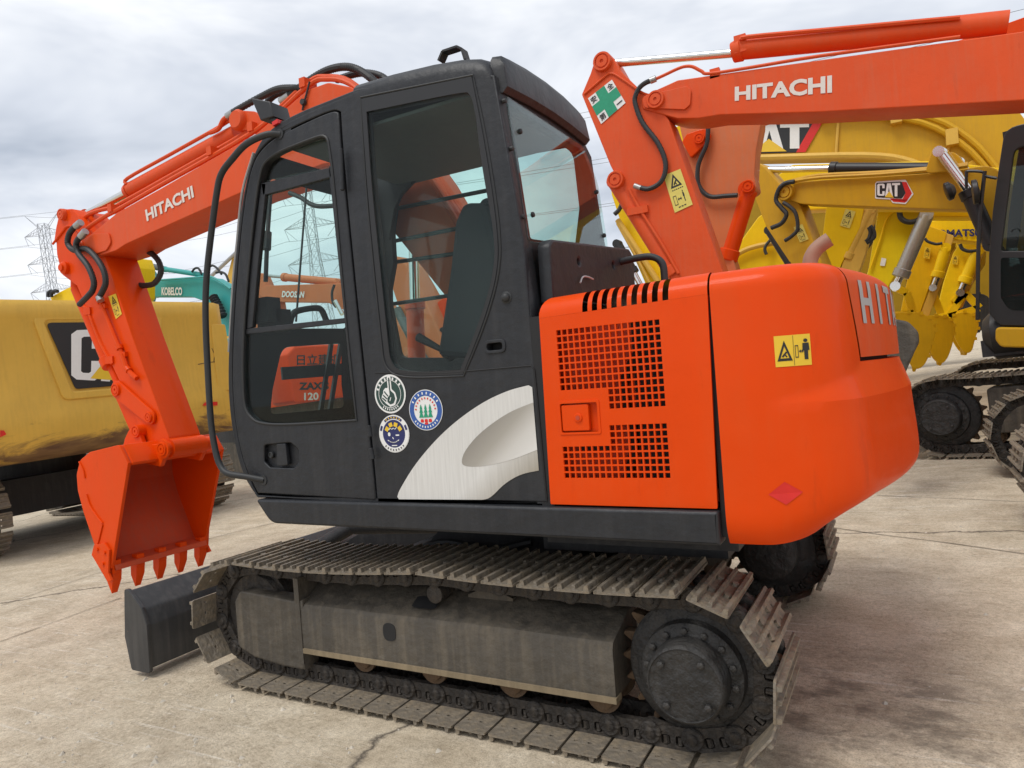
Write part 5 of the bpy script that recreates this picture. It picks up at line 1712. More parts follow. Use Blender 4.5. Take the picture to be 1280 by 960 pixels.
# hoses over the boom
for ln_, mat_, rr in (([(-1.035, 1.160, 3.667), (-0.930, 1.160, 3.685), (-0.701, 1.160, 3.714), (-0.531, 1.160, 3.725), (-0.378, 1.160, 3.693), (-0.305, 1.160, 3.663)], 'rubber', .024),
                  ([(-0.746, 1.260, 3.722), (-0.652, 1.260, 3.750), (-0.532, 1.260, 3.742), (-0.424, 1.260, 3.720), (-0.380, 1.260, 3.686)], 'rubber', .024),
                  ([(-0.449, 1.180, 3.662), (-0.260, 1.180, 3.713), (-0.087, 1.180, 3.740), (0.069, 1.180, 3.724), (0.189, 1.180, 3.670), (0.302, 1.180, 3.573), (0.384, 1.180, 3.458)], 'rubber', .026),
                  ([(-0.112, 1.300, 3.724), (0.061, 1.300, 3.719), (0.185, 1.300, 3.690), (0.297, 1.300, 3.631), (0.394, 1.300, 3.525)], 'rubber', .024)):
    mb = MB(); mb.tube(ln_, rr, 9, 16, rib=.06)
    part('boom_hose', mb, mat_)
mb = MB(); mb.tube([(-1.267, 1.160, 3.587), (-1.212, 1.160, 3.586), (-1.158, 1.160, 3.597), (-1.108, 1.160, 3.645), (-1.036, 1.160, 3.664)], .017, 8, 5)
part('hose_pipe', mb, 'orange_boom')
mb = MB(); mb.cyl([(-1.062, 1.160, 3.661), (-0.991, 1.160, 3.676)][0], [(-1.062, 1.160, 3.661), (-0.991, 1.160, 3.676)][1], .026, n=10)
mb.cyl([(-0.530, 1.180, 3.643), (-0.441, 1.180, 3.665)][0], [(-0.530, 1.180, 3.643), (-0.441, 1.180, 3.665)][1], .028, n=10)
part('hose_fitting', mb, 'steel')
for ln_ in ([(-2.827, 1.030, 3.134), (-2.900, 1.030, 3.112), (-2.966, 1.030, 3.068), (-2.988, 1.030, 2.996), (-2.902, 1.030, 2.928), (-2.740, 1.030, 2.917), (-2.615, 1.030, 2.831), (-2.519, 1.030, 2.710), (-2.500, 1.030, 2.602), (-2.554, 1.030, 2.535), (-2.604, 1.030, 2.495)],
            [(-2.726, 1.000, 3.025), (-2.793, 1.000, 2.995), (-2.822, 1.000, 2.953), (-2.797, 1.000, 2.881), (-2.676, 1.000, 2.756), (-2.614, 1.000, 2.627), (-2.635, 1.000, 2.557), (-2.697, 1.000, 2.518), (-2.844, 1.000, 2.454)]):
    mb = MB(); mb.tube(ln_, .024, 9, 11, rib=.06)
    part('arm_hose', mb, 'rubber')
mb = MB(); mb.tube([(-2.386, 1.340, 2.887), (-2.296, 1.340, 2.832), (-2.229, 1.340, 2.761), (-2.219, 1.340, 2.672), (-2.314, 1.340, 2.596), (-2.456, 1.340, 2.594), (-2.564, 1.340, 2.622)], .024, 9, 7, rib=.04)
part('loop_hose', mb, 'rubber')
mb = MB()
for a, b in ([(-2.851, 1.030, 3.124), (-2.778, 1.030, 3.146)], [(-2.744, 1.000, 3.014), (-2.671, 1.000, 3.049)], [(-2.604, 1.030, 2.495), (-2.586, 1.030, 2.459)]):
    mb.cyl(a, b, .03, n=10)
part('hose_fitting', mb, 'steel')

# arm
AY0, AY1 = 1.10, 1.39
arm_o = fillet([(-3.188, 3.340), (-3.008, 3.315), (-2.923, 3.237), (-2.782, 3.062), (-2.621, 2.900), (-2.568, 2.785), (-2.313, 2.141), (-1.944, 1.299), (-1.935, 1.209), (-2.007, 1.114), (-2.130, 1.102), (-2.209, 1.214), (-2.523, 1.771), (-2.689, 2.041), (-2.838, 2.301), (-3.028, 2.649), (-3.242, 2.776), (-3.292, 2.960), (-3.286, 3.087), (-3.327, 3.065), (-3.271, 3.199)], [.04, .05, .03, 0, .03, .05, 0, .05, .03, .04, .04, .05, 0, 0, 0, .02, .05, .05, .01, .01, .05], 4)
arm = plate('arm', arm_o, AY0, AY1, 'orange', EX, bev=.006)
# raised welded lip near the top of the arm
mb = MB(); mb.tube([(-3.332, 1.095, 3.058), (-3.170, 1.095, 3.139), (-3.092, 1.095, 3.175), (-2.998, 1.095, 3.152), (-2.827, 1.095, 3.013)], .010, 6, 3)
mb.build('weld_lip', 'orange', arm)
wa = fn = quad_map([(-2.505, 1.097, 2.300), (-2.418, 1.097, 2.334), (-2.477, 1.097, 2.511), (-2.584, 1.097, 2.500)])
warning_decal(arm, fn, tall=True)
# thin lubrication pipe down the side
lp = [(-2.670, 1.075, 2.472), (-2.643, 1.075, 2.422), (-2.457, 1.075, 2.061), (-2.422, 1.075, 1.998), (-2.363, 1.075, 1.868), (-2.256, 1.075, 1.788)]
mb = MB(); mb.tube(lp[:4], .016, 8, 3); mb.tube(lp[3:], .021, 8, 3)
for q in (0, 2, 4):
    mb.lathe(Vector(lp[q]), Vector(lp[min(q + 1, 5)]) - Vector(lp[q]), [(-.02, .028), (.02, .028)], 10)
for q in (1, 3):
    mb.box(lp[q][0] - .04, lp[q][0] + .04, 1.07, 1.10, lp[q][2] - .02, lp[q][2] + .02)
mb.build('arm_pipe', 'orange', arm)
# bucket cylinder on the far (front) edge of the arm
cA = [(-3.163, 1.060, 2.821)][0]; cB, cC, cD = [(-3.190, 1.200, 2.656), (-2.748, 1.200, 1.872), (-2.667, 1.200, 1.707)]
cA = (cA[0], 1.2, cA[2])
mb = MB(); mb.cyl(cA, cB, .055, n=16); mb.cyl(cB, [(-2.816, 1.200, 1.967)][0], .058, n=18, bev=.004); mb.cyl([(-2.835, 1.200, 1.997)][0], [(-2.787, 1.200, 1.923)][0], .072, n=18, bev=.006)
bcyl = part('bucket_cylinder', mb, 'orange')
mb = MB(); mb.lathe((cA[0], 1.06, cA[2]), (0, 1, 0), [(0, .038), (.01, .055), (.30, .055), (.31, .038)], 18)
mb.lathe((cA[0], 1.045, cA[2]), (0, 1, 0), [(0, .030), (.02, .034)], 14)
mb.build('cylinder_pin', 'orange', bcyl)
mb = MB(); mb.cyl([(-2.816, 1.200, 1.967)][0], cD, .034, n=14)
mb.build('cylinder_rod', 'orange', bcyl)
mb = MB(); mb.tube([(-3.015, 1.100, 2.480), (-2.913, 1.100, 2.440), (-2.873, 1.100, 2.387), (-2.819, 1.100, 2.271), (-2.727, 1.100, 2.098), (-2.602, 1.100, 1.932)], .016, 8, 3); 
for p in [(-2.894, 1.100, 2.410), (-2.631, 1.100, 1.968)]:
    mb.box(p[0] - .05, p[0] + .05, 1.085, 1.15, p[2] - .03, p[2] + .03)
mb.build('cylinder_pipe', 'orange', bcyl)
mb = MB(); a, b = [(-2.496, 1.040, 1.712), (-2.079, 1.040, 1.463)]
side_link = fillet([(0, 0)] * 0 + [], 0) if False else None
pA, pB = [(-2.541, 1.713), (-2.135, 1.466)]
mb = MB(); link_plate(mb, pA, pB, .075, .062, 1.075, 1.097); sl_ = part('side_link', mb, 'orange')
mb = MB(); link_plate(mb, pA, pB, .075, .062, 1.393, 1.415); part('side_link', mb, 'orange')
mb = MB(); pin(mb, pA, 1.058, 1.43, .055); pin(mb, pB, 1.058, 1.43, .042)
mb.build('link_pin', 'orange', sl_)
pC, pD = [(-2.578, 1.679), (-2.381, 1.342)]
mb = MB(); link_plate(mb, pC, pD, .08, .085, 1.13, 1.36)
part('bucket_link', mb, 'orange')

# bucket
KY0, KY1 = .80, 1.685
side_b = fillet([(-2.031, 1.130), (-2.129, 1.274), (-2.520, 1.224), (-2.661, 1.161), (-2.727, 1.044), (-2.728, 0.913), (-2.674, 0.738), (-2.481, 0.306), (-2.355, 0.295)], [.01, .05, .08, .08, .08, .05, .05, .01, .01], 4)
mb = MB(); plate_into(mb, side_b, KY0, KY0 + .028, (), .004)
bucket = part('bucket', mb, 'orange')
mb = MB(); plate_into(mb, side_b, KY1 - .028, KY1, (), .004)
mb.build('bucket_side', 'orange', bucket)
shell = [(-2.031, 1.130), (-2.129, 1.274), (-2.520, 1.224), (-2.661, 1.161), (-2.727, 1.044), (-2.728, 0.913), (-2.674, 0.738), (-2.481, 0.306), (-2.326, 0.278)]
shell = fillet(shell, [0, .06, .08, .08, .08, .05, .05, .0, 0], 5)
k0 = 0
outer = [(p[0], p[1]) for p in shell]
cx_ = sum(p[0] for p in outer) / len(outer); cz_ = sum(p[1] for p in outer) / len(outer)
inner = [(p[0] + (cx_ - p[0]) * .05, p[1] + (cz_ - p[1]) * .05) for p in outer]
mb = MB()
n_ = len(outer)
rings = []
for y in (KY0 + .02, KY1 - .02):
    rings.append([(p[0], y, p[1]) for p in outer] + [(p[0], y, p[1]) for p in reversed(inner)])
mb.loft(rings, closed=True, caps=False)
mb.build('bucket_shell', 'bucket_in', bucket)
# top lip beam, reinforcing ribs on the side, ears
tl_ = fillet([(-2.113, 1.274), (-2.011, 1.130), (-2.044, 1.106), (-2.158, 1.243)], .01, 2)
mb = MB(); plate_into(mb, tl_, KY0 + .03, KY1 - .03, (), .004)
mb.build('bucket_lip', 'orange', bucket)
mb = MB(); mb.tube([(-2.665, 0.795, 1.149), (-2.619, 0.795, 1.077), (-2.606, 0.795, 1.013)], .008, 6, 4); mb.tube([(-2.601, 0.795, 0.883), (-2.559, 0.795, 0.787), (-2.483, 0.795, 0.712), (-2.415, 0.795, 0.656)], .008, 6, 4); mb.tube([(-2.417, 0.795, 0.643), (-2.502, 0.795, 0.486), (-2.554, 0.795, 0.419)], .006, 6, 4)
mb.build('weld_bead', 'orange', bucket)
ear = fillet([(-2.522, 1.136), (-2.436, 1.301), (-2.361, 1.385), (-2.238, 1.349), (-2.200, 1.243), (-2.076, 1.247), (-1.954, 1.257), (-1.924, 1.174), (-2.007, 1.066), (-2.086, 1.079)], [.02, .03, .06, .05, .05, .04, .05, .05, .01, .01], 4)
plate('bucket_ear', ear, 1.045, 1.085, 'orange', bucket, bev=.006)
plate('bucket_ear', ear, 1.405, 1.445, 'orange', bucket, bev=.006)
pE = [(-1.942, 1.209), (-2.270, 1.359)]
mb = MB(); pin(mb, pE[0], 1.02, 1.47, .055); pin(mb, pE[1], 1.03, 1.46, .052)
mb.lathe((pE[0][0], 1.033, pE[0][1]), (0, 1, 0), [(0, .075), (.015, .080)], 20)
mb.cyl((pE[0][0], 1.09, pE[0][1]), (pE[0][0], 1.40, pE[0][1]), .075, n=20)
mb.build('bucket_pin', 'orange', bucket)
# teeth and side cutters
tips = [(-2.408, 0.094), (-2.408, 0.094)]
tb = [(-2.511, 0.325), (-2.357, 0.283), (-2.409, 0.087), (-2.469, 0.160)]
tb[0] = (tb[0][0] * .45 + tb[1][0] * .55, tb[0][1] * .45 + tb[1][1] * .55)
for i in range(5):
    yy = KY0 + .045 + i * (KY1 - KY0 - .09) / 4
    mb = MB()
    prof = [(tb[0][0] - .0, tb[0][1] - .02), (tb[1][0] + .01, tb[1][1] - .0), (tb[1][0] - .005, tb[1][1] - .09), (tb[2][0], tb[2][1]), (tb[0][0] - .01, tb[0][1] - .12)]
    v = []
    for s, sc in ((-1, 1), (1, 1)):
        for j, p in enumerate(prof):
            wdt = .036 if j not in (3,) else .024
            v.append((p[0], yy + s * wdt, p[1]))
    m5 = len(prof)
    mb.add(v, [tuple(range(m5 - 1, -1, -1)), tuple(range(m5, 2 * m5))] + [(j, (j + 1) % m5, m5 + (j + 1) % m5, m5 + j) for j in range(m5)])
    mb.box(tb[1][0] - .05, tb[1][0] + .014, yy - .032, yy + .032, tb[1][1] - .03, tb[1][1] + .07)
    mb.build('bucket_tooth', 'orange', bucket)
for y0_, y1_ in ((KY0 - .022, KY0 - .002), (KY1 + .002, KY1 + .022)):
    mb = MB(); sc2 = [(-2.527, 0.480), (-2.384, 0.505), (-2.329, 0.451), (-2.363, 0.265), (-2.329, 0.210), (-2.383, 0.194), (-2.570, 0.400)]
    plate_into(mb, sc2, y0_, y1_, (), .003)
    for p in ([(-2.477, 0.450), (-2.384, 0.429), (-2.417, 0.338)]):
        mb.cyl((p[0], y0_ - .012, p[1]), (p[0], y0_, p[1]), .014, n=8)
    mb.build('side_cutter', 'orange', bucket)

# ------------------------------------------------------------ shared builders for the other machines
def cylinder_part(root, p0, p1, p2, rb, rr, mb_mat, rod_mat, name='hydraulic_cylinder'):
    """barrel p0-p1, rod p1-p2"""
    mb = MB(); mb.cyl(p0, p1, rb, n=16, bev=rb * .1)
    d = (Vector(p1) - Vector(p0)).normalized()
    mb.cyl(Vector(p1) - d * rb * .9, Vector(p1) + d * rb * .3, rb * 1.18, n=16, bev=rb * .1)
    mb.lathe(Vector(p0), (0, 1, 0), [(-rb * .9, rb * .9), (rb * .9, rb * .9)], 14)
    c = mb.build(name, mb_mat, root)
    mb = MB(); mb.cyl(p1, p2, rr, n=12); mb.lathe(Vector(p2), (0, 1, 0), [(-rb * .8, rb * .7), (rb * .8, rb * .7)], 12)
    mb.build('cylinder_rod', rod_mat, c)
    return c

def hose_part(root, pts, r, name='hose', mat='rubber'):
    mb = MB(); mb.tube(pts, r, 8, 12, rib=.06)
    return mb.build(name, mat, root)

def simple_body(root, x0, y0, L, W, colour, rear=True, shoe_sc=1.15, trackw=.6, tl=4.4, th=1.05, belts=True, cab=True):
    """house, counterweight, deck and crawlers; x0 = front of the track, y0 = near face of the near track, local frame"""
    tr = th / 2 - .07
    if belts:
        for yy in (y0, y0 + W - trackw):
            mb = MB()
            rings = []
            path = track_path(x0 + th / 2, x0 + tl - th / 2, .05, th / 2 - .05, th / 2 - .05, (.02, .02, 0))
            pins = resample(path, .19, 0)
            for i in range(len(pins)):
                a, b = pins[i], pins[(i + 1) % len(pins)]
                d = (b - a).normalized(); n = Vector((d.y, -d.x))
                pr = [a + n * .0, b - d * .02, b - d * .02 + n * .02, b - d * .05 + n * .05, b - d * .09 + n * .02, a + n * .02 + d * .05, a + n * .05 + d * .02, a + n * .02]
                v = [(q.x, yy, q.y) for q in pr] + [(q.x, yy + trackw, q.y) for q in pr]
                mb.add(v, [tuple(range(8)), tuple(range(15, 7, -1))] + [(k, (k + 1) % 8, 8 + (k + 1) % 8, 8 + k) for k in range(8)])
            t = mb.build('track_belt', 'shoe_steel', root)
            t['kind'] = 'stuff'
            mb = MB()
            mb.box(x0 + .5, x0 + tl - .6, yy + .08, yy + trackw - .08, .3, .8)
            for cx in (x0 + th / 2, x0 + tl - th / 2):
                mb.cyl((cx, yy + .06, th / 2), (cx, yy + trackw - .06, th / 2), tr * .9, n=24)
            mb.build('track_frame', 'black_frame', t)
    mb = MB(); mb.box(x0 + .2, x0 + L - .3, y0 + .1, y0 + W - .1, 1.08, 1.25); mb.cyl((x0 + tl / 2, y0 + W / 2, .7), (x0 + tl / 2, y0 + W / 2, 1.1), .7, n=28)
    mb.box(x0 + .9, x0 + tl - .9, y0 + .5, y0 + W - .5, .45, .9)
    mb.build('deck', 'black_frame', root)
    mb = MB(); plate_into(mb, fillet([(x0 + 1.9, 1.25), (x0 + L - .6, 1.25), (x0 + L - .6, 2.25), (x0 + 1.9, 2.3)], .08, 4), y0 + .12, y0 + W - .12, (), .03)
    mb.build('engine_house', colour, root)
    mb = MB(); plate_into(mb, fillet([(x0 + L - .58, 1.1), (x0 + L, 1.25), (x0 + L, 2.2), (x0 + L - .58, 2.3)], [.03, .2, .2, .03], 4), y0 + .1, y0 + W - .1, (), .08)
    mb.build('counterweight', colour, root)
    if cab:
        mb = MB(); co = fillet([(x0 + .12, 1.3), (x0 - .02, 1.9), (x0 + .15, 2.6), (x0 + .5, 3.05), (x0 + 1.75, 3.05), (x0 + 1.85, 1.3)], [.05, .2, .2, .15, .1, .02], 4)
        ch = fillet([(x0 + .22, 1.75), (x0 + .18, 1.95), (x0 + .3, 2.55), (x0 + .55, 2.9), (x0 + 1.6, 2.9), (x0 + 1.68, 1.75)], .06, 3)
        plate_into(mb, co, y0 + .15, y0 + .2, [ch], .01); plate_into(mb, co, y0 + 1.1, y0 + 1.15, [ch], .01)
        mb.box(x0 + .5, x0 + 1.75, y0 + .15, y0 + 1.15, 3.0, 3.06); mb.box(x0 + 1.75, x0 + 1.83, y0 + .2, y0 + 1.1, 1.3, 3.0)
        c = mb.build('cab', 'black_paint', root)
        mb = MB(); plate_into(mb, ch, y0 + .165, y0 + .17, (), 0)
        mb.build('cab_window', 'glass_dark', c)

def block_cat(fn, parent, lift, box):
    """three heavy block letters C, A, T with cut corners"""
    x0, y0, x1, y1 = box
    m = lambda pts: [(x0 + p[0] * (x1 - x0), y0 + p[1] * (y1 - y0)) for p in pts]
    C = [(.06, 0), (.27, 0), (.33, .08), (.33, .38), (.225, .38), (.225, .17), (.20, .14), (.135, .14), (.11, .17), (.11, .83), (.135, .86), (.20, .86), (.225, .83), (.225, .62), (.33, .62), (.33, .92), (.27, 1), (.06, 1), (0, .92), (0, .08)]
    A = [(.345, 0), (.455, 0), (.47, .16), (.565, .16), (.58, 0), (.69, 0), (.60, 1), (.435, 1)]
    Ah = [(.482, .32), (.553, .32), (.518, .74)]
    Tt = [(.65, .84), (.77, .84), (.77, 0), (.885, 0), (.885, .84), (1, .84), (1, 1), (.65, 1)]
    many([(m(C), ()), (m(A), (m(Ah),)), (m(Tt), ())], fn, 'white_print', parent, lift, name='lettering')

# ------------------------------------------------------------ second orange excavator, boom raised to the right
E2 = thing('excavator', 'orange excavator with a green cross sign on its arm, boom raised behind the black cab', 'excavator', [(1, 0, 0, 3.9), (0, 1, 0, 4.0), (0, 0, 1, 0.08), (0, 0, 0, 1)], 'orange excavators')
def to2(p, o=(3.9, 4.0, .08)):
    return tuple(a - b for a, b in zip(p, o)) if len(p) == 3 else (p[0] - o[0], p[1] - o[2])
def L2(pts):
    return [to2(p) for p in pts]
ay = 5.22 - 4.0
arm_o = fillet(L2([(0.362, 5.171), (0.479, 5.174), (0.560, 5.096), (0.634, 4.931), (0.847, 4.659), (1.033, 4.452), (1.144, 4.249), (1.578, 2.610), (1.807, 1.751), (1.713, 1.573), (1.548, 1.603), (0.985, 2.606), (0.437, 3.899), (0.152, 4.785), (0.278, 4.992)]), [.1, .1, .1, .1, 0, .1, .1, 0, .1, .1, .1, 0, 0, .03, .05], 4)
arm2 = plate('arm', arm_o, ay, ay + .36, 'orange_boom', E2, bev=.01)
mb = MB(); mb.tube([to2(p) for p in [(0.185, 5.210, 4.773), (0.463, 5.210, 4.911), (0.531, 5.210, 4.920), (0.604, 5.210, 4.873), (0.849, 5.210, 4.638), (0.954, 5.210, 4.566)]], .012, 6, 3)
mb.build('weld_lip', 'orange_boom', arm2)
mb = MB(); c = to2([(0.441, 5.200, 5.077)][0]); pin(mb, (c[0], c[2]), ay - .05, ay + .42, .11); mb.build('arm_pin', 'orange_boom', arm2)
mb = MB(); c = to2([(0.498, 5.200, 3.718)][0]); pin(mb, (c[0], c[2]), ay - .06, ay + .3, .10)
mb.build('arm_pin', 'orange_boom', arm2)
fn = quad_map([to2(p) for p in [(0.366, 5.214, 4.389), (0.673, 5.214, 4.554), (0.534, 5.214, 4.852), (0.229, 5.214, 4.717)]])
sg = grid_print('safety_sign', fn, 'white_print', arm2)
many([([(.32, 0), (.68, 0), (.68, .32), (1, .32), (1, .68), (.68, .68), (.68, 1), (.32, 1), (.32, .68), (0, .68), (0, .32), (.32, .32)], ())], fn, 'green_print', sg, .004)
for ch, bx in (('\u5b89', (.05, .73, .27, .95)), ('\u5168', (.73, .73, .95, .95)), ('\u7b2c', (.05, .05, .27, .27)), ('\u4e00', (.73, .13, .95, .17))):
    lettering(ch, fn, 'black_print', sg, bold=.02, lift=.006, box=bx)
fn = quad_map([to2(p) for p in [(1.137, 5.214, 3.233), (1.339, 5.214, 3.288), (1.233, 5.214, 3.695), (1.043, 5.214, 3.660)]])
warning_decal(arm2, fn, tall=True, mat='pale_yellow_print')
c0_, c1_, c2_ = [to2(p) for p in [(0.461, 5.300, 3.718), (1.051, 5.300, 2.587), (1.253, 5.300, 2.181)]]
cylinder_part(E2, c0_, c1_, c2_, .095, .05, 'orange_boom', 'chrome')
mb = MB(); mb.tube([to2(p) for p in [(0.641, 5.200, 3.590), (0.753, 5.200, 3.335), (0.993, 5.200, 2.868), (1.131, 5.200, 2.566)]], .018, 6, 3)
for p in [(0.725, 5.200, 3.340)]:
    p = to2(p); mb.box(p[0] - .12, p[0] + .12, ay - .04, ay + .1, p[2] - .05, p[2] + .03)
mb.build('cylinder_pipe', 'orange_boom', arm2)
by = 5.2 - 4.0
boom_o = fillet(L2([(0.856, 4.562), (0.959, 4.588), (1.277, 4.644), (1.516, 4.614), (2.680, 4.466), (4.437, 4.242)]) + [(2.6, 5.9), (4.0, 3.6), (4.3, 1.5), (3.8, 1.4), (3.2, 3.2)] + L2([(4.404, 3.640), (2.647, 3.961), (1.694, 4.166), (1.468, 4.183), (1.246, 4.236), (0.865, 4.435)]), [.08, .02, .05, .05, 0, .3, .3, .2, .1, .1, .3, .2, 0, 0, .1, .1, .06], 4)
boom2 = plate('boom', boom_o, by, by + .42, 'orange_boom', E2, bev=.01)
ck = fillet(L2([(0.870, 4.562), (1.016, 4.560), (1.369, 4.546), (1.418, 4.499), (1.397, 4.341), (1.334, 4.305), (0.897, 4.431)]), [.08, .02, .03, .05, .05, .03, .06], 4)
mb = MB(); plate_into(mb, ck, by - .025, by - .001, (), .004)
mb.build('boom_cheek', 'orange_boom', boom2)
mb = MB(); c = to2([(1.030, 5.180, 4.485)][0]); pin(mb, (c[0], c[2]), by - .06, by + .5, .10)
mb.build('pivot_pin', 'orange_boom', boom2)
fn = quad_map([to2(p) for p in [(1.854, 5.197, 4.268), (2.774, 5.197, 4.117), (2.785, 5.197, 4.287), (1.865, 5.197, 4.415)]])
lettering('HITACHI', fn, 'cream_print', boom2, bold=.04, lift=.003)
r0, r1, r2_ , r3 = [to2(p) for p in [(0.513, 5.400, 5.109), (1.825, 5.400, 4.850), (1.926, 5.400, 4.860), (4.241, 5.400, 4.439)]]
mb = MB(); mb.cyl(r0, r1, .045, n=14); rod = mb.build('arm_cylinder_rod', 'chrome', E2)
mb = MB(); mb.cyl(r1, r2_, .105, .12, n=18, bev=.01); mb.cyl(r2_, r3, .105, n=18); ac = mb.build('arm_cylinder', 'orange_boom', E2)
mb = MB(); mb.tube([to2(p) for p in [(1.944, 5.280, 4.910), (2.018, 5.280, 4.922), (2.694, 5.280, 4.785), (3.871, 5.280, 4.548)]], .022, 6, 3)
p = to2([(1.930, 5.350, 4.899)][0]); mb.box(p[0] - .06, p[0] + .06, p[1] - .05, p[1] + .1, p[2] - .1, p[2] + .08)
mb.build('cylinder_pipe', 'orange_boom', ac)
hose_part(E2, [to2(p) for p in [(1.023, 5.170, 4.702), (0.941, 5.170, 4.698), (0.865, 5.170, 4.665), (0.813, 5.170, 4.599), (0.797, 5.170, 4.505), (0.863, 5.170, 4.276), (1.024, 5.170, 4.001), (1.087, 5.170, 3.768), (1.029, 5.170, 3.596), (0.880, 5.170, 3.538), (0.736, 5.170, 3.592)]], .028)
mb = MB(); mb.tube([to2(p) for p in [(1.014, 5.200, 4.715), (1.133, 5.200, 4.735), (1.285, 5.200, 4.763), (1.373, 5.200, 4.765), (1.449, 5.200, 4.739), (1.537, 5.200, 4.668), (1.618, 5.200, 4.621), (2.048, 5.200, 4.570), (2.683, 5.200, 4.504), (3.854, 5.200, 4.346)]], .018, 8, 4)
p = to2([(1.669, 5.200, 4.624)][0]); mb.box(p[0] - .05, p[0] + .05, p[1], p[1] + .06, p[2] - .06, p[2] + .04)
mb.build('boom_pipe', 'orange_boom', boom2)
mb = MB(); mb.cyl(to2([(0.987, 5.170, 4.703), (1.050, 5.170, 4.712)][0]), to2([(0.987, 5.170, 4.703), (1.050, 5.170, 4.712)][1]), .035, n=10); mb.cyl(to2([(0.718, 5.170, 3.605), (0.790, 5.170, 3.564)][0]), to2([(0.718, 5.170, 3.605), (0.790, 5.170, 3.564)][1]), .03, n=10)
mb.build('hose_fitting', 'steel', E2)
# its dark worn bucket, seen past the counterweight
bko = fillet(L2([(2.952, 1.860), (3.134, 1.856), (3.283, 1.810), (3.360, 1.706), (3.361, 1.609), (3.317, 1.524), (3.226, 1.322), (3.083, 1.051), (2.971, 1.095), (2.864, 1.562)]), [.1, .1, .1, .1, .1, .1, .1, .03, .03, .1], 4)
mb = MB(); plate_into(mb, bko, .98, 1.72, (), .02)
mb.build('bucket', 'track_frame', E2)
simple_body(E2, 1.5, .0, 4.6, 2.8, 'orange', belts=False, cab=False, tl=2.6)
prt = crawler(E2, .0, .6, .45, 3.55, .125, .42, .42, .19, 1.18, sag=(.03, .03, 0), links=True, frame=None) if False else None
mb = MB(); mb.box(.55, 3.5, .1, .5, .35, .75)
tf = mb.build('track_frame', 'black_frame', E2)
prt = crawler(E2, .0, .6, .50, 3.60, .12, .385, .385, .19, 1.12, sag=(.03, .03, 0), frame=tf)
mb = MB()
mb.lathe((.50, .12, .505), (0, 1, 0), [(0, .14), (.02, .30), (.04, .345), (.36, .345), (.38, .30)], 30)
mb.build('idler_wheel', 'hub_black', tf)
mb = MB(); mb.box(.55, 3.5, 2.3, 2.7, .35, .75)
tf = mb.build('track_frame', 'black_frame', E2)
crawler(E2, 2.2, .6, .50, 3.60, .12, .385, .385, .19, 1.12, sag=(.03, .03, 0), frame=tf, proto=prt)

# ------------------------------------------------------------ third orange machine: faded arm behind the second one
def O3(o):
    return [(1, 0, 0, o[0]), (0, 1, 0, o[1]), (0, 0, 1, o[2]), (0, 0, 0, 1)]
o3 = (2.6, 7.0, gz(2.6, 7.0))
E3 = thing('excavator', 'faded orange excavator arm with a thin hose, half hidden behind the green cross arm', 'excavator', O3(o3), 'orange excavators')
T3 = lambda pts: [to2(p, o3) for p in pts]
pl_ = fillet(T3([(0.797, 4.835), (1.024, 5.013), (1.869, 4.799), (1.832, 4.535), (1.751, 4.219), (1.710, 3.901), (1.727, 3.735), (1.574, 3.662), (1.306, 3.149), (1.440, 2.609), (1.231, 2.532), (1.018, 3.195)]), [.05, .05, .05, .1, .1, .1, .05, .05, .1, .1, .1, .1], 3)
a3 = plate('arm', pl_, 0, .34, 'orange_faded', E3, bev=.01)
cylinder_part(E3, *T3([(1.602, 7.100, 3.758), (1.280, 7.100, 2.935), (1.129, 7.100, 2.574)]), .12, .06, 'orange', 'chrome')
lug = fillet(T3([(0.841, 4.513), (0.911, 4.603), (1.134, 4.625), (1.231, 4.529), (1.151, 4.422), (0.941, 4.279)]), [.03, .06, .06, .05, .05, .03], 3)
b3 = plate('boom_lug', lug, -.08, -.01, 'orange', a3, bev=.01)
mb = MB(); c = T3([(1.075, 6.900, 4.500)])[0]; pin(mb, (c[0], c[2]), -.12, .02, .07); mb.build('pivot_pin', 'orange', a3)
mb = MB()
c = T3([(1.630, 6.900, 3.774)])[0]; pin(mb, (c[0], c[2]), -.08, .02, .08)
mb.build('pivot_pin', 'orange', a3)
bm3 = fillet(T3([(0.795, 4.865), (1.022, 4.922), (2.274, 5.087), (3.875, 5.091)]) + [(4.6, 5.4), (5.6, 3.6), (5.8, 1.9), (5.3, 1.8), (4.3, 4.6)] + T3([(3.857, 4.792), (2.254, 4.781), (1.005, 4.683)]), .05, 3)
plate('boom', bm3, .42, .8, 'orange', E3, bev=.01)
hose_part(E3, T3([(1.198, 6.920, 4.695), (1.189, 6.920, 4.562), (1.157, 6.920, 4.403), (1.060, 6.920, 4.226), (1.020, 6.920, 4.098), (1.017, 6.920, 3.920), (1.081, 6.920, 3.792), (1.180, 6.920, 3.721), (1.342, 6.920, 3.701), (1.501, 6.920, 3.681)]), .03)
bk3 = fillet(T3([(1.114, 2.748), (1.560, 2.636), (1.770, 2.153), (1.639, 1.659), (1.422, 1.368), (1.069, 2.126)]), .1, 3)
plate('bucket', bk3, -.3, .7, 'orange_faded', E3, bev=.02)

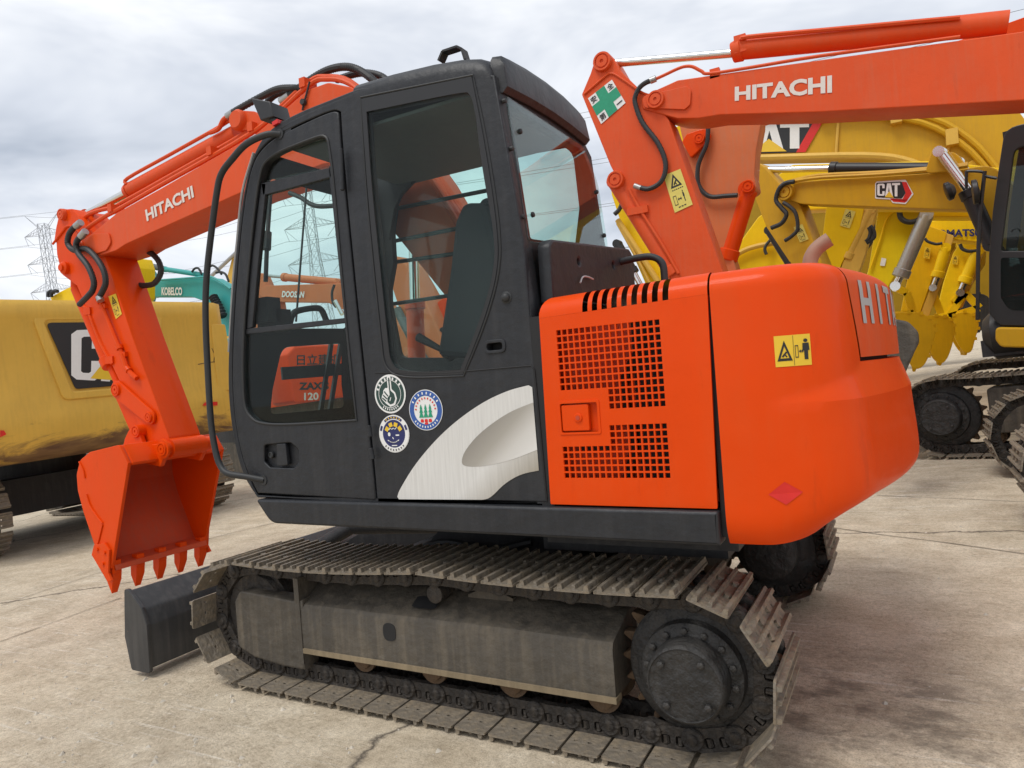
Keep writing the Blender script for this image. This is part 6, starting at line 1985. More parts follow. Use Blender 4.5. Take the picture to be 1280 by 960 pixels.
# ------------------------------------------------------------ ochre excavator on the right: black cab, boom across the row
M1 = thing('excavator', 'ochre excavator with a glossy black cab, red and black badge on its level boom', 'excavator', [(0.96442, 0.25857, -0.05508, 3.32661), (-0.26046, 0.96501, -0.03031, 7.66097), (0.04532, 0.04357, 0.99802, 0.14057), (0.00000, 0.00000, 0.00000, 1.00000)])
my = 1.35
bo = fillet([(-1.837, 4.132), (-1.658, 4.143), (-1.196, 4.044), (0.418, 3.677), (0.939, 3.623), (1.190, 3.187), (1.531, 2.194), (1.689, 1.471), (1.290, 1.433), (1.050, 2.297), (0.738, 3.019), (0.603, 3.113), (-0.537, 3.462), (-1.522, 3.770), (-1.764, 3.923)], [.05, .05, .05, 0, .3, .3, .2, .1, .1, .2, .2, .1, 0, .1, .05], 4)
boomM = plate('boom', bo, my, my + .5, 'ochre', M1, bev=.012)
mb = MB(); mb.tube([(-1.590, 1.300, 4.130), (-1.175, 1.300, 4.068), (-0.364, 1.300, 3.873), (0.414, 1.300, 3.715), (0.687, 1.300, 3.674)], .03, 6, 3); mb.tube([(-1.633, 1.420, 4.168), (-1.211, 1.420, 4.129), (-0.393, 1.420, 3.924), (0.393, 1.420, 3.758), (0.668, 1.420, 3.716)], .03, 6, 3)
mb.build('boom_pipe', 'ochre', boomM)
mb = MB(); c = [(-1.719, 4.006)][0]; pin(mb, c, my - .08, my + .55, .13)
mb.build('pivot_pin', 'ochre', boomM)
fn = quad_map([(-0.485, 1.345, 3.523), (-0.009, 1.345, 3.348), (0.032, 1.345, 3.693), (-0.450, 1.345, 3.801)])
lg = many([(fillet([(.0, .15), (.40, .15), (.46, .0), (.80, .0), (1.0, .42), (.80, 1.0), (.04, 1.0), (.0, .9)], .04, 2), ())], fn, 'white_print', boomM, .002, name='badge')
many([(fillet([(.36, .13), (.82, .10), (.96, .45), (.82, .90), (.70, .92), (.80, .45), (.72, .20), (.52, .20)], .01, 2), ()), ([(.40, .2), (.48, .06), (.78, .06), (.86, .2)], ())], fn, 'red_print', lg, .004)
many([(fillet([(.03, .22), (.50, .22), (.70, .22), (.80, .45), (.70, .93), (.03, .93)], .04, 2), ())], fn, 'black_print', lg, .006)
block_cat(fn, lg, .009, (.06, .30, .66, .88))
many([([(.26, .24), (.50, .24), (.38, .52)], ())], fn, 'yellow_print', lg, .011)
ao = fillet([(-2.251, 4.609), (-2.117, 4.606), (-2.025, 4.500), (-1.814, 4.145), (-1.562, 3.774), (-1.426, 3.145), (-1.216, 2.292), (-1.122, 1.670), (-1.477, 1.658), (-1.809, 2.880), (-2.130, 3.567), (-2.257, 4.092)], [.1, .1, .1, .05, .05, 0, 0, .1, .1, 0, 0, .05], 4)
armM = plate('arm', ao, 1.42, 1.80, 'ochre', M1, bev=.012)
fn = quad_map([(-1.635, 1.410, 3.206), (-1.497, 1.410, 3.223), (-1.561, 1.410, 3.475), (-1.701, 1.410, 3.460)])
warning_decal(armM, fn, tall=True, mat='pale_yellow_print')
cylinder_part(M1, *[(0.222, 1.600, 3.809), (-1.087, 1.600, 4.215), (-2.145, 1.600, 4.513)], .085, .05, 'black_print', 'chrome', 'arm_cylinder')
cylinder_part(M1, *[(-2.119, 1.500, 3.517), (-1.842, 1.500, 2.876), (-1.613, 1.500, 2.238)], .075, .05, 'black_print', 'chrome', 'bucket_cylinder')
hose_part(M1, [(-1.535, 1.250, 4.109), (-1.670, 1.250, 4.123), (-1.778, 1.250, 4.068), (-1.850, 1.250, 3.913), (-1.781, 1.250, 3.770), (-1.721, 1.250, 3.654), (-1.813, 1.250, 3.541), (-1.984, 1.250, 3.508)], .035)
hose_part(M1, [(-1.745, 1.250, 3.847), (-1.646, 1.250, 3.746), (-1.577, 1.250, 3.617), (-1.582, 1.250, 3.396), (-1.681, 1.250, 3.309), (-1.800, 1.250, 3.263)], .03)
for dy in (0, 1.0):
    a, b, c = [(0.864, 1.100, 2.578), (0.692, 1.100, 3.305), (0.434, 1.100, 3.908)]
    sh = lambda p: (p[0], p[1] + dy, p[2])
    cylinder_part(M1, sh(a), sh(b), sh(c), .10, .062, 'black_print', 'chrome', 'boom_cylinder')
lugp = fillet([(0.202, 3.703), (0.332, 3.989), (0.431, 4.022), (0.496, 3.936), (0.626, 3.619)], .06, 3)
plate('cylinder_lug', lugp, 1.2, 1.3, 'ochre', boomM, bev=.01)
plate('cylinder_lug', lugp, 1.86, 1.96, 'ochre', boomM, bev=.01)
mb = MB(); p = [(0.586, 0.900, 3.357)][0]; mb.lathe(p, (-1, -.3, -.2), [(0, .05), (.05, .12), (.10, .12), (.11, .10)], 14)
mb.build('work_lamp', 'black_print', M1)
# cab
cabo = fillet([(1.283, 3.781), (1.187, 3.399), (1.068, 2.894), (0.972, 2.383), (0.897, 1.716), (0.990, 1.559), (2.171, 1.354), (2.367, 3.340), (1.606, 3.758)], [.15, .1, .1, .1, .05, .1, .02, .1, .2], 4)
cabw = fillet([(1.345, 3.523), (1.196, 2.860), (1.093, 2.412), (2.076, 2.208), (2.181, 3.251), (1.580, 3.518)], [.08, .05, .03, .05, .05, .05], 4)
cabM = plate('cab', cabo, .15, .21, 'black_print', M1, holes=[cabw], bev=.01)
plate('cab_window', cabw, .17, .18, 'glass_dark', cabM, bev=0)
cl2 = fillet([(1.085, 2.339), (1.034, 1.881), (1.101, 1.720), (2.011, 1.568), (2.067, 2.124)], [.03, .1, .1, .05, .03], 3)
plate('lower_window', cl2, .143, .149, 'glass_dark', cabM, bev=0)
mb = MB(); plate_into(mb, cabo, 1.15, 1.2, [cabw], .01)
czs = [p[1] for p in cabo]; cxs = [p[0] for p in cabo]
mb.box(min(cxs) + .35, max(cxs) - .02, .2, 1.16, max(czs) - .10, max(czs) - .02); mb.box(min(cxs) + .1, max(cxs) - .02, .2, 1.16, min(czs) + .02, min(czs) + .10); mb.box(max(cxs) - .1, max(cxs) - .02, .2, 1.16, min(czs) + .05, max(czs) - .05)
mb.build('cab_frame', 'black_print', cabM)
zf = min(czs) + .1
mb = MB(); mb.box(min(cxs) + .9, min(cxs) + 1.1, .45, .95, zf + .3, zf + 1.3); mb.box(min(cxs) + .5, min(cxs) + 1.1, .45, .95, zf, zf + .4)
mb.build('seat', 'seat_cloth', cabM)
mm = [(0.978, -0.020, 3.359), (1.011, -0.020, 3.164), (0.952, -0.020, 2.921), (0.890, -0.020, 2.938), (0.939, -0.020, 3.222)]
mb = MB(); mb.lathe([(0.965, -0.100, 3.114)][0], (1, .25, 0), [(-.03, .05), (-.025, .14), (.02, .14), (.03, .12)], 14)
mir = mb.build('mirror', 'black_print', M1)
for v in mir.data.vertices:
    v.co.z = (v.co.z - sum(1 for _ in ()) ) if False else v.co.z
mb = MB(); mb.tube([(0.876, -0.050, 3.182), (0.895, -0.050, 3.344), (0.914, -0.050, 3.375), (1.050, -0.050, 3.325), (1.075, -0.050, 3.271), (1.176, -0.050, 3.214)], .018, 6, 4); mb.tube([(1.074, -0.050, 3.327), (0.990, -0.050, 2.927), (0.916, -0.050, 2.482), (0.814, -0.050, 1.660)], .022, 6, 3)
mb.build('mirror_stay', 'black_print', M1)
# deck edge, house, undercarriage
dk = fillet([(0.950, 1.548), (0.933, 1.400), (0.978, 1.309), (2.394, 1.074), (2.416, 1.303)], [.05, .08, .08, .05, .05], 4)
plate('deck_skirt', dk, .1, .3, 'ochre', M1, bev=.02)
mb = MB(); mb.box(.75, 4.9, .3, 2.9, 1.20, 1.40); mb.cyl((2.2, 1.6, .8), (2.2, 1.6, 1.22), .75, n=30); mb.box(1.0, 3.4, .6, 2.6, .5, .9)
mb.build('deck', 'black_frame', M1)
mb = MB(); plate_into(mb, fillet([(2.65, 1.42), (4.6, 1.42), (4.6, 2.6), (2.65, 2.6)], .1, 3), .2, 3.0, (), .04)
mb.build('engine_house', 'ochre', M1)
mb = MB(); plate_into(mb, fillet([(4.62, 1.25), (5.3, 1.35), (5.3, 2.5), (4.62, 2.6)], [.03, .25, .25, .03], 4), .15, 3.05, (), .1)
mb.build('counterweight', 'ochre', M1)
mb = MB(); mb.lathe([(0.773, 0.500, 1.449)][0], (1, 0, 0), [(0, .2), (.1, .3), (.5, .3)], 14)
mb.build('step_box', 'black_print', M1)
mb = MB()
plate_into(mb, fillet([(.78, .30), (3.3, .36), (3.3, .80), (2.2, .86), (.78, .84)], .04, 3), .10, .5, (), .015)
tfM = mb.build('track_frame', 'track_frame', M1)
pm = crawler(M1, .0, .6, .27, 3.75, .12, .41, .41, .19, 1.15, sag=(.03, .03, 0), frame=tfM)
running_gear(tfM, .0, .6, 3.75, .27, .12, .41, .41, 1.12, 7, -1)
mb = MB(); mb.box(1.05, 3.3, 2.6, 3.0, .36, .80)
tfN = mb.build('track_frame', 'track_frame', M1)
crawler(M1, 2.55, .6, .27, 3.75, .12, .41, .41, .19, 1.15, sag=(.03, .03, 0), frame=tfN, proto=pm)

# ------------------------------------------------------------ the row of yellow machines behind
ROW = 'yellow excavators standing in a row at the back of the yard'
def yellow(o, label):
    r = thing('excavator', label, 'excavator', O3((o[0], o[1], gz(o[0], o[1]))), ROW)
    org = (o[0], o[1], gz(o[0], o[1]))
    return r, (lambda pts: [to2(p, org) for p in pts])

def bucket_side_plate(root, prof, y0, y1, mat):
    """bucket from a side outline: two cheeks, a shell along the back edge, teeth"""
    pr = chaikin(prof, 2)
    cx = sum(p[0] for p in pr) / len(pr); cz = sum(p[1] for p in pr) / len(pr)
    k = int(len(pr) * .62)
    o_ = pr[:k]; i_ = [(p[0] + (cx - p[0]) * .06, p[1] + (cz - p[1]) * .06) for p in o_]
    mb = MB(); mb.loft([[(p[0], y, p[1]) for p in o_] + [(p[0], y, p[1]) for p in reversed(i_)] for y in (y0 + .03, y1 - .03)])
    b = mb.build('bucket', mat, root)
    for ya, yb in ((y0, y0 + .05), (y1 - .05, y1)):
        plate('bucket_cheek', pr, ya, yb, mat, b, bev=.01)
    for q in range(2, k - 2, 3):
        p = pr[q]
        wb = MB(); wb.box(p[0] - .035, p[0] + .035, y0 - .012, y0 + .10, p[1] - .035, p[1] + .035)
        wb.build('wear_block', mat, b)
    low = sorted(pr, key=lambda p: p[1])[:3]
    lx = sum(p[0] for p in low) / 3; lz = min(p[1] for p in low)
    for i in range(4):
        y = y0 + .08 + (y1 - y0 - .16) * i / 3
        mb = MB(); mb.loft([[(lx - .08, y - .05, lz + .12), (lx + .05, y - .05, lz + .12), (lx + .05, y + .05, lz + .12), (lx - .08, y + .05, lz + .12)], [(lx - .06, y - .03, lz - .05), (lx - .02, y - .03, lz - .05), (lx - .02, y + .03, lz - .05), (lx - .06, y + .03, lz - .05)]])
        mb.build('bucket_tooth', mat, b)
    return b

# a very large ochre boom high behind the others
r, T = yellow((7.5, 17.0), 'huge ochre excavator boom with a big red striped badge just under the orange boom')
pts = fillet(T([(-1.482, 8.206), (-1.007, 8.779), (5.369, 7.548), (6.029, 6.221), (6.455, 3.674), (5.715, 3.255), (4.990, 4.182), (4.685, 4.787), (4.312, 5.396), (3.695, 5.955), (2.698, 6.342), (0.200, 6.822), (-1.127, 7.129)]), .4, 5)
bb = plate('boom', pts, 0, .8, 'ochre', r, bev=.03)
mb = MB(); mb.tube(T([(-1.106, 16.900, 7.079), (0.215, 16.900, 6.785), (2.700, 16.900, 6.308), (3.693, 16.900, 5.933), (4.306, 16.900, 5.376), (4.678, 16.900, 4.770), (4.981, 16.900, 4.169)]), .09, 8, 4)
mb.build('boom_edge', 'ochre_worn', bb)
fn = quad_map(T([(-0.595, 16.970, 7.071), (1.565, 16.970, 6.661), (1.618, 16.970, 7.451), (-0.534, 16.970, 7.927)]))
lg = many([([(.0, 0), (.82, 0), (1.02, 1), (.0, 1)], ())], fn, 'black_print', bb, .004, name='badge')
many([([(.82, 0), (.92, 0), (1.12, 1), (1.02, 1)], ())], fn, 'red_print', lg, .008)
block_cat(fn, lg, .012, (.06, .12, .96, .90))
many([([(.33, .04), (.72, .04), (.52, .44)], ())], fn, 'yellow_print', lg, .016)
mb = MB(); mb.tube(T([(-0.604, 16.850, 8.037), (1.345, 16.850, 7.644), (3.592, 16.850, 6.980), (4.665, 16.850, 6.172), (5.361, 16.850, 5.084)]), .07, 8, 4); mb.tube(T([(-0.595, 16.850, 8.161), (1.353, 16.850, 7.762), (3.762, 16.850, 7.051), (4.824, 16.850, 6.245), (5.482, 16.850, 5.131)]), .07, 8, 4)
mb.build('boom_pipe', 'ochre', bb)
for q in T([(1.895, 16.800, 7.514), (3.432, 16.800, 7.061), (4.514, 16.800, 6.303)]):
    mb = MB(); mb.box(q[0] - .12, q[0] + .12, q[1] - .05, q[1] + .2, q[2] - .16, q[2] + .2); mb.build('pipe_clamp', 'ochre_worn', bb)
mb = MB(); mb.tube(T([(2.087, 16.960, 6.485), (2.268, 16.960, 7.882)]), .035, 6, 2); mb.tube(T([(4.192, 16.960, 5.561), (4.631, 16.960, 6.539)]), .035, 6, 2)
mb.build('weld_seam', 'ochre_worn', bb)
plate('boom_boss', fillet(T([(4.716, 5.679), (5.029, 5.776), (5.303, 5.555), (5.311, 5.176), (5.032, 5.050), (4.768, 5.247)]), .2, 3), -.12, -.01, 'ochre', bb, bev=.02)
simple_body(r, -.5, -1.2, 6.0, 3.4, 'ochre', tl=5.2, th=1.2)

# bright yellow machine whose arm stands between the boom and the badge
r, T = yellow((6.8, 11.0), 'yellow excavator whose slanting arm carries a pale warning sign below the ochre boom')
plate('arm_shaded_side', fillet(T([(2.803, 4.136), (3.017, 4.042), (2.768, 3.206), (2.442, 2.416), (2.188, 2.446), (2.411, 3.119), (2.725, 3.695)]), .04, 3), .02, .42, 'ochre_worn', r, bev=.01)  # browner strip stands in for the shaded right face of the arm
am = plate('arm', fillet(T([(2.245, 4.231), (2.833, 4.094), (2.720, 3.666), (2.398, 3.100), (2.140, 2.440), (1.751, 2.457), (2.045, 3.151)]), .05, 3), 0, .4, 'yellow', r, bev=.012)
fn = quad_map(T([(2.417, 10.985, 3.756), (2.562, 10.985, 3.684), (2.672, 10.985, 3.951), (2.522, 10.985, 4.026)]))
warning_decal(am, fn, tall=True, mat='pale_yellow_print')
cylinder_part(r, *T([(2.894, 11.100, 3.965), (2.499, 11.100, 3.207), (2.205, 11.100, 2.578)]), .10, .06, 'ochre_worn', 'chrome')
plate('boom', fillet(T([(2.316, 4.527), (3.065, 4.462), (4.879, 4.150), (6.025, 3.580)]) + [(1.9, 2.2), (1.2, 2.0)] + T([(5.239, 3.577), (4.622, 3.739), (2.917, 4.050), (2.320, 4.188)]), .1, 3), .4, .9, 'yellow', r, bev=.012)
hose_part(r, T([(2.882, 10.900, 3.664), (2.924, 10.900, 3.577), (2.929, 10.900, 3.469), (2.866, 10.900, 3.412), (2.803, 10.900, 3.381)]), .03)
hose_part(r, T([(2.856, 10.900, 3.642), (2.875, 10.900, 3.558), (2.844, 10.900, 3.456), (2.793, 10.900, 3.410)]), .03)
simple_body(r, .8, -.9, 4.8, 2.8, 'yellow')

r, T = yellow((7.8, 13.2), 'yellow excavator with a broad arm and a long grey cylinder slanting down its side')
am = plate('arm', fillet(T([(2.982, 4.311), (3.159, 4.496), (3.500, 4.509), (3.793, 4.316), (3.805, 4.071), (3.503, 3.480), (3.082, 2.828), (2.854, 2.291), (2.460, 2.335), (2.743, 3.203)]), [.1, .2, .2, .1, .1, .1, .1, .1, .1, .05], 4), 0, .45, 'yellow_lime', r, bev=.015)
mb = MB(); mb.tube(T([(2.772, 13.150, 3.178), (2.973, 13.150, 3.711), (3.106, 13.150, 4.078), (3.281, 13.150, 4.248), (3.552, 13.150, 4.276)]), .02, 6, 4)
mb.build('weld_lip', 'yellow', am)
fn = quad_map(T([(2.941, 13.180, 3.220), (3.023, 13.180, 3.201), (3.059, 13.180, 3.336), (2.978, 13.180, 3.371)]))
grid_print('label_plate', fn, 'white_print', am)
cylinder_part(r, *T([(3.771, 13.000, 4.029), (3.283, 13.000, 2.969), (3.176, 13.000, 2.769)]), .13, .07, 'steel', 'chrome')
hose_part(r, T([(3.333, 13.000, 4.213), (3.351, 13.000, 4.057), (3.438, 13.000, 3.966), (3.569, 13.000, 3.944), (3.703, 13.000, 3.996)]), .05)
bucket_side_plate(r, T([(3.047, 2.270), (3.428, 2.259), (3.662, 2.172), (3.785, 2.022), (3.802, 1.868), (3.687, 1.497), (3.578, 1.230), (3.440, 1.148), (3.336, 1.217), (3.273, 1.501), (3.129, 1.825)]), -.25, 1.0, 'yellow_half_shade')
mb = MB()
for a, b in ((0, 1), (1, 2), (2, 3)):
    q = T([(3.187, 13.400, 2.767), (3.372, 13.400, 2.650), (3.455, 13.400, 2.234), (3.042, 13.400, 2.232)]); mb.bar(q[a], q[b], .14, .10, (0, 1, 0))
mb.build('bucket_link', 'yellow', r)
plate('boom', fillet(T([(3.294, 4.513), (3.720, 4.715), (5.137, 4.689)]) + [(1.2, 4.6), (2.0, 2.3), (1.4, 2.1)] + T([(4.906, 3.913), (3.684, 4.128)]), .1, 3), .5, 1.0, 'yellow', r, bev=.015)
simple_body(r, .7, -.9, 5.0, 3.0, 'yellow')

r, T = yellow((8.6, 15.4), 'yellow excavator with dark letters on its boom, the narrow arm beside the grey cylinder')
plate('arm_shaded_side', fillet(T([(4.165, 3.990), (4.337, 3.893), (4.003, 2.795), (3.756, 2.192), (3.573, 2.212), (3.824, 2.817)]), .04, 3), .02, .42, 'ochre_worn', r, bev=.01)  # strip coloured as the arm's shaded right face
am = plate('arm', fillet(T([(3.592, 4.055), (3.843, 4.205), (4.215, 3.987), (4.140, 3.725), (3.786, 2.773), (3.569, 2.205), (3.203, 2.244), (3.408, 3.066)]), .08, 3), 0, .45, 'yellow_half_shade', r, bev=.015)
fn = quad_map(T([(3.739, 15.350, 3.504), (3.855, 15.350, 3.452), (3.900, 15.350, 3.687), (3.783, 15.350, 3.740)]))
warning_decal(am, fn, tall=True)
bm_ = plate('boom', fillet(T([(3.712, 3.976), (3.823, 4.292), (4.479, 4.316), (5.054, 4.350)]) + [(1.6, 5.0), (2.6, 2.4), (1.9, 2.2)] + T([(5.081, 3.620), (4.449, 3.806)]), .1, 3), .2, .75, 'yellow', r, bev=.015)
fn = quad_map(T([(3.907, 15.580, 3.942), (4.851, 15.580, 3.815), (4.860, 15.580, 3.975), (3.917, 15.580, 4.106)]))
lettering('KOMATSU', fn, 'navy_print', bm_, bold=.04, lift=.02, box=(0, 0, 1, 1))
hose_part(r, T([(3.789, 15.200, 3.892), (3.844, 15.200, 3.814), (3.986, 15.200, 3.740), (4.103, 15.200, 3.739)]), .03)
cylinder_part(r, *T([(4.160, 15.300, 3.641), (3.979, 15.300, 3.068), (3.875, 15.300, 2.823)]), .11, .06, 'yellow', 'chrome')
bucket_side_plate(r, T([(3.677, 2.228), (3.932, 2.235), (4.134, 2.162), (4.228, 2.014), (4.215, 1.793), (4.086, 1.357), (3.957, 1.177), (3.842, 1.238), (3.710, 1.527)]), -.25, 1.0, 'yellow_half_shade')
mb = MB()
q = T([(3.664, 15.500, 2.725), (3.876, 15.500, 2.734), (3.997, 15.500, 2.267), (3.634, 15.500, 2.237)])
for a, b in ((0, 1), (1, 2), (1, 3)):
    mb.bar(q[a], q[b], .14, .10, (0, 1, 0))
mb.build('bucket_link', 'yellow', r)
simple_body(r, .9, -.9, 5.0, 3.0, 'yellow')

r, T = yellow((9.6, 17.6), 'yellow excavator with the arm closest to the black cab, its bucket tilted open')
plate('arm_shaded_side', fillet(T([(4.951, 4.022), (5.104, 3.921), (4.906, 3.264), (4.532, 2.426), (4.436, 2.475), (4.789, 3.472)]), .04, 3), .02, .42, 'ochre_worn', r, bev=.01)  # shade of the right face painted as a browner strip
am = plate('arm', fillet(T([(4.437, 3.770), (4.581, 3.997), (4.999, 4.025), (4.920, 3.773), (4.758, 3.456), (4.392, 2.470), (4.241, 2.140), (3.944, 2.171), (4.200, 3.111)]), .08, 3), 0, .45, 'yellow', r, bev=.015)
fn = quad_map(T([(4.386, 17.550, 3.504), (4.498, 17.550, 3.469), (4.526, 17.550, 3.674), (4.414, 17.550, 3.710)]))
warning_decal(am, fn, tall=True)
cylinder_part(r, *T([(4.910, 17.500, 3.725), (4.615, 17.500, 3.048), (4.503, 17.500, 2.795)]), .13, .07, 'yellow', 'chrome')
hose_part(r, T([(4.565, 17.400, 3.935), (4.606, 17.400, 3.815), (4.729, 17.400, 3.740), (4.902, 17.400, 3.732)]), .04)
bucket_side_plate(r, T([(4.283, 2.290), (4.612, 2.349), (4.810, 2.175), (4.830, 1.964), (4.715, 1.633), (4.651, 1.371), (4.504, 1.345), (4.372, 1.587), (4.290, 1.864)]), -.25, 1.1, 'yellow_half_shade')
mb = MB()
q = T([(4.366, 17.600, 2.589), (4.606, 17.600, 2.790), (4.871, 17.600, 2.396), (4.248, 17.600, 2.255)])
for a, b in ((0, 1), (1, 2), (1, 3), (3, 2)):
    mb.bar(q[a], q[b], .16, .12, (0, 1, 0))
mb.build('bucket_link', 'yellow', r)
plate('boom', fillet(T([(4.511, 3.996), (4.641, 4.264), (5.258, 4.389)]) + [(1.4, 5.2), (2.4, 2.6), (1.7, 2.4)] + T([(5.317, 3.775)]), .1, 3), .5, 1.05, 'yellow', r, bev=.015)
simple_body(r, .8, -.9, 5.0, 3.0, 'yellow')

r, T = yellow((6.4, 12.4), 'yellow excavator with a curved bucket edge showing low between the orange arms')
plate('arm', fillet(T([(0.141, 3.571), (0.909, 4.451), (1.652, 4.413), (2.038, 3.760), (2.128, 2.980), (1.958, 2.540), (0.003, 2.767)]), .2, 4), 0, .5, 'yellow', r, bev=.02)
mb = MB(); mb.tube(T([(0.157, 12.300, 3.493), (0.490, 12.300, 3.736), (0.805, 12.300, 3.816), (1.154, 12.300, 3.824)]), .05, 8, 4)
mb.build('boom_edge', 'ochre_worn', r)
plate('boom', fillet(T([(0.803, 5.028), (1.523, 5.417), (3.976, 4.973), (5.046, 4.603)]) + [(.6, 4.3), (1.8, 2.2), (1.2, 2.0)] + T([(4.298, 4.106), (1.610, 4.489), (0.853, 4.625)]), .1, 3), .45, .9, 'yellow', r, bev=.02)
hose_part(r, T([(1.005, 12.200, 3.615), (0.982, 12.200, 3.713), (1.018, 12.200, 3.801), (1.098, 12.200, 3.883)]), .03)
simple_body(r, 2.2, -.4, 4.8, 2.6, 'yellow')

r, T = yellow((3.4, 9.4), 'yellow excavator arm with a brown edge, between the black cab and the green cross arm')
am = plate('arm', fillet(T([(-1.106, 4.760), (-0.689, 4.817), (-0.398, 4.499), (0.184, 3.048), (0.384, 2.488), (-0.430, 2.581), (-0.868, 3.820)]), .1, 3), 0, .4, 'yellow', r, bev=.012)
mb = MB(); mb.tube(T([(-0.966, 9.300, 4.170), (-0.838, 9.300, 3.940), (-0.387, 9.300, 3.116), (-0.120, 9.300, 2.608)]), .05, 8, 3); mb.tube(T([(-0.971, 9.300, 4.115), (-0.623, 9.300, 3.355), (-0.444, 9.300, 2.919)]), .03, 8, 3)
mb.build('arm_pipe', 'ochre_worn', am)
cylinder_part(r, *T([(-0.963, 9.200, 3.739), (-0.714, 9.200, 3.220), (-0.557, 9.200, 2.858)]), .08, .05, 'black_print', 'chrome')
hose_part(r, T([(-0.981, 9.200, 4.253), (-0.888, 9.200, 4.320), (-0.821, 9.200, 4.445), (-0.812, 9.200, 4.553)]), .04)
bk4 = fillet(T([(-0.495, 2.657), (0.389, 2.555), (0.611, 2.001), (0.434, 1.352), (0.025, 1.245), (-0.477, 1.966)]), .1, 3)
plate('bucket', bk4, -.3, .8, 'yellow', r, bev=.02)
plate('boom', fillet(T([(-0.995, 4.650), (-0.761, 4.789), (-0.119, 5.652), (0.845, 5.888), (4.939, 5.561), (5.788, 5.316)]) + [(3.6, 3.4), (4.0, 2.2), (3.5, 2.0)] + T([(5.349, 5.012), (4.915, 5.150), (1.083, 5.605), (0.124, 5.187), (-0.644, 4.401)]), .1, 3), .4, .85, 'yellow', r, bev=.012)

r, T = yellow((1.4, 27.0), 'yellow excavator farthest away, its broad boom in shade-toned yellow filling the gap behind the raised buckets')
simple_body(r, 8.5, -.9, 7.2, 3.4, 'yellow', tl=6.0)
plate('boom', fillet(T([(1.695, 6.153), (3.086, 6.872), (4.836, 6.438), (6.195, 5.130), (6.032, 2.348), (1.203, 2.857)]), .3, 4), .6, 1.2, 'yellow_shaded', r, bev=.02)
r, T = yellow((1.0, 31.0), 'yellow excavator at the far end, broad boom behind the orange hoses and the exhaust pipe')
fb = plate('boom', fillet(T([(-3.662, 9.013), (-1.502, 9.853), (2.265, 8.844), (2.692, 6.161), (2.185, 2.880), (-1.952, 3.317), (-4.001, 4.273)]), .4, 4), 0, .7, 'yellow_shaded', r, bev=.03)
mb = MB(); mb.tube(T([(-2.698, 30.800, 6.995), (-0.763, 30.800, 8.015), (1.004, 30.800, 8.105), (2.334, 30.800, 7.457)]), .08, 6, 5)
mb.build('boom_pipe', 'ochre', fb)
cylinder_part(r, *T([(1.863, 30.600, 7.908), (1.148, 30.600, 5.341), (0.855, 30.600, 3.686)]), .18, .1, 'ochre', 'chrome')
simple_body(r, 9.0, -.9, 6.4, 3.2, 'yellow', tl=5.4)
# two more machines close the gaps further back
r, T = yellow((8.8, 21.0), 'yellow excavator with wide arm in a painted shade tone, second rank, seen between the slanting arms')
plate('arm', fillet(T([(1.637, 5.896), (3.478, 5.656), (3.295, 4.023), (2.879, 2.632), (0.989, 2.840)]), .2, 4), 0, .6, 'yellow_shaded', r, bev=.02)
plate('boom', fillet(T([(1.614, 6.157), (3.953, 6.076), (6.049, 5.784)]) + [(1.5, 6.0), (2.5, 2.6), (1.7, 2.4)] + T([(5.785, 4.387), (3.868, 4.693), (1.559, 5.308)]), .2, 3), .7, 1.3, 'yellow', r, bev=.02)
cylinder_part(r, *T([(3.098, 20.800, 5.413), (2.574, 20.800, 3.638), (2.314, 20.800, 2.850)]), .14, .08, 'yellow', 'chrome')
hose_part(r, T([(2.567, 20.700, 5.444), (2.714, 20.700, 5.141), (2.650, 20.700, 4.780), (2.511, 20.700, 4.570)]), .05)
simple_body(r, .2, -.9, 5.2, 3.2, 'yellow')
r, T = yellow((10.2, 23.0), 'yellow excavator with shade-toned arm and dark bucket, second rank, seen beside the black cab')
plate('arm', fillet(T([(3.709, 5.866), (5.728, 5.598), (5.550, 3.910), (4.948, 2.978), (3.342, 2.770)]), .2, 4), 0, .6, 'yellow_shaded', r, bev=.02)
bucket_side_plate(r, T([(4.764, 3.000), (5.420, 3.065), (5.639, 2.704), (5.600, 2.039), (5.230, 1.884), (4.882, 2.209)]), -.4, 1.2, 'black_frame')
mb = MB(); mb.tube(T([(3.623, 22.800, 3.794), (4.113, 22.800, 4.829), (4.686, 22.800, 5.318)]), .08, 6, 4); mb.tube(T([(4.231, 22.800, 3.296), (4.705, 22.800, 4.252), (5.271, 22.800, 4.883)]), .08, 6, 4)
mb.build('arm_pipe', 'ochre', r)
plate('boom', fillet(T([(3.986, 6.003), (4.857, 6.191), (6.317, 6.009)]) + [(1.5, 6.4), (2.5, 2.8), (1.7, 2.6)] + T([(6.037, 4.616), (4.153, 5.169)]), .2, 3), .7, 1.3, 'ochre', r, bev=.02)
simple_body(r, -.2, -.9, 5.2, 3.2, 'yellow')

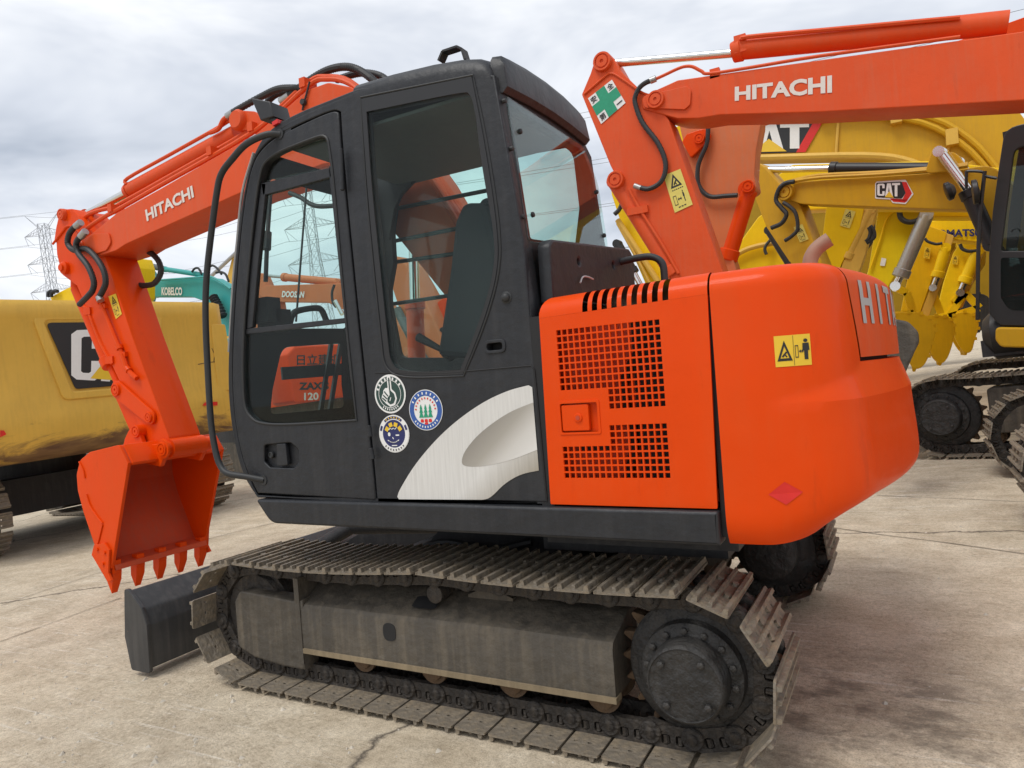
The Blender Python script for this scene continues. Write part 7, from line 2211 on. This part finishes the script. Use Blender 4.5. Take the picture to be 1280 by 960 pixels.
# ------------------------------------------------------------ ochre excavator seen from behind, left
LC = thing('excavator', 'ochre excavator seen from behind, big black badge on its worn counterweight', 'excavator', [(0.99468, 0.08710, -0.05508, -6.30000), (-0.08886, 0.99558, -0.03031, 3.75000), (0.05220, 0.03504, 0.99802, -0.16560), (0.00000, 0.00000, 0.00000, 1.00000)])
face = [(1.446, 3.182), (1.128, 3.166), (1.214, 1.902), (1.051, 1.126), (0.840, 0.977), (-0.596, 1.184), (0.278, 2.436), (-1.219, 2.505), (-1.055, 2.497), (-1.627, 3.177), (-1.866, 1.257)]
yr = max(face[0][0], face[2][0], face[1][0]); zt_ = face[1][1]; zb_ = face[5][1]
yc_ = (face[6][0] + face[7][0]) / 2
yl = 2 * yc_ - yr
mb = MB()
prof = [(-.45, zb_ + .18), (-.05, zb_ + .02), (.22, zb_), (.40, zb_ + .10), (.47, zb_ + .30), (.49, zb_ + .55), (.45, zb_ + .75), (.45, zt_ - .30), (.49, zt_ - .22), (.50, zt_ - .08), (.44, zt_), (-.45, zt_ + .02)]
def lc_ring(y, s):
    return [(p[0] - s * .0, y, p[1]) for p in prof] if s == 0 else [(min(p[0], .5 - s), y, p[1] if p[1] < zt_ - .2 else p[1] - s * .25) for p in prof]
rings = []
for y, s in ((yl, .35), (yl + .03, .22), (yl + .10, .10), (yl + .22, .03), (yl + .38, 0), (yr - .38, 0), (yr - .22, .03), (yr - .10, .10), (yr - .03, .22), (yr, .35)):
    rings.append(lc_ring(y, s))
mb.loft(rings)
cwL = mb.build('counterweight', 'ochre_scraped', LC, sharp=50)
mb = MB(); mb.tube([(.452, yr - .62, zb_ + 1.05), (.452, yr - .40, zb_ + 1.07), (.45, yr - .2, zb_ + 1.06), (.42, yr - .08, zb_ + 1.075)], .006, 5, 4)
mb.tube([(.452, yr - .36, zb_ + 1.07), (.452, yr - .33, zb_ + 1.18), (.452, yr - .36, zb_ + 1.28)], .005, 5, 4)
mb.build('crack', 'rust', cwL)
for ya_, yb2 in ((yr - .36, yr - .06), (yl + .06, yl + .36)):
    plate('raised_panel', fillet([(ya_, zb_ + .62), (yb2, zb_ + .62), (yb2 - .02, zt_ - .34), (ya_ + .04, zt_ - .34)], .04, 3), .40, .466, 'ochre_worn', cwL, axis='x', bev=.012)
pb = [(-1.149, 2.880), (0.367, 2.886), (0.206, 1.797), (0.056, 1.801), (-0.922, 2.013), (-0.991, 2.070)]
pan = [(p[0], p[1]) for p in ([(-1.154, 2.875), (0.332, 2.892), (0.373, 2.852), (0.203, 1.775), (-0.921, 2.018), (-0.989, 2.080)])]
# mirror the badge outline so that it is symmetric about the middle
zt2, zb2 = pan[0][1], pan[4][1]
hw, hb2 = abs(yc_ - pan[0][0]), abs(yc_ - pan[4][0])
pan = fillet([(yc_ - hw, zt2), (yc_ + hw, zt2), (yc_ + hb2 * 1.04, zb2), (yc_ - hb2, zb2)], .05, 3)
bg = plate('badge', pan, .462, .470, 'black_print', cwL, axis='x', bev=.002)
rimo = fillet([(yc_ - hw - .16, zt2 + .12), (yc_ + hw + .16, zt2 + .12), (yc_ + hb2 + .16, zb2 - .13), (yc_ - hb2 - .16, zb2 - .13)], .10, 4)
rimi = fillet([(yc_ - hw - .03, zt2 + .03), (yc_ + hw + .03, zt2 + .03), (yc_ + hb2 + .04, zb2 - .03), (yc_ - hb2 - .04, zb2 - .03)], .06, 4)
plate('badge_rim', rimo, .42, .484, 'ochre_worn', cwL, axis='x', holes=[rimi], bev=.018, bres=2)
for nd in MATS['ochre_scraped'].node_tree.nodes:
    if nd.label == 'wear':
        nd.inputs['From Min'].default_value = zb_ + .86; nd.inputs['From Max'].default_value = zb_ + 1.06
c4 = [(0.472, -0.957, 2.148), (0.472, 0.079, 2.000), (0.472, 0.277, 2.805), (0.472, -0.874, 2.772)]
fn = quad_map(c4)
block_cat(fn, bg, .002, (0, 0, 1, 1))
tri = [(0.476, -0.726, 2.140), (0.476, -0.195, 2.055), (0.476, -0.417, 2.461)]
mb = MB(); mb.add(tri, [(0, 1, 2)]); mb.build('badge_triangle', 'yellow_print', bg)
for px4 in ([(0.510, 0.764, 1.618), (0.510, 1.009, 1.591), (0.510, 1.019, 1.651), (0.510, 0.809, 1.661)], [(0.510, -1.836, 1.525), (0.510, -1.767, 1.553), (0.510, -1.786, 1.603), (0.510, -1.826, 1.608)]):
    mb = MB(); mb.add(px4, [(0, 1, 2, 3)]); mb.build('reflector', 'red_print', cwL)
mb = MB(); mb.box(-3.8, -.46, yl + .1, yr - .1, zb_ + .15, zb_ + .42)
mb.build('deck', 'black_frame', LC)
mb = MB(); plate_into(mb, fillet([(-2.6, zb_ + .42), (-.47, zb_ + .42), (-.47, zt_ - .06), (-2.6, zt_ - .1)], .06, 3), yl + .12, yr + .16, (), .04)
mb.build('engine_house', 'black_paint', LC)
mb = MB(); plate_into(mb, fillet([(-3.9, zb_ + .42), (-4.1, zb_ + 1.0), (-3.7, zb_ + 2.0), (-2.4, zb_ + 2.0), (-2.3, zb_ + .42)], .1, 3), yl + .2, yl + 1.3, (), .04)
mb.build('cab', 'black_print', LC)
g_pts = [(-0.253, -1.525), (-0.241, 1.400)]
tw = .75
ya, yb_ = g_pts[0][1], g_pts[1][1]
xe = min(g_pts[0][0], g_pts[1][0])
prL = None
for y0_, xe in ((ya - tw, g_pts[0][0]), (yb_ - tw + .06, g_pts[1][0] + .30)):
    mb = MB(); mb.box(-3.9, xe - .75, y0_ + .12, y0_ + tw - .12, .35, .85)
    tfl = mb.build('track_frame', 'black_frame', LC)
    prL = crawler(LC, y0_, tw, xe - 4.6, xe - .55, .12, .44, .44, .216, 1.25, sag=(.03, .03, 0), links=False, frame=tfl, proto=prL)
    mb = MB(); mb.cyl((xe - .55, y0_ + .1, .56), (xe - .55, y0_ + tw - .1, .56), .42, n=24); mb.cyl((xe - 4.6, y0_ + .1, .56), (xe - 4.6, y0_ + tw - .1, .56), .42, n=24)
    mb.build('drive_wheel', 'chain_steel', tfl)
mb = MB(); mb.box(-3.4, -1.2, ya - .05, yb_ - tw + .05, .45, .95); mb.cyl((-2.2, (ya + yb_ - tw) / 2, .9), (-2.2, (ya + yb_ - tw) / 2, zb_ + .2), .7, n=28)
mb.build('car_body', 'black_frame', LC)

# ------------------------------------------------------------ machines further left and behind the cab glass
o4 = (-7.6, 10.4)
TL = thing('excavator', 'turquoise excavator with white letters on its boom, standing behind the ochre counterweight', 'excavator', O3((o4[0], o4[1], gz(*o4))))
T = lambda pts: [to2(p, (o4[0], o4[1], gz(*o4))) for p in pts]
bmT = plate('boom', fillet(T([(-15.725, 4.670), (-15.327, 4.941), (-14.920, 5.047), (-13.206, 4.897), (-12.855, 4.860), (-12.116, 4.466), (-11.846, 3.616), (-12.013, 3.213), (-12.814, 3.289), (-13.059, 4.219), (-13.655, 4.442), (-15.578, 4.675)]), .06, 3), 0, .4, 'teal', TL, bev=.012)
fn = quad_map(T([(-14.897, 10.380, 4.630), (-14.021, 10.380, 4.523), (-13.994, 10.380, 4.747), (-14.869, 10.380, 4.858)]))
lettering('KOBELCO', fn, 'white_print', bmT, bold=.04, lift=.01)
mb = MB(); mb.tube(T([(-14.743, 10.300, 5.038), (-13.140, 10.300, 4.900), (-12.759, 10.300, 4.870), (-12.341, 10.300, 4.677), (-11.998, 10.300, 4.444)]), .03, 6, 3)
mb.build('boom_pipe', 'teal', bmT)
plate('arm', fillet(T([(-16.108, 5.767), (-15.851, 5.730), (-15.497, 5.334), (-15.272, 5.098), (-15.303, 4.851), (-15.654, 4.665), (-16.026, 4.059), (-16.472, 4.106)]), .05, 3), 0, .34, 'teal', TL, bev=.012)
cylinder_part(TL, *T([(-13.449, 10.600, 5.035), (-14.984, 10.600, 5.403), (-16.079, 10.600, 5.720)]), .07, .085, 'teal', 'trim_grey', 'arm_cylinder')
hose_part(TL, T([(-13.705, 10.500, 5.137), (-13.596, 10.500, 5.210), (-13.463, 10.500, 5.213), (-13.373, 10.500, 5.135), (-13.321, 10.500, 5.019)]), .03)
hose_part(TL, T([(-12.762, 10.300, 5.116), (-12.601, 10.300, 5.136), (-12.425, 10.300, 5.026), (-12.289, 10.300, 4.860)]), .03)
hose_part(TL, T([(-12.499, 10.300, 4.931), (-12.312, 10.300, 4.926), (-12.136, 10.300, 4.839), (-12.037, 10.300, 4.637)]), .03)
mb = MB(); mb.tube(T([(-12.570, 10.200, 4.319), (-12.411, 10.200, 4.068), (-12.233, 10.200, 3.733)]), .11, 10, 8, rib=.16)
mb.build('coiled_hose', 'rubber', TL)
plate('counterweight', fillet(T([(-10.816, 2.814), (-10.404, 2.960), (-7.386, 2.775), (-7.575, 0.835), (-10.818, 0.957), (-10.973, 1.373)]), .1, 3), -2.0, .6, 'teal', TL, bev=.03)
mb = MB(); mb.box(.2, 4.6, -2.0, .6, .35, 1.0)
mb.build('undercarriage', 'black_frame', TL)
mb = MB(); mb.box(-.6, 3.0, -1.7, .5, 1.0, 1.25)
mb.build('deck', 'black_frame', TL)

ZX = thing('excavator', 'orange excavator turned away, letters and number on its counterweight behind the lower door glass', 'excavator', [(0.99605, 0.06972, -0.05508, -6.20000), (-0.07146, 0.99698, -0.03031, 7.20000), (0.05280, 0.03412, 0.99802, -0.06384), (0.00000, 0.00000, 0.00000, 1.00000)])
fz = [(-0.460, 2.401), (-0.204, 2.521), (1.071, 2.538), (-0.513, 1.485), (0.852, 1.388)]
zl, zr, zzt, zzb = fz[0][0], fz[0][0] + 2.5, fz[1][1], fz[3][1]
cz_ = plate('counterweight', fillet([(zl, zzb + .05), (zl + .05, zzb), (zr - .05, zzb), (zr, zzb + .05), (zr, zzt - .15), (zr - .2, zzt), (zl + .2, zzt), (zl - .02, zzt - .15)], .05, 3), -.6, .0, 'orange', ZX, axis='x', bev=.04)
fn = quad_map([(0.003, -0.321, 1.718), (0.003, 0.385, 1.663), (0.003, 0.412, 1.806), (0.003, -0.297, 1.855)])
lettering('ZAXIS', fn, 'black_print', cz_, bold=.05, lift=.003)
fn = quad_map([(0.003, -0.237, 1.521), (0.003, 0.099, 1.495), (0.003, 0.124, 1.634), (0.003, -0.212, 1.658)])
lettering('120', fn, 'cream_print', cz_, bold=.03, lift=.003)
fn = quad_map([(0.003, -0.289, 2.160), (0.003, 0.734, 2.114), (0.003, 0.775, 2.330), (0.003, -0.253, 2.362)])
lettering('\u65e5\u7acb\u5efa\u673a', fn, 'black_print', cz_, bold=.02, lift=.003)
mb = MB(); mb.box(-3.2, -.62, zl + 1.2, zr, zzb, zzt - .2)
mb.build('engine_house', 'orange', ZX)
mb = MB(); mb.box(-3.6, -.9, zl + 1.2, zl + 1.6, .05, .8); mb.box(-3.6, -.2, zr - .6, zr, .05, .8); mb.box(-2.8, -.1, zl + 1.4, zr - .5, .3, zzb)
mb.build('undercarriage', 'track_frame', ZX)

o8 = (-2.6, 3.7)
OB = thing('excavator', 'dull orange machine beam seen through the cab side window beside the joystick', 'excavator', O3((o8[0], o8[1], gz(*o8))))
T = lambda pts: [to2(p, (o8[0], o8[1], gz(*o8))) for p in pts]
ob = plate('boom', fillet(T([(-1.709, 2.921), (-1.636, 2.990), (-1.516, 2.981), (-1.407, 2.869), (-1.207, 2.507), (-0.988, 1.974), (-0.703, 1.368), (-1.032, 1.045), (-1.376, 1.835), (-1.558, 2.419)]), .08, 4), 0, .35, 'orange_faded', OB, bev=.02)
plate('arm', fillet(T([(-1.186, 2.448), (-1.075, 2.504), (-0.853, 2.220), (-0.707, 1.610), (-1.032, 1.372), (-1.206, 1.995)]), .05, 3), .2, .5, 'orange', OB, bev=.015)
mb = MB(); mb.tube(T([(-1.543, 3.650, 2.406), (-1.434, 3.650, 2.186), (-1.307, 3.650, 1.951), (-1.215, 3.650, 1.806)]), .05, 8, 4)
mb.build('boom_pipe', 'trim_grey', ob)
mb = MB(); mb.box(-.2, 2.2, .1, 1.5, .0, .7)
mb.build('undercarriage', 'track_frame', OB)
mb = MB(); mb.box(.2, 1.9, .2, 1.4, .7, 1.2)
mb.build('deck', 'black_frame', OB)

o5 = (-9.0, 14.0)
DS = thing('excavator', 'dull orange excavator with white letters on its boom, seen through the upper door glass', 'excavator', O3((o5[0], o5[1], gz(*o5))))
T = lambda pts: [to2(p, (o5[0], o5[1], gz(*o5))) for p in pts]
bd = plate('boom', fillet(T([(-15.255, 5.027), (-14.683, 5.164), (-11.532, 4.831), (-10.203, 4.469), (-8.930, 2.522), (-9.665, 2.350), (-11.185, 3.869), (-12.135, 4.319), (-14.595, 4.633)]), .1, 3), 0, .5, 'orange_faded', DS, bev=.015)
fn = quad_map(T([(-14.007, 13.980, 4.704), (-13.028, 13.980, 4.565), (-13.007, 13.980, 4.763), (-13.985, 13.980, 4.906)]))
lettering('DOOSAN', fn, 'white_print', bd, bold=.04, lift=.015, shear=.2)
cylinder_part(DS, *T([(-11.772, 14.200, 4.903), (-14.078, 14.200, 5.373), (-15.266, 14.200, 5.613)]), .12, .05, 'orange_faded', 'steel', 'arm_cylinder')
plate('arm', fillet(T([(-15.294, 5.700), (-14.931, 5.597), (-14.691, 5.095), (-14.304, 4.631), (-14.228, 4.001), (-14.771, 3.011), (-15.585, 3.080)]), .1, 3), .05, .4, 'orange_faded', DS, bev=.015)
hose_part(DS, T([(-11.610, 13.800, 4.776), (-11.729, 13.800, 4.550), (-11.726, 13.800, 4.259), (-11.614, 13.800, 4.101)]), .04)
mb = MB(); mb.cyl(T([(-11.445, 13.600, 4.262), (-11.206, 13.600, 3.830)])[0], T([(-11.445, 13.600, 4.262), (-11.206, 13.600, 3.830)])[1], .07, n=10)
mb.build('cylinder_rod', 'chrome', DS)
simple_body(DS, 2.6, -.9, 4.8, 2.8, 'orange_faded')

o6 = (-13.0, 9.0)
YL = thing('excavator', 'yellow excavator boom with two hoses peeking over the ochre counterweight with the badge', 'excavator', O3((o6[0], o6[1], gz(*o6))))
T = lambda pts: [to2(p, (o6[0], o6[1], gz(*o6))) for p in pts]
plate('boom', fillet(T([(-17.917, 4.845), (-17.259, 4.968), (-16.588, 5.061), (-15.276, 5.211), (-13.939, 5.399), (-13.842, 5.116), (-13.937, 4.365), (-14.748, 3.871), (-17.296, 4.140)]), .05, 3), 0, .5, 'yellow', YL, bev=.02)
hose_part(YL, T([(-17.810, 8.900, 4.849), (-17.754, 8.900, 4.955), (-17.630, 8.900, 4.985), (-17.518, 8.900, 4.926)]), .05)
hose_part(YL, T([(-17.652, 8.900, 4.830), (-17.596, 8.900, 4.936), (-17.473, 8.900, 4.965), (-17.317, 8.900, 4.946)]), .05)
mb = MB(); mb.box(-1.5, 3.0, .0, 2.6, .9, 2.3)
mb.build('engine_house', 'black_frame', YL)
mb = MB(); mb.box(-1.2, 2.8, .0, .6, .0, .9); mb.box(-1.2, 2.8, 2.0, 2.6, .0, .9)
mb.build('undercarriage', 'track_frame', YL)

o7 = (-6.4, 15.5)
YB = thing('excavator', 'dusty yellow excavator boom rising steeply beside the cab front, behind the turquoise boom', 'excavator', O3((o7[0], o7[1], gz(*o7))))
T = lambda pts: [to2(p, (o7[0], o7[1], gz(*o7))) for p in pts]
plate('boom', fillet(T([(-18.273, 6.098), (-17.889, 6.834), (-17.457, 7.291), (-17.062, 6.365), (-17.483, 4.831), (-18.079, 3.284), (-18.676, 3.334)]), .05, 3), 0, .5, 'ochre_worn', YB, bev=.02)
mb = MB(); mb.cyl(T([(-19.106, 15.400, 6.142), (-17.600, 15.400, 6.837)])[0], T([(-19.106, 15.400, 6.142), (-17.600, 15.400, 6.837)])[1], .07, n=10)
mb.build('cylinder_rod', 'steel', YB)
simple_body(YB, -.4, -.9, 4.6, 2.7, 'black_frame')

# ------------------------------------------------------------ exhaust pipe of the orange excavator
mb = MB()
ex = [(2.798, 1.750, 2.061), (2.809, 1.750, 2.104), (2.836, 1.750, 2.144), (2.871, 1.750, 2.170), (2.909, 1.750, 2.190)]
mb.tube(ex, .040, 14, 5)
epipe = part('exhaust_pipe', mb, 'exhaust')
mb = MB(); d = (Vector(ex[4]) - Vector(ex[3])).normalized(); mb.lathe(Vector(ex[4]) + d * .001, d, [(0, .036), (.002, .0)], 14, caps=False)
mb.build('pipe_mouth', 'dark', epipe)

# ------------------------------------------------------------ lattice pylons and their wires
def pylon(base, up, side, h, arms, label, w0=5.0):
    t = thing('pylon', label, 'pylon', [(1, 0, 0, base[0]), (0, 1, 0, base[1]), (0, 0, 1, base[2]), (0, 0, 0, 1)], 'lattice power pylons')
    up = Vector(up).normalized(); sd = (Vector(side) - up * Vector(side).dot(up)).normalized(); fw = up.cross(sd)
    P = lambda s, f, z: sd * s + fw * f + up * z
    mb = MB()
    wz = lambda z: max(.55, w0 * (1 - z / (h * .95)) ** 1.0 * .5) if z < h * .7 else .75
    zs = [h * k / 16 for k in range(17)]
    r = .05
    for a, b in zip(zs[:-1], zs[1:]):
        wa, wb = wz(a), wz(b)
        cs = [(-1, -1), (1, -1), (1, 1), (-1, 1)]
        for i in range(4):
            c, d = cs[i], cs[(i + 1) % 4]
            mb.bar(P(c[0] * wa, c[1] * wa, a), P(c[0] * wb, c[1] * wb, b), r * 2, r * 2)
            mb.bar(P(c[0] * wa, c[1] * wa, a), P(d[0] * wb, d[1] * wb, b), r, r)
            mb.bar(P(d[0] * wa, d[1] * wa, a), P(c[0] * wb, c[1] * wb, b), r, r)
            mb.bar(P(c[0] * wb, c[1] * wb, b), P(d[0] * wb, d[1] * wb, b), r, r)
    mb.build('lattice_mast', 'pylon_steel', t)
    tips = []
    for z, ln in arms:
        mb = MB()
        for s in (-1, 1):
            w = wz(z)
            tip = P(s * ln, 0, z)
            for f in (-1, 1):
                mb.bar(P(s * w, f * w, z), tip, r * 1.4, r * 1.4); mb.bar(P(s * w, f * w, z + 1.4), tip, r * 1.2, r * 1.2)
                for k in range(1, 5):
                    q = k / 5
                    a = P(s * w, f * w, z).lerp(tip, q); b = P(s * w, f * w, z + 1.4).lerp(tip, max(0, q - .15)); mb.bar(a, b, r * .8, r * .8)
            tips.append(Vector(base) + tip - up * 2.0)
            for e in (-1.6, 1.6):
                mb.bar(tip + sd * (e * .0), P(s * (ln - 1.2) + e * .4, 0, z - 2.0), r * 1.3, r * 1.3)
        mb.build('cross_arm', 'pylon_steel', t)
    mb = MB()
    for s in (-1, 1):
        for f in (-.5, .5):
            mb.bar(P(s * .5, f, h - 1.2), P(s * arms[-1][1] * .85, 0, h + 2.2), r * 1.4, r * 1.4)
        tips.append(Vector(base) + P(s * arms[-1][1] * .85, 0, h + 2.2))
    mb.build('earth_peak', 'pylon_steel', t)
    return tips
def far_point(px3, k):
    return px3
UPG = (-.0551, -.0303, .998)
ARMS = [(25.0, 4.6), (30.9, 4.4), (36.8, 4.2)]
tA = pylon((-151.16, 83.99, 2.45), UPG, (0.87, 0.48, -0.07), 39.0, ARMS, 'grey lattice power pylon above the ochre counterweight, beside the orange arm')
tB = pylon((-79.49, 86.87, -1.62), UPG, (0.87, 0.48, -0.07), 39.0, ARMS, 'grey lattice power pylon seen through the upper door glass of the cab')
tC = [p + Vector((179.64, 6.01, -0.51)) for p in tB]
tD = [p + Vector((-179.71, -114.81, 4.81)) for p in tA]

def wire(a, b, sag):
    mb = MB()
    pts = []
    for i in range(17):
        t = i / 16
        p = a.lerp(b, t); p.z -= sag * 4 * t * (1 - t)
        pts.append(p)
    mb.tube(pts, .026, 4, 1, smooth=False)
    return mb
for i in range(len(tA)):
    for a, b, sg in ((tA[i], tB[i], 3.0), (tB[i], tC[i], 4.0), (tA[i], tD[i], 4.0)):
        o = wire(a, b, sg + (i % 2) * .4).build('power_line', 'wire')
        lvl = ('lowest', 'lowest', 'middle', 'middle', 'upper', 'upper', 'topmost', 'topmost')[i]
        o['label'] = '%s %s power line %s' % (lvl, ('front', 'rear')[i % 2], {3.0: 'between the two grey pylons', 4.0: None}.get(sg) or ('running away beyond the pylon behind the cab' if a in tB else 'running off from the pylon above the ochre counterweight'))
        o['category'] = 'cable'
        o['group'] = 'power lines between the pylons'
